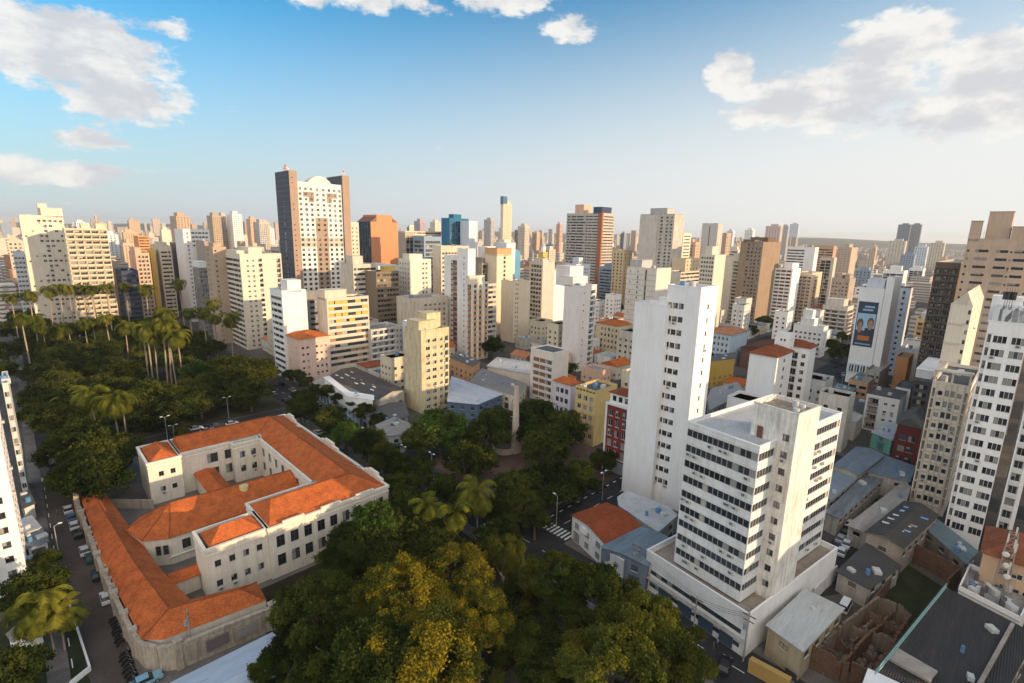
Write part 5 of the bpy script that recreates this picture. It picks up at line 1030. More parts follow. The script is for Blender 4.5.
bld('office_building', 'dark glazed block with a white top floor left of the ribbed cream tower', 'office block', (931, 380), 432, 915, 942, paint((.10, .09, .10)), dict(L=[Bd(.03, .97, sill=.7, h=1.7)]), ph=((.0, 1, .0, 1, 3.2, white),))
bld('house', 'white house with a curved red roof left of the slim cream tower', 'house', (941, 367), 398, 920, 950, white, dict(L=[Bd(.1, .9)]), roof='hip', roofmat=tile((.30, .07, .04)), hipz=3.5)
bld('house', 'narrow orange-brown blank walled block beside the white house', 'house', (909, 358), 392, 896.5, 914, paint((.50, .24, .10)), {}, roofmat=ROOFC)
bld('house', 'small white flat-roofed block above the orange-brown wall', 'house', (921, 353), 384, 900, 928, white, {}, roofmat=ROOFL)
bld('house', 'low grey workshop at the foot of the poster building', 'house', (880, 372), 395, 866, 890, CONC, dict(L=[G(3, 1.6, 1.4)]), roofmat=BEIGER)
bld('house', 'low shop with an orange edge right at the foot of the white sign', 'shop', (868, 383), 400, 849, 878, paint((.50, .30, .18)), dict(L=[Bd()]), roofmat=ROOFC)
ee = bld('house', 'peach house with a red tile roof at the right edge below the white tower', 'house', (1046, 572), 640, 984, 1100, paint((.58, .40, .27)), dict(L=[(.25, .95, 'grid', dict(n=3, w=1.5, h=1.1))]), fh=3.0, roof='hip', roofmat=tile((.30, .10, .05)), hipz=2.4, Wd=12)
poly_bld('warehouse', 'teal-grey flat roofs at the foot of the white tower with cooling plant', 'shed', [(924, 527), (938, 519), (977, 550), (965, 563)], 5, sheet((.14, .21, .24), .3, 'X'), paint((.22, .19, .16), .4))
poly_bld('warehouse', 'big dark corrugated hall roof with a pale walkway, bottom right corner', 'hall', [(946, 588), (1032, 634), (985, 720), (862, 690)], 8, DARKR2, CONC, over=.5)
q = MB()
def px_box(name, parent_label, pts, z, th, mat, cat, label):
    P = [at(p[0], p[1], z) for p in pts]; c = sum(P)/len(P); rt = thing(name, label, cat, (c[0], c[1], z-th), 0)
    q = MB(); q.prism([(p[0]-c[0], p[1]-c[1]) for p in P], 0, th, bottom=True); q.build('slab', mat, rt); return rt
px_box('roof_walkway', '', [(1011, 622), (1015, 624), (983, 683), (977, 683)], 8.5, .45, BEIGER, 'walkway', 'pale strip walkway crossing the big dark hall roof')
px_box('roof_panel', '', [(898, 648), (938, 671), (930, 681), (889, 658)], 8.5, .4, BEIGER, 'roof panel', 'beige sheet panel lying on the big dark hall roof')
px_box('roof_panel', '', [(868, 668), (900, 683), (894, 700), (860, 690)], 8.7, .6, white2, 'roof panel', 'white edge slab at the bottom corner of the dark hall roof')
q = MB(); pts = [at(*p, 8.6) for p in ((946, 587), (875, 675))]; q.tube(pts, .12); q.tube([p+np.array([0, 0, .7]) for p in pts], .08)
for k in range(9): a = pts[0]+(pts[1]-pts[0])*k/8; q.tube([a, a+np.array([0, 0, .7])], .05)
tag(q.build('railing', plain((.20, .36, .34), .5)), 'thin teal railing along the edge of the dark hall roof', 'railing')
ff = poly_bld('office_building', 'low white walled building with a cluttered roof and lattice mast on top', 'office building', [(958, 590), (969, 567), (1032, 596), (1020, 622)], 8, ROOFC, white2, over=.0)
q = MB(); fl = ff[1]
for i in range(4):
    a, b = fl[i], fl[(i+1) % 4]; d_ = Vector((b[0]-a[0], b[1]-a[1])).normalized(); n_ = Vector((-d_.y, d_.x))*.2
    q.prism([(a[0]-n_.x*0, a[1]-n_.y*0), (b[0], b[1]), (b[0]+n_.x, b[1]+n_.y), (a[0]+n_.x, a[1]+n_.y)], 8.0, 8.9)
q.build('parapet', white2, ff[0])
ra = random.Random(8)
for k in range(16):
    q = MB(); s_ = ra.uniform(.3, .9); q.box(-s_, s_, -s_*.7, s_*.7, 8, 8+ra.uniform(.5, 1.5)); u, v = ra.uniform(.1, .9), ra.uniform(.15, .85)
    p = [(1-u)*(1-v)*fl[0][k2]+u*(1-v)*fl[1][k2]+u*v*fl[2][k2]+(1-u)*v*fl[3][k2] for k2 in (0, 1)]
    q.build('roof_unit', TANKW if k % 3 else ROOFD, ff[0], (p[0], p[1], 0), .4*(k % 3))
m0 = at(1000, 590, 8); mast = thing('lattice_mast', 'steel lattice mast with white antennas on the cluttered low roof', 'mast', (m0[0], m0[1], 8.0), GA)
mh = 11.5; q = MB(); wd = 1.0
def mc(k, z): w = wd*(1-.45*z/mh); return [(w*sx_, w*sy_, z) for sx_, sy_ in ((-1, -1), (1, -1), (1, 1), (-1, 1))][k]
for k in range(4): q.tube([mc(k, 0), mc(k, mh)], .09, 5)
for i in range(9):
    z0, z1 = mh*i/9, mh*(i+1)/9
    for k in range(4): q.tube([mc(k, z0), mc((k+1) % 4, z1)], .045, 4); q.tube([mc(k, z1), mc((k+1) % 4, z1)], .045, 4)
q.build('lattice', plain((.42, .36, .30), .5, .3), mast)
for k in range(10):
    q = MB(); z = mh*(.35+.065*k); q.box(-.16, .16, -.12, .12, 0, 1.6); q.build('panel_antenna', plain((.66, .64, .60)), mast, (ra.choice([-1.1, 1.1]), ra.uniform(-1, 1), z))
for k in range(3):
    q = MB(); q.cyl(0, 0, 0, .3, .55, .35, 12); o = q.build('dish', plain((.66, .64, .60)), mast, (-1.0, 0.4*k-.4, mh*(.3+.18*k))); o.rotation_euler = (0, -math.pi/2, 0)
# shed with translucent roof, yard walls, ruin
poly_bld('shed', 'shed with a pale gridded translucent roof right of the office podium', 'shed', [(768, 625), (806, 590), (843, 608), (802, 650)], 6, TRANSR, paint((.42, .34, .22), .4))
poly_bld('shed', 'dark flat-roofed shed between the parking yard and the overgrown lot', 'shed', [(838, 571), (868, 543), (900, 566), (868, 588)], 4.5, sheet((.06, .058, .055), .3, 'X'), CONC)
px_box('gate', '', [(749, 659), (752, 656), (792, 677), (790, 681)], 2.6, 2.5, plain((.42, .26, .08), .6), 'gate', 'wide ochre slatted gate beside the office podium')
ruin = thing('ruined_building', 'roofless ruin of brown brick room walls beside the dark hall', 'ruin', (0, 0, 0), GA)
c_ = at(862, 640, 0); ruin.location = (c_[0], c_[1], 0); s_, t_ = st(c_[0], c_[1])
corners = [at(*p, 3.5) for p in ((878, 600), (911, 613), (872, 674), (812, 650))]
RC = [((p[0]-c_[0])*AX[0]+(p[1]-c_[1])*AX[1], (p[0]-c_[0])*AY[0]+(p[1]-c_[1])*AY[1]) for p in corners]
def bil(u, v): return [(1-u)*(1-v)*RC[0][k]+u*(1-v)*RC[1][k]+u*v*RC[2][k]+(1-u)*v*RC[3][k] for k in (0, 1)]
def rag(a, b, hm, seed):
    rs = random.Random(seed); q = MB(); n = 30; d_ = Vector((b[0]-a[0], b[1]-a[1])); nn_ = Vector((-d_.y, d_.x)).normalized()*.2; h = hm
    for i in range(n):
        h = min(hm*1.2, max(.8, h+rs.uniform(-.45, .45)));
        if rs.random() < .07: continue
        p0 = (a[0]+d_.x*i/n, a[1]+d_.y*i/n); p1 = (a[0]+d_.x*(i+1)/n, a[1]+d_.y*(i+1)/n)
        q.prism([(p0[0]-nn_.x, p0[1]-nn_.y), (p1[0]-nn_.x, p1[1]-nn_.y), (p1[0]+nn_.x, p1[1]+nn_.y), (p0[0]+nn_.x, p0[1]+nn_.y)], 0, h)
    return q
for i, (a, b) in enumerate([((0, 0), (1, 0)), ((1, 0), (1, 1)), ((1, 1), (0, 1)), ((0, 1), (0, 0)), ((.5, 0), (.5, 1)), ((0, .22), (1, .22)), ((0, .45), (1, .45)), ((0, .66), (1, .66)), ((0, .84), (1, .84)), ((.25, .2), (.25, .66))]):
    rag(bil(*a), bil(*b), 3.6 if i < 4 else 2.9, i).build('brick_wall', BRK if i % 3 else paint((.20, .15, .11), .5, scale=1.0), ruin)
q = MB(); rs = random.Random(4)
for k in range(160):
    p = bil(rs.random(), rs.random()); w_ = rs.uniform(.2, .9); q.box(p[0]-w_, p[0]+w_, p[1]-w_*.5, p[1]+w_*.5, 0, rs.uniform(.1, .8))
tag(q.build('rubble', paint((.22, .17, .13), .5, scale=2, streak=False), ruin), kind='stuff')
def wall_line(px, h, label, mat, th=.25, zpx=0.0):
    P = [at(p[0], p[1], zpx) for p in px]; q = MB()
    for a, b in zip(P, P[1:]):
        d_ = Vector((b[0]-a[0], b[1]-a[1])).normalized(); n_ = Vector((-d_.y, d_.x))*th/2
        q.prism([(a[0]-n_.x, a[1]-n_.y), (b[0]-n_.x, b[1]-n_.y), (b[0]+n_.x, b[1]+n_.y), (a[0]+n_.x, a[1]+n_.y)], 0, h)
    return tag(q.build('boundary_wall', mat), label, 'wall')
wall_line([(911, 552), (958, 578), (946, 590)], 4.5, 'brown bare brick wall at the back of the overgrown lot', BRK, zpx=2)
wall_line([(899, 572), (868, 610)], 3.0, 'rough brick wall between the overgrown lot and the dark shed', BRK, zpx=1.5)
wall_line([(813, 596), (836, 572)], 3.2, 'stained whitish yard wall behind the translucent-roofed shed', whiteD, zpx=1.6)
q = MB(); gp = [at(*p, 0) for p in ((906, 563), (944, 588), (880, 660), (862, 612))]; q.quad(*[(p[0], p[1], .03) for p in gp]); tag(q.build('lot_grass', M_GRASS), kind='structure')
q = MB(); gp = [at(*p, 0) for p in ((826, 545), (905, 492), (930, 520), (868, 590), (800, 600))]; q.quad(*[(p[0], p[1], .02) for p in gp]); tag(q.build('yard', M_ASPH), kind='structure')
s_, t_ = st(*at(885, 610)[:2]); OCC.append((90, 175, -15, 45))
# red roof house and metal shed by the avenue, in front of the tall tower
hr = poly_bld('house', 'white walled corner house with a broad red tile roof at the avenue crossing', 'house', [(572, 515), (607, 503), (640, 526), (604, 543)], 6, tile((.36, .085, .03)), white, gable=1.0)[0]
poly_bld('shop', 'shop with a blue-grey metal roof and pale hoarding on the avenue', 'shop', [(601, 547), (642, 527), (674, 541), (647, 565)], 6.2, BLUER, paint((.16, .20, .25), .4), gable=.5)
px_box('hoarding', '', [(610.5, 551.5), (624.5, 559.5), (624, 561), (610, 553)], 5.6, 5.2, paint((.55, .55, .56), .2), 'hoarding', 'pale hoarding panel on the front of the metal-roofed shop')
px_box('sign_board', '', [(581, 526), (591, 531.5), (590.5, 532.5), (580.5, 527)], 5.4, 1.3, white2, 'sign', 'small white sign board on the corner house wall')
# shops across the avenue
poly_bld('shop', 'long low blue-white shop row with a pale grey roof along the avenue', 'shop row', [(313, 382), (323, 377), (368, 408), (356, 413.5)], 6.0, sheet((.40, .38, .35), .2, 'Y'), paint((.34, .42, .52), .3))
r, lc, Z = poly_bld('market_hall', 'large dark roofed market hall with white skylights behind the shop row', 'hall', [(328, 377), (354, 367), (405, 390), (379, 399)], 8.5, sheet((.060, .054, .05), .4, 'X', 1.0), paint((.42, .40, .37), .4), gable=1.3)
skylights(r, lc, Z, 16, [(.62, .60, .56)], 12, u=(.1, .6), v=(.2, .9), size=(.6, 2.2), gable=lambda a, b: 1.0)
poly_bld('wall_parapet', 'white curved parapet strip along the front of the market hall', 'parapet', [(324, 377), (329, 376), (350, 391), (373, 395), (373, 400), (348, 396)], 8.8, white, white)
poly_bld('shop', 'low dark patched shed roofs between the market hall and the corner shop', 'shop', [(361, 413), (371, 404), (405, 402), (408, 415), (388, 424), (375, 419)], 5.5, ROOFD, paint((.30, .28, .27), .4))
poly_bld('shop', 'corner shop with a faceted grey roof and white upper wall', 'shop', [(376, 425), (394, 417), (411, 424), (406, 433), (386, 436)], 6.5, paint((.30, .27, .24), .3), paint((.50, .52, .55), .3), gable=0)
poly_bld('shop', 'blue-white metal roofed shop hall right of the yellowish block', 'hall', [(447, 401), (451, 376), (502, 394), (478, 404)], 6.5, sheet((.52, .58, .66), .2, 'X'), paint((.10, .15, .22), .3))
poly_bld('house', 'orange-brown blank box with a dark roof behind the blue-white hall', 'house', [(450, 357), (458, 351), (480, 361), (473, 366)], 9, ROOFD, paint((.52, .30, .17), .2))
poly_bld('shop', 'cream wall building with a grey patched roof near the obelisk', 'shop', [(470, 381), (482, 368), (527, 384), (518, 396)], 7, paint((.24, .23, .22), .5, scale=.8), cream)
poly_bld('parking_deck', 'low pale parking deck roof behind the obelisk trees', 'parking deck', [(487, 366), (497, 357), (531, 362), (530, 374)], 6, ROOFL, cream)
poly_bld('house', 'ochre flat box right of the tall plain tower', 'house', [(708, 362), (712, 356), (736, 352), (735, 358)], 13, ROOFD, ochre)
poly_bld('warehouse', 'grey barrel-roofed shed below the ochre box', 'shed', [(708, 398), (712, 388), (738, 382), (744, 392), (709, 410)], 6, sheet((.36, .34, .32), .2, 'X'), CONC)
bh = bld('house', 'pale blue and white house with a faded pink tile roof right of the plain tower', 'house', (731, 335), 368, 706, 748, paint((.48, .58, .66), .2), dict(L=[(.3, .95, 'grid', dict(n=4, w=1.1, h=1.6, style='dark'))], R=[]), roof='hip', roofmat=TILEP, hipz=2.5, fh=3.4)
bld('house', 'long low house with a dark brown roof between the street trees and red-roofed block', 'house', (770, 352), 372, 741, 790, paint((.14, .08, .06)), {}, roof='gable', roofmat=tile((.16, .06, .035)), hipz=2.0)
# left edge
lw = thing('apartment_tower', 'white tower with curved sunlit balconies at the left edge over the street', 'apartment tower', (0, 0, 0), GA); REFS.append((10, 560, 'the white curved tower'))
fx, fy, fz = foot(11, 487, 590); lw.location = (fx, fy, 0)
LWH = 38.0
# corner foot near (34,590): right-lit face towards the street; rounded balcony bays
block(lw, -14, .0, 13.9, 16, 0, LWH, white2, dict(E=[(.04, .96, 'grid', dict(n=5, w=1.3, h=1.3, style='dark'))], R=[(.05, .55, 'log', dict(n=2, pier=.4)), (.6, .95, 'grid', dict(n=2, w=1.2, h=1.3, style='dark'))]), fh=3.0, gf=3, balc=dict(m=BALW, out=.6, h=1.0))
for r_ in range(11):
    q = MB(); q.cyl(0, 0, 0, 1.05, 2.6, 2.6, 20); q.build('balcony', BALW, lw, (-6.5, -.3, 3+3*r_))
bld('apartment_tower', 'grey-white tower with a strip of small windows behind the curved one', 'apartment tower', (2, 384), 505, -40, 8, whiteD, dict(R=[(.1, .9, 'grid', dict(n=2, w=1.2, h=1.2, style='dark'))]), Dd=14)
for i, (pts, z, m_, lb) in enumerate([([(18, 520), (30, 516), (40, 527), (24, 533)], 4, ROOFL, 'white flat-roofed street house just past the curved tower'), ([(22, 534), (41, 529), (47, 541), (28, 548)], 3.5, BLUER, 'low shop with a grey metal roof by the curved tower'), ([(28, 556), (49, 551), (54, 560), (34, 568)], 3.0, WHITER, 'small white canopy roof beside the curved tower'), ([(20, 493), (28, 490), (34, 503), (24, 508)], 4, ROOFD, 'dark roofed street house beyond the white flat-roofed one')]):
    poly_bld('house', lb, 'house', pts, z, m_, whiteD)
q = MB(); gp = [at(*p, 0) for p in ((60, 575), (75, 615), (92, 690), (-20, 690), (-20, 640), (38, 590))]; q.quad(*[(p[0], p[1], .02) for p in gp]); tag(q.build('lawn', M_GRASS), kind='structure')
wall_line([(61, 578), (72, 612), (90, 668), (70, 684)], .9, 'low white kerb wall around the lawn by the west street', white2, zpx=.5)
gh = poly_bld('gatehouse', 'small round-ended white gatehouse on the lawn', 'gatehouse', [(8, 634), (22, 622), (40, 624), (42, 632), (28, 638), (14, 640)], 3.2, ROOFC, white2)
# roof at the bottom edge
poly_bld('warehouse', 'pale blue-white metal roof at the bottom edge beside the school wall', 'hall', [(158, 690), (271, 634), (300, 668), (214, 735)], 7, sheet((.42, .50, .60), .15, 'Y', .6), CONC, gable=.8)
# ------------------------------------------------------------------ monument
mb0 = at(515, 453, 0); mon = thing('monument', 'tall tapering stone obelisk with a curved base wing among the plaza trees', 'obelisk', (mb0[0], mb0[1], .12), GA)
STN = paint((.58, .48, .38), .3, scale=.8); q = MB(); H_ = 22.0
def ob4(w, z): return [(-w, -w, z), (w, -w, z), (w, w, z), (-w, w, z)]
A, B = ob4(.95, 0), ob4(.5, H_)
for i in range(4): q.quad(A[i], A[(i+1) % 4], B[(i+1) % 4], B[i])
q.quad(*B); q.build('shaft', STN, mon)
q = MB(); q.box(-.58, .58, -.58, .58, H_, H_+.6); q.build('cap_stone', paint((.56, .40, .22), .3), mon)
q = MB(); q.box(.4, 1.7, -1.2, .8, 0, 2.6); q.build('plinth', STN, mon)
q = MB(); arc = [(-1.2-4.0*math.sin(a), 3.8-3.8*math.cos(a)) for a in np.linspace(0, 2.4, 9)]
for a, b in zip(arc, arc[1:]):
    d_ = Vector((b[0]-a[0], b[1]-a[1])).normalized(); n_ = Vector((-d_.y, d_.x))*.3; q.prism([(a[0]-n_.x, a[1]-n_.y), (b[0]-n_.x, b[1]-n_.y), (b[0]+n_.x, b[1]+n_.y), (a[0]+n_.x, a[1]+n_.y)], 0, 1.8)
q.build('base_wing', STN, mon)
# ------------------------------------------------------------------ unseen blocks added to the south-east to shade the streets
for i, (x_, y_, w_, d_, h_, c_) in enumerate([(128, 38, 24, 30, 27, cream), (150, 78, 18, 20, 30, white), (190, 98, 24, 24, 40, beige), (175, 30, 30, 30, 34, white), (110, -15, 30, 26, 24, creamD), (235, 150, 22, 26, 36, beige), (215, 60, 26, 26, 42, cream), (160, -50, 30, 30, 44, white), (290, 170, 24, 24, 48, beige), (60, -20, 22, 26, 24, creamD), (330, 230, 24, 24, 40, cream), (74, 28, 20, 20, 22, creamD)]):
    rt = thing('apartment_building', ['plain cream', 'plain white', 'plain beige'][i % 3] + ' unseen block number %s added to the south-east to shade the streets' % 'one two three four five six seven eight nine ten eleven twelve'.split()[i], 'apartment block', (x_, y_, 0), GA)
    block(rt, 0, 0, w_, d_, 0, h_, c_, dict(L=[G(5)], R=[G(5)]), near=False)
# ------------------------------------------------------------------ labels for repeats: look, then the nearest thing one can find
PENDING = []
def near_ref(px, py):
    best = min(REFS, key=lambda r: (r[0]-px)**2+((r[1]-py)*1.6)**2)
    dx, dy = px-best[0], py-best[1]
    rel = ('right of' if dx > 0 else 'left of') if abs(dx) > abs(dy)*.7 else ('above' if dy < 0 else 'below')
    return rel, best[2]
def later(o, look, px, py): PENDING.append((o, look, px, py))
ORD = ['leftmost', 'second from left', 'third from left', 'fourth from left', 'fifth from left', 'sixth from left', 'seventh from left', 'eighth from left', 'ninth from left', 'tenth from left', 'eleventh from left', 'twelfth from left'] + ['number %d from left' % k for k in range(13, 60)]
def settle():
    by = {}
    for o, look, px, py in PENDING:
        rel, nm = near_ref(px, py); by.setdefault(f'{look} {rel} {nm}', []).append((px, py, o))
    for b, rows in by.items():
        rows.sort(key=lambda r: (r[0], r[1]))
        for i, (px, py, o) in enumerate(rows):
            o['label'] = b if len(rows) == 1 else f'{b}, {ORD[i]}'
# ------------------------------------------------------------------ fill: houses and small blocks between the named buildings
rf = random.Random(21)
def free(s0, s1, t0, t1, pad=0.0):
    for o in OCC+NOGO:
        if s0-pad < o[1] and s1+pad > o[0] and t0-pad < o[3] and t1+pad > o[2]: return False
    return True
HW = [white, cream, whiteD, paint((.62, .58, .52), .3), paint((.50, .46, .40), .4), peach, bluew, paint((.60, .53, .40))]
HR = [('hip', TILE, 'red tile'), ('gable', TILE, 'red tile'), ('hip', TILED, 'dark red tile'), ('gable', TILEP, 'faded pink tile'), ('flat', ROOFC, 'grey flat'), ('flat', ROOFL, 'pale flat'), ('gable', GREYR, 'grey sheet'), ('gable', BLUER, 'blue-grey sheet'), ('flat', ROOFD, 'dark flat'), ('gable', BEIGER, 'beige sheet')]
WN = ['white', 'cream', 'stained white', 'grey-cream', 'drab', 'peach', 'bluish', 'sand']
nh = 0
def in_view(x, y, z, m=15):
    if y < 40: return None
    p = proj(x, y, z); return p if -m < p[0] < 1024+m and 150 < p[1] < 690 else None
cells = []
for si in range(0, 62):
    for ti in range(-30, 50):
        s_ = 86+si*13.5+rf.uniform(-1, 1); t_ = -170+ti*12.5+220+rf.uniform(-1, 1); cells.append((s_, t_))
for si in range(0, 5):
    for ti in range(0, 24): cells.append((-12+si*14, 474+ti*13)); cells.append((-70+si*13, 150+ti*13))
cells.sort(key=lambda c: np.hypot(*xy(*c)))
for (s_, t_) in cells:
    w_, d_ = rf.uniform(8, 12.4), rf.uniform(8, 11.6)
    x_, y_ = xy(s_, t_); dist = math.hypot(x_, y_)
    if nh >= 215 or dist > 640 or dist < 120: continue
    pv = in_view(x_, y_, 7)
    if pv is None or not free(s_, s_+w_, t_, t_+d_, .3): continue
    tall = rf.random() < (.12 if dist < 300 else .28)
    fl = rf.randint(4, 8) if tall else rf.choice([1, 2, 2, 2, 3])
    wi = rf.randrange(len(HW)); hw = HW[wi]; rk, rmat, rn = rf.choice(HR) if not tall else rf.choice(HR[4:6])
    h_ = fl*3.1+.8
    rt = thing('apartment_building' if tall else 'house', 'x', 'apartment block' if tall else 'house', (x_, y_, 0), GA, 'houses and low blocks between the towers')
    nw = max(2, int(d_/3)); nr = max(2, int(w_/3))
    block(rt, 0, 0, w_, d_, 0, h_, hw, dict(L=[G(nw, 1.3, 1.3)], R=[G(nr, 1.3, 1.3)]), near=dist < 330 and not tall and nh < 60, fh=3.1, roof=rk, roofmat=rmat, hipz=rf.uniform(1.2, 2.4))
    if rk == 'flat': roof_bits(rt, w_, d_, h_, rf.choice([0, 1, 1, 2]))
    OCC.append((s_, s_+w_, t_, t_+d_)); nh += 1
    later(rt, f'{WN[wi]} {"block" if tall else "house"} with {rn} roof', pv[0], pv[1])
# far towers, each a building of its own
TW = [(cream, 'cream'), (white, 'white'), (beige, 'beige'), (creamD, 'dull cream'), (paint((.56, .44, .32)), 'sand'), (paint((.60, .40, .28)), 'salmon'), (tan, 'tan'), (grey, 'grey'), (bluew, 'bluish white'), (paint((.42, .22, .14)), 'brick'), (paint((.26, .32, .40)), 'slate blue')]
nt_ = 0; tries = 0
while nt_ < 150 and tries < 6000:
    tries += 1
    px = rf.uniform(-10, 1034); d0 = rf.choice([rf.uniform(430, 800), rf.uniform(650, 1500), rf.uniform(1200, 2300)])
    g = ray(px, 300); g = np.array([g[0], g[1]])/np.hypot(g[0], g[1]); x_, y_ = g*d0; s_, t_ = st(x_, y_)
    w_, d_ = rf.uniform(11, 22), rf.uniform(11, 20)
    if not free(s_, s_+w_, t_, t_+d_, 2): continue
    if px > 800 and rf.random() < .55: continue
    hmax = 44 if px > 780 else (66 if px > 120 else 62)
    h_ = rf.uniform(26, hmax) if d0 < 1000 else rf.uniform(38, hmax+18)
    m_, nm = TW[rf.randrange(len(TW))]; pv = proj(x_, y_, h_)
    rt = thing('apartment_tower', 'x', 'apartment tower', (x_, y_, 0), GA, 'apartment towers of the far skyline'); k = rf.randrange(4)
    fr = [G(max(3, int(d_/3.4)), 1.6, 1.5)] if k < 2 else ([Bd(.05, .95, sill=.9, h=1.4)] if k == 2 else [Lg(3)])
    fl_ = [G(max(2, int(w_/4)), 1.4, 1.4, .1, .9)] if k != 1 else []
    block(rt, 0, 0, w_, d_, 0, h_, m_, dict(L=fr, R=fl_), near=False, fh=3.1)
    q = MB(); a_, b_ = rf.uniform(.1, .4), rf.uniform(.5, .9); hh = rf.uniform(2.5, 6); q.box(w_*a_, w_*b_, d_*.2, d_*.75, h_-.9, h_+hh); q.build('lift_housing', m_, rt)
    OCC.append((s_, s_+w_, t_, t_+d_)); nt_ += 1
    later(rt, f'{["gridded", "gridded", "banded", "balconied"][k]} {nm} far tower', pv[0], pv[1])
# the rest of the city runs together towards the horizon
def far_mat():
    m = bpy.data.materials.new('distant_walls'); nt, N, b = nodes_of(m); L = nt.links.new
    g = N.new('ShaderNodeNewGeometry'); v = N.new('ShaderNodeVectorMath'); v.operation = 'MULTIPLY'; L(g.outputs['Position'], v.inputs[0]); v.inputs[1].default_value = (.033, .033, 0)
    f = N.new('ShaderNodeVectorMath'); f.operation = 'FLOOR'; L(v.outputs[0], f.inputs[0]); w = N.new('ShaderNodeTexWhiteNoise'); L(f.outputs[0], w.inputs[0])
    r = N.new('ShaderNodeValToRGB'); e = r.color_ramp.elements; e[0].color = (.60, .52, .42, 1); e[1].color = (.42, .40, .38, 1); q = e.new(.3); q.color = (.68, .64, .58, 1); q = e.new(.6); q.color = (.50, .36, .26, 1); L(w.outputs['Value'], r.inputs[0])
    sp = N.new('ShaderNodeSeparateXYZ'); L(g.outputs['Position'], sp.inputs[0]); md = N.new('ShaderNodeMath'); md.operation = 'FRACT'; dv = N.new('ShaderNodeMath'); dv.operation = 'MULTIPLY'; L(sp.outputs[2], dv.inputs[0]); dv.inputs[1].default_value = .32; L(dv.outputs[0], md.inputs[0])
    gt = N.new('ShaderNodeMath'); gt.operation = 'GREATER_THAN'; L(md.outputs[0], gt.inputs[0]); gt.inputs[1].default_value = .6
    mx = N.new('ShaderNodeMix'); mx.data_type = 'RGBA'; L(gt.outputs[0], mx.inputs[0]); L(r.outputs[0], mx.inputs[6]); mx.inputs[7].default_value = (.16, .145, .13, 1); L(mx.outputs[2], b.inputs['Base Color']); b.inputs['Roughness'].default_value = .9
    return m
q = MB(); rd = random.Random(33)
for k in range(7500):
    d0 = 470+ (rd.random()**1.6)*5700; px = rd.uniform(-20, 1044); g = ray(px, 300); g = np.array([g[0], g[1]])/np.hypot(g[0], g[1]); x_, y_ = g*d0
    s_, t_ = st(x_, y_); w_, d_ = rd.uniform(9, 24), rd.uniform(9, 24)
    if d0 < 2500 and not free(s_, s_+w_, t_, t_+d_, 1): continue
    h_ = rd.uniform(4, 11) if rd.random() < .68 else rd.uniform(14, 40 if px < 800 else 24)
    if d0 > 2000 and rd.random() < .12 and px < 790: h_ = rd.uniform(50, 95)
    mi = 0 if h_ > 12 else rd.choice([0, 1, 1, 2, 3])
    q.prism([xy(s_, t_), xy(s_+w_, t_), xy(s_+w_, t_+d_), xy(s_, t_+d_)], 0, h_, m=0, mt=mi)
tag(q.build('distant_city', [far_mat(), TILE, ROOFL, ROOFC]), kind='stuff')
# ------------------------------------------------------------------ foliage
LEAF = leaf_mat('foliage_green', (.016, .028, .007), (.075, .088, .018), .18)
LEAFL = leaf_mat('foliage_light', (.030, .045, .008), (.11, .115, .020), .2); LEAFK = leaf_mat('foliage_deep', (.009, .017, .005), (.045, .055, .012), .15)
LEAFB = leaf_mat('foliage_bright', (.026, .055, .010), (.085, .135, .022), .2)
LEAFY = leaf_mat('foliage_olive', (.030, .040, .008), (.135, .13, .018), .2)
BLOOM = leaf_mat('yellow_blossom', (.09, .08, .010), (.29, .215, .018), .2)
PALM = leaf_mat('palm_frond', (.045, .062, .010), (.19, .18, .026), .25)
BARK = paint((.16, .12, .085), .4, scale=1.5); PBARK = paint((.34, .27, .20), .3, scale=1.0)
def leaf_mesh(name, C_, Nrm, size, mats, midx, rng):
    n = len(C_); t = rng.normal(size=(n, 3)); t -= Nrm*np.sum(t*Nrm, 1, keepdims=True); t /= np.linalg.norm(t, axis=1, keepdims=True)+1e-9; b = np.cross(Nrm, t)
    sz = size*rng.uniform(.6, 1.3, (n, 1)); V = np.stack([C_-t*sz, C_-b*sz*.55, C_+t*sz, C_+b*sz*.55], 1).reshape(-1, 3)
    me = bpy.data.meshes.new(name); me.vertices.add(4*n); me.vertices.foreach_set('co', V.astype(np.float32).ravel())
    me.loops.add(4*n); me.loops.foreach_set('vertex_index', np.arange(4*n, dtype=np.int32)); me.polygons.add(n)
    me.polygons.foreach_set('loop_start', np.arange(0, 4*n, 4, dtype=np.int32)); me.polygons.foreach_set('loop_total', np.full(n, 4, np.int32))
    for m in mats: me.materials.append(m)
    me.polygons.foreach_set('material_index', midx.astype(np.int32)); me.update(calc_edges=True); return me
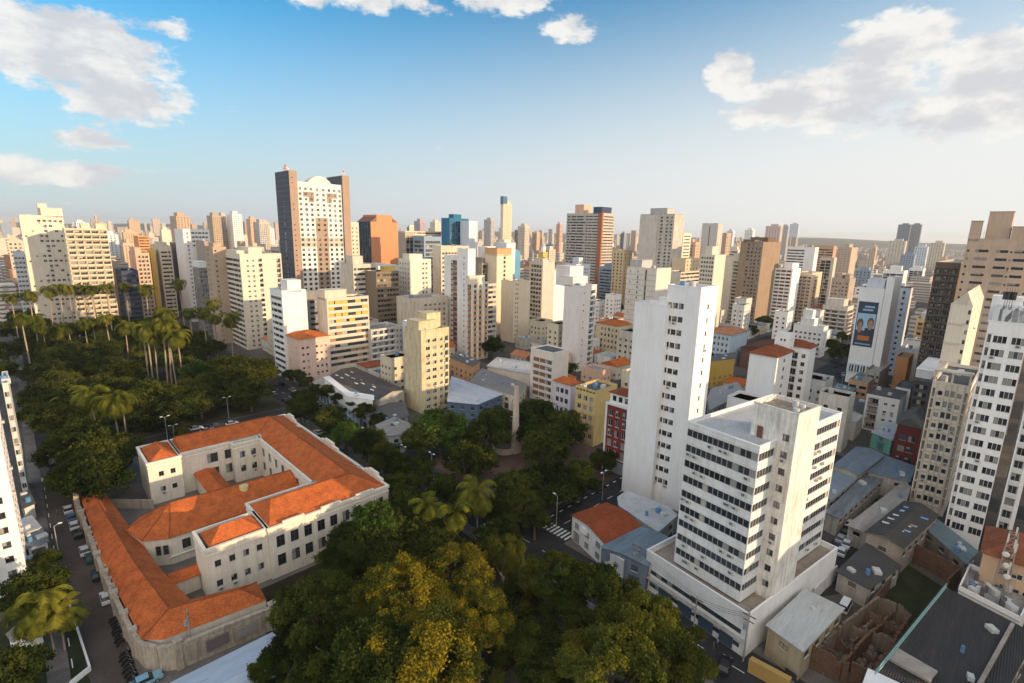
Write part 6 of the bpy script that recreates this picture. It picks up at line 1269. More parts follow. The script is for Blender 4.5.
def crown_mesh(seed, nl, nclump, per, size, mats, flat=.62, spread=.085, bloom=None, lob=(.26, .42)):
    """unit crown: lobes placed through an ellipsoid, leaf clumps on each lobe, leaves round each clump"""
    rng = np.random.default_rng(seed); C_, N_, M_ = [], [], []
    lobes = []
    for i in range(nl):
        for _ in range(30):
            p = rng.uniform(-1, 1, 3); r = np.linalg.norm(p)
            if (r < 1 and r > (.72 if i % 6 else .2)) and p[2] > -.5: break
        lr = rng.uniform(*lob); p = p/np.linalg.norm(p)*min(r, 1)*(1-lr*.75); lobes.append((p*np.array([1, 1, flat]), lr))
    lobes.append((np.zeros(3), .5))
    for li, (lc, lr) in enumerate(lobes):
        lm = 0 if len(mats) < 3 else int(rng.choice([0, 0, 1, 2]))
        for c in range(nclump):
            d = rng.normal(size=3); d /= np.linalg.norm(d)
            if d[2] < -.35 and rng.random() < .7: d[2] *= -1
            cc = lc+d*lr*rng.uniform(.75, 1.08)*np.array([1, 1, .85]); k = per
            pts = cc+rng.normal(size=(k, 3))*spread*np.array([1, 1, .7])
            nn = d*0.6+np.array([0, 0, .45])+rng.normal(size=(k, 3))*.75; nn /= np.linalg.norm(nn, axis=1, keepdims=True)
            C_.append(pts); N_.append(nn)
            mi = lm
            if bloom is not None and lc[0]*.8+rng.normal()*.35 > bloom and d[2] > -.3: mi = len(mats)-1
            M_.append(np.full(k, mi))
    return leaf_mesh('crown', np.concatenate(C_), np.concatenate(N_), size, mats, np.concatenate(M_), rng)
CROWN_MID = [crown_mesh(s, 30, 13, 26, .050, [LEAF, LEAFK, LEAFL], .66, .065, lob=(.17, .32)) for s in (1, 2, 3, 4)]
CROWN_MIDB = [crown_mesh(s, 30, 13, 26, .050, [LEAFB, LEAF, LEAFB], .66, .065, lob=(.17, .32)) for s in (5, 6)]
CROWN_MIDY = [crown_mesh(s, 30, 13, 26, .050, [LEAFY, LEAF, LEAFL], .66, .065, lob=(.17, .32)) for s in (7, 8)]
CROWN_NEAR = [crown_mesh(s, 52, 19, 46, .027, [LEAF, LEAFK, LEAFL], .7, .042, lob=(.12, .21)) for s in (11, 12)]
CROWN_NEARY = [crown_mesh(s, 52, 19, 46, .027, [LEAFY, LEAF, LEAFL], .7, .042, lob=(.12, .21)) for s in (14, 15)]
CROWN_BLOOM = [crown_mesh(s, 52, 19, 56, .023, [LEAFY, LEAF, LEAFL, BLOOM], .7, .042, bloom=-.08, lob=(.12, .21)) for s in (17, 18)]
CROWN_SMALL = [crown_mesh(s, 8, 14, 16, .10, [LEAF], .75, .12) for s in (21, 22, 23)]
def trunk_mesh(seed):
    rs = random.Random(seed); q = MB(); q.tube([(0, 0, 0), (rs.uniform(-.02, .02), .01, .3), (.02, rs.uniform(-.03, .03), .62)], [.045, .034, .026], 8)
    for k in range(5):
        a = k*1.26+rs.uniform(-.3, .3); q.tube([(.01, 0, .42+.05*k/4), (.14*math.cos(a), .14*math.sin(a), .68), (.27*math.cos(a), .27*math.sin(a), .88)], [.02, .014, .006], 6)
    return q.mesh('trunk', BARK)
TRUNK = [trunk_mesh(s) for s in (1, 2, 3)]
rt_ = random.Random(44)
def tree(x, y, h, r, crown, label=None, look='dark green tree', z=0.0, squash=None, group='street and park trees'):
    o = thing('tree', label or 'x', 'tree', (x, y, z), rt_.uniform(0, 6.28), group)
    t = link('trunk', rt_.choice(TRUNK), o); t.scale = (h*.9, h*.9, h*.9)
    rz = (squash or .62)*r/.62
    c = link('crown', crown, o, (0, 0, h-rz*.66)); c.scale = (r, r, rz)
    if not label: pv = proj(x, y, h*.7); later(o, look, pv[0], pv[1])
    s_, t_ = st(x, y); return o
def tree_px(px, py, h, r, crown, label=None, look='dark green tree', f=.62, **k):
    p = at(px, py, h*f); return tree(p[0], p[1], h, r, crown, label, look, **k)
cm = lambda L_: rt_.choice(L_)
# big trees at the bottom of the view
for (px, py, h, r, C_, lb) in [(316, 610, 15, 7.5, CROWN_NEAR[0], 'big dark tree touching the school corner at the bottom'), (284, 668, 12, 4.5, CROWN_NEAR[1], 'dark round tree by the pale metal roof at the bottom edge'), (345, 648, 16, 9, CROWN_NEAR[1], 'big dark tree between the bottom edge and the yellow blooming trees'), (345, 568, 13, 6, CROWN_NEAR[0], 'dark tree against the long wall of the school'),
        (398, 602, 18, 8.2, CROWN_BLOOM[0], 'yellow blooming tree, broadest of the blooming ones, in front of the school'), (452, 582, 17, 7.2, CROWN_BLOOM[1], 'yellow blooming tree nearest to the avenue palms'), (420, 655, 18, 9.5, CROWN_BLOOM[1], 'yellow blooming tree cut by the bottom edge'), (478, 628, 16, 6, CROWN_BLOOM[0], 'yellow blooming tree on the right beside the dark gap'), (370, 680, 17, 9, CROWN_NEAR[0], 'dark tree cut by the bottom edge left of the bloom'),
        (556, 588, 16, 6.5, CROWN_NEARY[0], 'olive green tree by the avenue crossing, left of the corner house'), (598, 606, 16.5, 7.4, CROWN_NEARY[1], 'olive green tree in front of the metal-roofed shop'), (533, 655, 10, 7, CROWN_NEAR[0], 'low deep green tree in the dark gap at the bottom beside the bloom'), (512, 604, 10, 5.5, CROWN_NEAR[1], 'low dark tree in the gap right of the blooming crowns'), (640, 634, 16, 7, CROWN_NEARY[0], 'olive green tree in front of the office podium'), (668, 662, 15, 7, CROWN_NEARY[1], 'olive green tree at the bottom nearest the office podium'), (612, 676, 17, 8, CROWN_NEARY[1], 'broad olive tree cut by the bottom edge below the shop'), (502, 560, 13, 5, CROWN_NEARY[0], 'small olive tree between the palms and the avenue crossing')]:
    tree_px(px, py, h, r, C_, lb, group='big trees in front of the school', f=.68)
# avenue, plaza and school trees
for (px, py, h, r, C_, lb) in [(378, 528, 13, 6.5, CROWN_MIDB[0], 'bright green round tree hiding the end of the school wall'), (412, 512, 12, 6.5, CROWN_MID[0], 'dark tree right of the bright green one by the school end'), (395, 492, 10, 5, CROWN_MID[1], 'small dark tree at the right tip of the school roof'), (325, 443, 8, 3.6, CROWN_MIDB[1], 'small bright green tree touching the school parapet'), (347, 436, 10, 6, CROWN_MIDB[0], 'round green tree in the avenue before the shop row'), (366, 447, 8.5, 4.5, CROWN_MID[2], 'dark avenue tree beside the round green one'), (388, 462, 9, 5, CROWN_MID[3], 'dark avenue tree before the corner shop'), (330, 425, 8, 4, CROWN_MID[0], 'dark avenue tree at the start of the shop row'), (300, 412, 9, 5, CROWN_MID[1], 'dark tree behind the back corner of the school'),
        (440, 428, 15, 9.5, CROWN_MIDB[1], 'large spreading plaza tree below the yellowish block'), (418, 443, 11, 6, CROWN_MID[2], 'dark plaza tree beside the corner shop'), (484, 437, 13, 8.5, CROWN_MID[3], 'dark plaza tree just left of the obelisk'), (538, 417, 14, 8.5, CROWN_MID[0], 'dark plaza tree behind the obelisk'), (566, 428, 13, 8, CROWN_MID[1], 'dark plaza tree before the lilac house'), (548, 446, 12, 8, CROWN_MID[2], 'dark plaza tree right of the obelisk base'), (545, 484, 12, 9, CROWN_MID[3], 'broad dark plaza tree below the obelisk'), (517, 490, 11, 7, CROWN_MID[0], 'dark plaza tree near the avenue palms'), (580, 478, 10, 6.5, CROWN_MID[1], 'dark plaza tree near the yellow five-storey building'), (604, 462, 8, 4.5, CROWN_MID[2], 'small plaza tree before the dark red brick building'), (465, 462, 12, 7, CROWN_MID[1], 'dark plaza tree at the avenue corner'), (497, 424, 13, 6.5, CROWN_MID[2], 'dark plaza tree behind the left side of the obelisk'), (529, 436, 10, 4.5, CROWN_MID[0], 'small dark plaza tree close behind the obelisk plinth'), (478, 462, 10, 6, CROWN_MID[3], 'low dark plaza tree left of the obelisk base wing'), (494, 346, 12, 7, CROWN_MID[1], 'umbrella shaped tree standing up beside the pale parking deck'),
        (76, 436, 12, 7.5, CROWN_MIDY[0], 'sunlit olive tree with a rounded top before the school arch'), (62, 452, 11, 6.5, CROWN_MID[0], 'dark tree overhanging the west street'), (92, 462, 13, 8.5, CROWN_MID[1], 'dark tree under the sunlit olive one'), (115, 452, 12, 7.5, CROWN_MID[2], 'dark tree left of the school end pavilion'), (75, 478, 10, 6, CROWN_MID[3], 'dark tree right above the gate arch'), (182, 432, 5, 2.5, CROWN_MIDY[1], 'small yellowish bush tree behind the school roof'),
        (35, 596, 11, 5.5, CROWN_MID[0], 'dark tree in the lawn before the curved tower'), (15, 672, 8, 4.5, CROWN_MID[1], 'dark shrub tree at the lower left corner'), (45, 563, 6, 2.8, CROWN_MID[2], 'small garden tree by the canopy roof'),
        (765, 322, 11, 8, CROWN_MID[0], 'dark tree clump tree right of the pale blue house'), (785, 330, 10, 7, CROWN_MID[1], 'dark tree beside the short white block'), (750, 330, 9, 6, CROWN_MID[2], 'dark tree nearest the pale blue house'), (843, 352, 11, 7.5, CROWN_MID[3], 'dark street tree below the pale balcony block'), (832, 345, 9, 5.5, CROWN_MID[0], 'dark street tree beside the short white block corner'), (905, 345, 10, 8, CROWN_MID[1], 'dark tree below the black-edged white block'), (926, 352, 10, 7, CROWN_MID[2], 'dark tree at the foot of the small yellow block'), (944, 357, 9, 6, CROWN_MID[3], 'dark tree right of the small yellow block'), (577, 268, 14, 9, CROWN_MID[0], 'dark tree mass tree beside the dark lattice block')]:
    tree_px(px, py, h, r, C_, lb)
for i, t_ in enumerate(list(np.arange(88, 186, 8.5))):
    x_, y_ = xy(70.3+.8*math.sin(i*2.3), t_+math.sin(i*5)*1.5); tree(x_, y_, 8+2*(i % 3), 4+.7*(i % 3), cm(CROWN_MID), None, 'dark avenue tree', group='avenue trees beside the school')
for i, t_ in enumerate(list(np.arange(142, 236, 10))):
    x_, y_ = xy(85.0, t_); tree(x_, y_, 6.5+(i % 3), 3.2+.4*(i % 3), cm(CROWN_MID), None, 'small avenue tree', group='avenue trees before the shop row')
for i, t_ in enumerate(list(np.arange(110, 470, 8.5))):
    x_, y_ = xy(8.2+1.5*math.sin(i*1.7), t_); tree(x_, y_, 10+2*(i % 3), 6+.9*(i % 3), cm(CROWN_MID), None, 'dark street tree', group='trees along the west street') if not 184 < t_ < 204 and t_ > 150 else None
for (px, py, h, r) in ((400, 530, 12, 6), (424, 540, 11, 5.5), (372, 555, 12, 6), (440, 548, 10, 5), (405, 507, 11, 5.5), (352, 545, 11, 5), (502, 512, 9, 5), (524, 506, 9, 5), (498, 540, 10, 5), (535, 520, 8, 4)):
    tree_px(px, py, h, r, cm(CROWN_MID), None, 'dark garden tree', group='garden trees between the school and the avenue')
for (px, py, h, r) in ((42, 350, 13, 8), (48, 372, 13, 8), (44, 396, 12, 7.5), (52, 420, 12, 7), (28, 346, 12, 7), (36, 374, 11, 6), (8, 352, 12, 7), (3, 372, 11, 6), (30, 330, 12, 8), (12, 330, 12, 8), (20, 318, 12, 8), (58, 345, 13, 8), (34, 415, 10, 5)):
    tree_px(px, py, h, r, cm(CROWN_MID), None, 'dark street tree', group='trees along the west street')
# park: trees filling the block beyond the school
pts = []; tr_ = 0
while len(pts) < 62 and tr_ < 4000:
    tr_ += 1; s_, t_ = rt_.uniform(12, 68), rt_.uniform(207, 395)
    if all((s_-a)**2+(t_-b)**2 > 8.6**2 for a, b in pts): pts.append((s_, t_))
for (s_, t_) in pts:
    x_, y_ = xy(s_, t_); k = rt_.random(); h = rt_.uniform(9, 15); C_ = cm(CROWN_MIDY) if k < .22 else (cm(CROWN_MIDB) if k < .35 else cm(CROWN_MID))
    tree(x_, y_, h, rt_.uniform(5, 8), C_, look='olive park tree' if k < .22 else ('fresh green park tree' if k < .35 else 'dark park tree'), group='park trees beyond the school')
REFS.append((230, 370, 'the park edge by the avenue')); REFS.append((60, 370, 'the park end by the west street'))
for (px, py, h, r) in ((232, 372, 17, 9), (258, 372, 15, 8), (212, 388, 14, 8), (200, 400, 12, 7), (250, 392, 13, 8), (150, 400, 15, 9), (175, 412, 12, 8), (120, 375, 15, 9)):
    tree_px(px, py, h, r, cm(CROWN_MIDY if py < 380 else CROWN_MID), None, 'tall leafy park tree', group='park trees beyond the school')
# trees among the houses
nf = 0
for k in range(2500):
    px, py = rt_.uniform(300, 1020), rt_.uniform(262, 420); p = at(px, py, 0); s_, t_ = st(p[0], p[1])
    if nf >= 46: break
    if free(s_-2, s_+2, t_-2, t_+2) and math.hypot(p[0], p[1]) < 900:
        tree(p[0], p[1], rt_.uniform(7, 11), rt_.uniform(3.5, 5.5), cm(CROWN_SMALL), None, 'small dark tree', group='trees among the houses'); OCC.append((s_-3, s_+3, t_-3, t_+3)); nf += 1
# palms
def frond_mesh(seed, nfr, ln, droop, name='crown', leaflets=26, up=.55):
    rng = np.random.default_rng(seed); q = MB()
    for i in range(nfr):
        a = 2.4*i+rng.uniform(-.2, .2); e = rng.uniform(-.75, 1.2)*up*1.6; L_ = ln*rng.uniform(.85, 1.1); n = 7
        pts = []; p = np.array([0, 0, 0.]); ang = e
        for k in range(n+1):
            pts.append(p.copy()); p = p+np.array([math.cos(a)*math.cos(ang), math.sin(a)*math.cos(ang), math.sin(ang)])*L_/n; ang -= droop/n*(1+.25*k)
        sd_ = np.array([-math.sin(a), math.cos(a), 0])
        for k in range(leaflets):
            f = .12+.86*k/leaflets; j = min(int(f*n), n-1); c = pts[j]+(pts[j+1]-pts[j])*(f*n-j); dr = (pts[j+1]-pts[j])/np.linalg.norm(pts[j+1]-pts[j]); wl_ = L_*.26*math.sin(math.pi*min(1, f*.8+.2))**.6
            for sg_ in (-1, 1):
                tip = c+sd_*sg_*wl_*.8+dr*wl_*.55+np.array([0, 0, -wl_*rng.uniform(.25, .6)]); w_ = dr*L_*.017
                q.quad(c-w_, c+w_, tip+w_*.3, tip-w_*.3)
        q.tube([tuple(x) for x in pts], [L_*.010*(1-.8*k/n) for k in range(n+1)], 4)
    return q.mesh(name, PALM)
PALMC = [frond_mesh(s, 30, 5.0, 1.6) for s in (1, 2, 3)]; PALMBIG = [frond_mesh(s, 22, 6.2, 1.7, up=.7, leaflets=34) for s in (5, 6)]
q = MB(); q.tube([(0, 0, 0), (0, 0, .25), (.003, 0, .6), (0, 0, .93)], [.020, .016, .017, .011], 9); PT = q.mesh('trunk', PBARK)
q = MB(); q.tube([(0, 0, .93), (0, 0, .965), (0, 0, 1.0)], [.012, .014, .006], 8); PS = q.mesh('crownshaft', plain((.09, .12, .03), .6))
def palm(px, py, fy, sc=1.0, C_=None, look='tall palm', label=None, hmax=27, tilt=None):
    x, y, h = foot(px, py, fy); h = max(4, min(h, 40)); o = thing('palm_tree', label or 'x', 'palm', (x, y, 0), rt_.uniform(0, 6), 'tall palms of the park and avenue')
    for nm, me in (('trunk', PT), ('crownshaft', PS)): t = link(nm, me, o); t.scale = (h*.45+5, h*.45+5, h)
    k_ = rt_.uniform(.8, 1.12); c = link('crown', C_ or cm(PALMC), o, (0, 0, h)); c.scale = (sc*k_, sc*k_, sc*k_*rt_.uniform(.85, 1.15)); o.rotation_euler = (rt_.uniform(-.035, .035), rt_.uniform(-.035, .035), rt_.uniform(0, 6))
    if not label: later(o, look, px, py)
REFS += [(60, 285, 'the two slabs behind the palms'), (150, 330, 'the middle of the park')]
for (px, py, fy) in [(11, 296, 352), (27, 293, 352), (46, 289, 345), (57, 287, 345), (67, 288, 345), (82, 287, 345), (93, 288, 345), (106, 287, 345), (124, 285, 340), (144, 288, 342), (22, 316, 376), (42, 326, 370), (56, 328, 365), (69, 326, 363), (94, 322, 362), (107, 317, 362), (124, 325, 368), (146, 326, 392), (152, 334, 391), (163, 311, 388), (170, 326, 392), (178, 334, 393), (190, 311, 362), (203, 310, 362), (213, 302, 350), (180, 282, 338), (229, 316, 362), (214, 316, 366), (34, 318, 368), (84, 322, 364), (160, 322, 392), (142, 328, 388)]:
    palm(px, py, fy, 1.38)
for (px, py, fy) in [(68, 398, 430), (91, 392, 446), (114, 400, 452), (121, 397, 450)]: palm(px, py, fy, 1.45, look='near palm')
for (px, py, fy, lb) in [(455, 512, 566, 'big drooping palm with yellow lit fronds at the avenue'), (478, 492, 545, 'big dark palm behind the yellow lit one'), (430, 506, 556, 'big dark palm left of the yellow lit one')]: palm(px, py, fy, 1.1, cm(PALMBIG), label=lb)
for (px, py, fy, lb) in [(45, 600, 655, 'dark drooping palm on the lawn by the west street'), (30, 615, 662, 'dark drooping palm between the gatehouse and curved tower'), (58, 612, 650, 'smaller dark palm leaning over the sidewalk')]: palm(px, py, fy, .8, cm(PALMBIG), label=lb)
# ------------------------------------------------------------------ cars, motorcycles, lamps, people
TYRE = plain((.015, .015, .015), .8); CGL = glass((.02, .022, .026), .05)
def car_proto(van=False):
    prof = [(-2.1, .35), (2.1, .35), (2.12, .72), (1.95, .86), (1.0, .95), (-1.75, .98), (-2.08, .86)]
    top = [(.95, .95), (.35, 1.42), (-1.2, 1.45), (-1.78, .98)] if not van else [(1.6, .95), (1.2, 1.95), (-2.0, 2.0), (-2.08, .95)]
    b = MB(); W_ = .86
    def ext(P, w0, w1=None, m=0, cap=True):
        n = len(P); w1 = w1 or [w0]*n
        for i in range(n):
            j = (i+1) % n; b.quad((P[i][0], -w1[i], P[i][1]), (P[j][0], -w1[j], P[j][1]), (P[j][0], w1[j], P[j][1]), (P[i][0], w1[i], P[i][1]), m=m)
        b.quad(*[(P[i][0], -w1[i], P[i][1]) for i in range(n)][::-1], m=m); b.quad(*[(P[i][0], w1[i], P[i][1]) for i in range(n)], m=m)
    ext(prof, W_); g = MB(); 
    r0, r1 = top[1], top[2]
    b.box(r1[0]-.02, r0[0]+.02, -.66, .66, r0[1]-.02, r0[1]+.06)
    b2 = b; b = g; ext(top, W_, [W_-.03, .67, .67, W_-.03]); b = b2
    w = MB(); n = 14
    for sgn in (1,):
        A = [(.32*math.cos(2*math.pi*i/n), -.11, .32*math.sin(2*math.pi*i/n)) for i in range(n)]; B = [(p[0], .11, p[2]) for p in A]
        for i in range(n): w.quad(A[i], A[(i+1) % n], B[(i+1) % n], B[i])
        w.quad(*A[::-1]); w.quad(*B)
        rm_ = MB(); rm_.quad(*[(p[0]*.58, -.118, p[2]*.58) for p in A][::-1]); rm_.quad(*[(p[0]*.58, .118, p[2]*.58) for p in A])
    l = MB(); l.box(2.08, 2.15, -.2, .2, .62, .76)
    return b.v, b.f, g.mesh('cabin_glass', CGL), (w.mesh('wheel', TYRE), rm_.mesh('rim', ALU_F)), l.mesh('headlight', plain((.6, .6, .6), .2))
CARV = {False: car_proto(False), True: car_proto(True)}
CCOL = {'white': (.70, .70, .70), 'silver': (.42, .43, .45), 'black': (.02, .02, .022), 'grey': (.14, .15, .16), 'blue': (.10, .17, .26), 'green': (.03, .09, .06), 'red': (.32, .03, .03), 'pale blue': (.22, .42, .52)}
CP = {}
def car(x, y, ang, col, label=None, van=False, look=None):
    k = (col, van)
    if k not in CP:
        v, f, g, w, l = CARV[van]; me = bpy.data.meshes.new('body'); me.from_pydata(v, [], f); me.materials.append(plain(CCOL[col], .25, .1, .5)); me.update()
        o = thing('parked_car', 'x', 'car', (0, 0, 0)); link('body', me, o); link('cabin_glass', g, o)
        for (a, b) in ((1.3, .8), (1.3, -.8), (-1.3, .8), (-1.3, -.8)): link('rim', w[1], link('wheel', w[0], o, (a, b, .32)))
        for b in (.6, -.6): link('headlight', l, o, (0, b, 0))
        CP[k] = [o, False]
    pr = CP[k]; o = pr[0] if not pr[1] else copy_tree(pr[0]); pr[1] = True
    o.location = (x, y, .02); o.rotation_euler = (0, 0, ang); o['group'] = 'cars on the streets and in the yard'; o['category'] = 'van' if van else 'car'
    if label: o['label'] = label
    else: pv = proj(x, y, 1); later(o, look or f'{col} {"van" if van else "parked car"}', pv[0], pv[1])
    return o
AV = GA+math.pi/2
def car_px(px, py, along, col, label=None, van=False, jit=0.0): p = at(px, py, .7); return car(p[0], p[1], (GA if along == 's' else AV)+jit, col, label, van)
REFS += [(848, 540, 'the parking yard'), (110, 590, 'the school street wall'), (440, 470, 'the avenue crosswalk'), (200, 430, 'the road behind the school')]
for (px, py, col, lb) in [(68, 509, 'white', 'white car, farthest of the row along the school wall'), (71, 517, 'blue', 'dark blue car along the school wall behind a white one'), (74, 525, 'white', 'white car along the school wall between two dark cars'), (78, 533, 'black', 'black car along the school wall below the arch'), (84.5, 550, 'white', 'white car along the school wall standing with a gap ahead'), (90, 557, 'green', 'dark green small car behind a white one on the west street'), (97, 574, 'black', 'black car standing alone by the school wall'), (106, 597, 'white', 'white hatchback nearest to the motorcycles by the school wall')]:
    car_px(px, py, 't', col, lb)
car_px(52, 466, 't', 'grey', 'grey van under the street trees on the west street', True); car_px(55.5, 480, 't', 'white', 'white van parked under the street trees on the west street', True)
car_px(146, 680, 's', 'pale blue', 'pale blue car at the bottom edge below the school corner')
for (px, py, col) in [(196, 428, 'white'), (207, 430, 'silver'), (217, 425, 'grey'), (232, 423, 'white')]: car_px(px, py, 's', col)
for (px, py, col) in [(341, 456, 'white'), (352, 470, 'grey'), (318, 432, 'silver'), (425, 469, 'black'), (439, 481, 'white'), (432, 474, 'grey'), (300, 405, 'white'), (372, 442, 'black'), (400, 470, 'silver')]: car_px(px, py, 't', col)
for (px, py, col) in [(466, 440, 'white'), (478, 437, 'silver'), (455, 457, 'white'), (560, 500, 'silver'), (600, 488, 'black')]: car_px(px, py, 's', col)
for (px, py, col) in [(850, 523, 'white'), (856, 527, 'silver'), (862, 531, 'white'), (846, 530, 'black'), (852, 535, 'white'), (858, 539, 'blue'), (841, 538, 'silver'), (847, 543, 'white'), (836, 547, 'black'), (842, 551, 'white'), (868, 512, 'grey'), (878, 503, 'black')]: car_px(px, py, 's', col, jit=.05)
rc = random.Random(15); kc = list(CCOL)
for (a0, a1, fixed, along, step, p_) in [(146, 234, 74.0, 't', 6.2, .6), (140, 234, 82.0, 't', 6.2, .55), (92, 260, 131.2, 's', 6.5, .5), (120, 300, 68.3, 's', 6.5, .4), (90, 330, 239.6, 's', 6.5, .45), (12, 68, 188.4, 's', 6.0, .45), (-20, 60, 181.4, 't', 6.2, .4), (215, 400, 5.2, 't', 6.5, .45)]:
    v = a0
    while v < a1:
        if rc.random() < p_:
            x_, y_ = xy(fixed, v) if along == 't' else xy(v, fixed)
            if in_view(x_, y_, 1, 0): car(x_, y_, (AV if along == 't' else GA)+rc.uniform(-.03, .03), rc.choice(['white', 'silver', 'black', 'grey', 'white', 'red', 'blue']))
        v += step
for k in range(24):
    f = k/23; x_, y_ = xy(270+190*f, 49.5+60*f+(3.6 if k % 2 else 0)); car(x_, y_, GA+.31, rc.choice(['white', 'silver', 'black', 'grey'])) if rc.random() < .6 else None
car_px(845, 606, 's', 'white', 'white van backed into the yard beside the roofless ruin', True)
for (px, py, col) in [(843, 374, 'silver'), (836, 357, 'white'), (760, 328, 'white'), (772, 317, 'silver'), (783, 320, 'grey'), (725, 665, 'black'), (790, 678, 'black')]: car_px(px, py, 's', col, jit=.2)
# motorcycles beside the school wall
def moto():
    o = thing('motorcycle', 'dark motorcycle in the tight row parked by the school wall', 'motorcycle', group='motorcycles by the school wall'); w = CARV[False][3][0]
    for a in (.62, -.62):
        x = link('wheel', w, o, (a, 0, .3)); x.scale = (.95, .5, .95)
    q = MB(); q.box(-.5, .35, -.14, .14, .42, .72); q.tube([(.62, 0, .3), (.45, 0, 1.0)], .04, 6); q.build('frame', plain((.02, .02, .025), .3), o)
    q = MB(); q.box(-.75, .1, -.15, .15, .74, .86); q.build('seat', TYRE, o); q = MB(); q.tube([(.42, -.36, 1.02), (.45, 0, 1.0), (.42, .36, 1.02)], .025, 5); q.build('handlebar', ALU_F, o); return o
mp_ = moto(); first = True
for i in range(16):
    t_ = 106-1.05*i-(2.2 if i > 7 else 0); x_, y_ = xy(5.2+.1*(i % 3), t_); o = mp_ if i == 0 else copy_tree(mp_); o.location = (x_, y_, .015); o.rotation_euler = (0, 0, GA+.25+.08*(i % 4)); 
# lamps and poles
LM = plain((.35, .36, .36), .5, .2); LH_ = plain((.75, .76, .74), .4)
def lamp(px, fy, h, label, arms=2, dirn='s', z=0.0):
    p = at(px, fy, 0); o = thing('street_lamp', label, 'street lamp', (p[0], p[1], 0), GA if dirn == 's' else AV)
    q = MB(); q.tube([(0, 0, 0), (0, 0, h)], [.11, .07], 8); q.build('pole', LM, o)
    for sg_ in ((1, -1) if arms == 2 else (1,)):
        q = MB(); q.tube([(0, 0, h-.1), (sg_*1.0, 0, h+.3)], .05, 6); am_ = q.build('arm', LM, o); q = MB(); q.box(sg_*1.0-.35, sg_*1.0+.35, -.16, .16, h+.22, h+.38); q.build('lamp_head', LH_, am_)
lamp(168, 443, 9, 'two-armed street lamp behind the school, left of the pair'); lamp(175, 443, 6, 'short street lamp right beside the two-armed one behind the school'); lamp(229, 421, 9, 'two-armed street lamp behind the school near the parked cars'); lamp(404, 472, 8, 'street lamp at the avenue crosswalk by the corner shop', 2, 't'); lamp(432, 480, 8, 'street lamp on the plaza corner', 2, 't'); lamp(556, 530, 9, 'street lamp at the corner house crossing', 1, 't'); lamp(602, 500, 8, 'street lamp on the plaza edge by the dark road', 2); lamp(60, 560, 8, 'street lamp on the west sidewalk', 1); lamp(120, 470, 7, 'street lamp left of the school end pavilion', 1); lamp(840, 395, 9, 'street lamp on the east street', 1)
def pole(px, fy, h, label):
    p = at(px, fy, 0); o = thing('utility_pole', label, 'utility pole', (p[0], p[1], 0), AV)
    q = MB(); q.tube([(0, 0, 0), (0, 0, h)], [.17, .11], 8); q.build('pole', paint((.32, .30, .27)), o); q = MB(); q.box(-1.1, 1.1, -.07, .07, h-.7, h-.55); q.box(-.9, .9, -.07, .07, h-1.7, h-1.58); q.build('crossarm', BARK, o)
    q = MB(); q.cyl(.35, .3, h-3.2, h-2.2, .28, .28, 10); q.build('transformer', plain((.26, .27, .28)), o); return (p[0], p[1], h-.6)
P1 = pole(692, 643, 9.5, 'utility pole with a transformer before the office podium'); P2 = pole(743, 661, 9.5, 'utility pole at the front corner of the office podium'); P3 = pole(193, 659, 9.5, 'utility pole leaning on the corner by the school murals'); P4 = pole(634, 585, 9.5, 'utility pole before the metal-roofed shop')
q = MB()
for off_ in (-.8, 0, .8):
    for A, B in ((P4, P1), (P1, P2)):
        pts = [(A[0]+(B[0]-A[0])*k/8+off_*.5, A[1]+(B[1]-A[1])*k/8+off_*.5, A[2]-.5*math.sin(math.pi*k/8)) for k in range(9)]; q.tube(pts, .022, 4)
tag(q.build('power_line', plain((.03, .03, .03))), 'thin dark power lines strung along the poles before the office podium', 'wires')
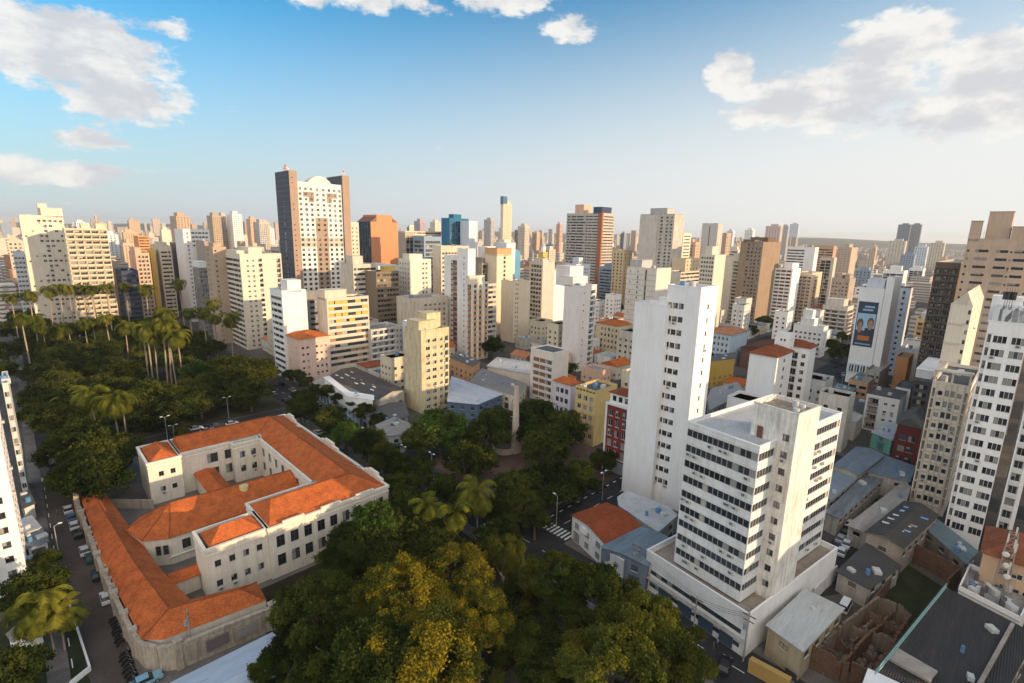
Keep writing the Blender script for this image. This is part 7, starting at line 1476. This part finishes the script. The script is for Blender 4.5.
def person(px, py, shirt, legs, label, ang=0.0):
    p = at(px, py, .0); o = thing('person', label, 'person', (p[0], p[1], .13), ang)
    V = [(0, 0, .95), (0, 0, 1.2), (0, 0, 1.42), (0, 0, 1.52), (0, .02, 1.66), (.10, 0, .90), (.12, .06, .48), (.11, .02, .06), (.11, .14, .03), (-.10, 0, .90), (-.12, -.08, .48), (-.11, -.14, .06), (-.11, -.03, .03), (.20, 0, 1.38), (.25, -.02, 1.10), (.24, .10, .86), (-.20, 0, 1.38), (-.25, .02, 1.10), (-.24, .08, .86)]
    E = [(0, 1), (1, 2), (2, 3), (3, 4), (0, 5), (5, 6), (6, 7), (7, 8), (0, 9), (9, 10), (10, 11), (11, 12), (2, 13), (13, 14), (14, 15), (2, 16), (16, 17), (17, 18)]
    Rr = [.15, .14, .15, .055, .105, .085, .06, .04, .035, .085, .06, .04, .035, .06, .045, .035, .06, .045, .035]
    me = bpy.data.meshes.new('body'); me.from_pydata(V, E, []); me.materials.append(plain((.32, .20, .14)))
    b = link('body', me, o); m = b.modifiers.new('skin', 'SKIN'); me.skin_vertices.new() if not me.skin_vertices else None
    for i, r_ in enumerate(Rr): me.skin_vertices[0].data[i].radius = (r_, r_)
    me.skin_vertices[0].data[0].use_root = True; sb_ = b.modifiers.new('sub', 'SUBSURF'); sb_.levels = 1; sb_.render_levels = 1
    q = MB(); n = 10
    def ring(rx, ry, z): return [(rx*math.cos(2*math.pi*i/n), ry*math.sin(2*math.pi*i/n), z) for i in range(n)]
    Z = [ring(.19, .15, .92), ring(.185, .145, 1.2), ring(.21, .15, 1.40), ring(.08, .08, 1.49)]
    for A, B in zip(Z, Z[1:]):
        for i in range(n): q.quad(A[i], A[(i+1) % n], B[(i+1) % n], B[i])
    q.build('shirt', plain(shirt, .8), o)
    for sx_, ky, fy_ in ((1, .06, .02), (-1, -.08, -.14)): q = MB(); q.tube([(.10*sx_, 0, .95), (.12*sx_, ky, .48), (.11*sx_, fy_, .09)], [.115, .085, .07], 8); q.build('trouser_leg', plain(legs, .8), o)
    q = MB(); hh = [ring(.11, .12, 1.66), ring(.105, .115, 1.73), ring(.06, .07, 1.79)]
    for A, B in zip(hh, hh[1:]):
        for i in range(n): q.quad(A[i], A[(i+1) % n], B[(i+1) % n], B[i])
    q.quad(*hh[-1]); q.build('hair', plain((.02, .015, .012), .7), o)
person(717, 647, (.25, .35, .50), (.05, .06, .09), 'person in a light blue shirt walking before the office podium', 1.0); person(713, 650, (.03, .03, .04), (.10, .09, .08), 'person in dark clothes walking beside the light blue shirt', 1.2)
person(432, 486, (.6, .6, .6), (.04, .04, .05), 'person in a white shirt waiting at the plaza corner', 2.0); person(401, 473, (.35, .10, .08), (.05, .05, .06), 'person in a red shirt by the corner shop', .3); person(575, 488, (.10, .10, .12), (.04, .04, .05), 'person in dark clothes crossing the plaza paving', 2.4); person(58, 516, (.05, .05, .05), (.05, .05, .06), 'person in black walking up the west street', 2.2)
# ------------------------------------------------------------------ haze
q = MB(); q.box(-13500, 13500, -600, 13900, -1.0, 190)
hzo = q.build('haze', None); hzo.data.materials.clear(); hm_ = bpy.data.materials.new('haze_air'); hm_.use_nodes = True; nn_ = hm_.node_tree.nodes; nn_.clear()
o_ = nn_.new('ShaderNodeOutputMaterial'); pv_ = nn_.new('ShaderNodeVolumePrincipled'); pv_.inputs['Density'].default_value = 0.00007; pv_.inputs['Color'].default_value = (.93, .93, .92, 1); pv_.inputs['Anisotropy'].default_value = .2
hm_.node_tree.links.new(pv_.outputs[0], o_.inputs['Volume']); hzo.data.materials.append(hm_); tag(hzo, kind='stuff')
settle()
for o in S.objects:
    if 'label' in o and len(o['label'].split()) > 16: print('LONG', o.name, o['label'])
bpy.context.view_layer.update()
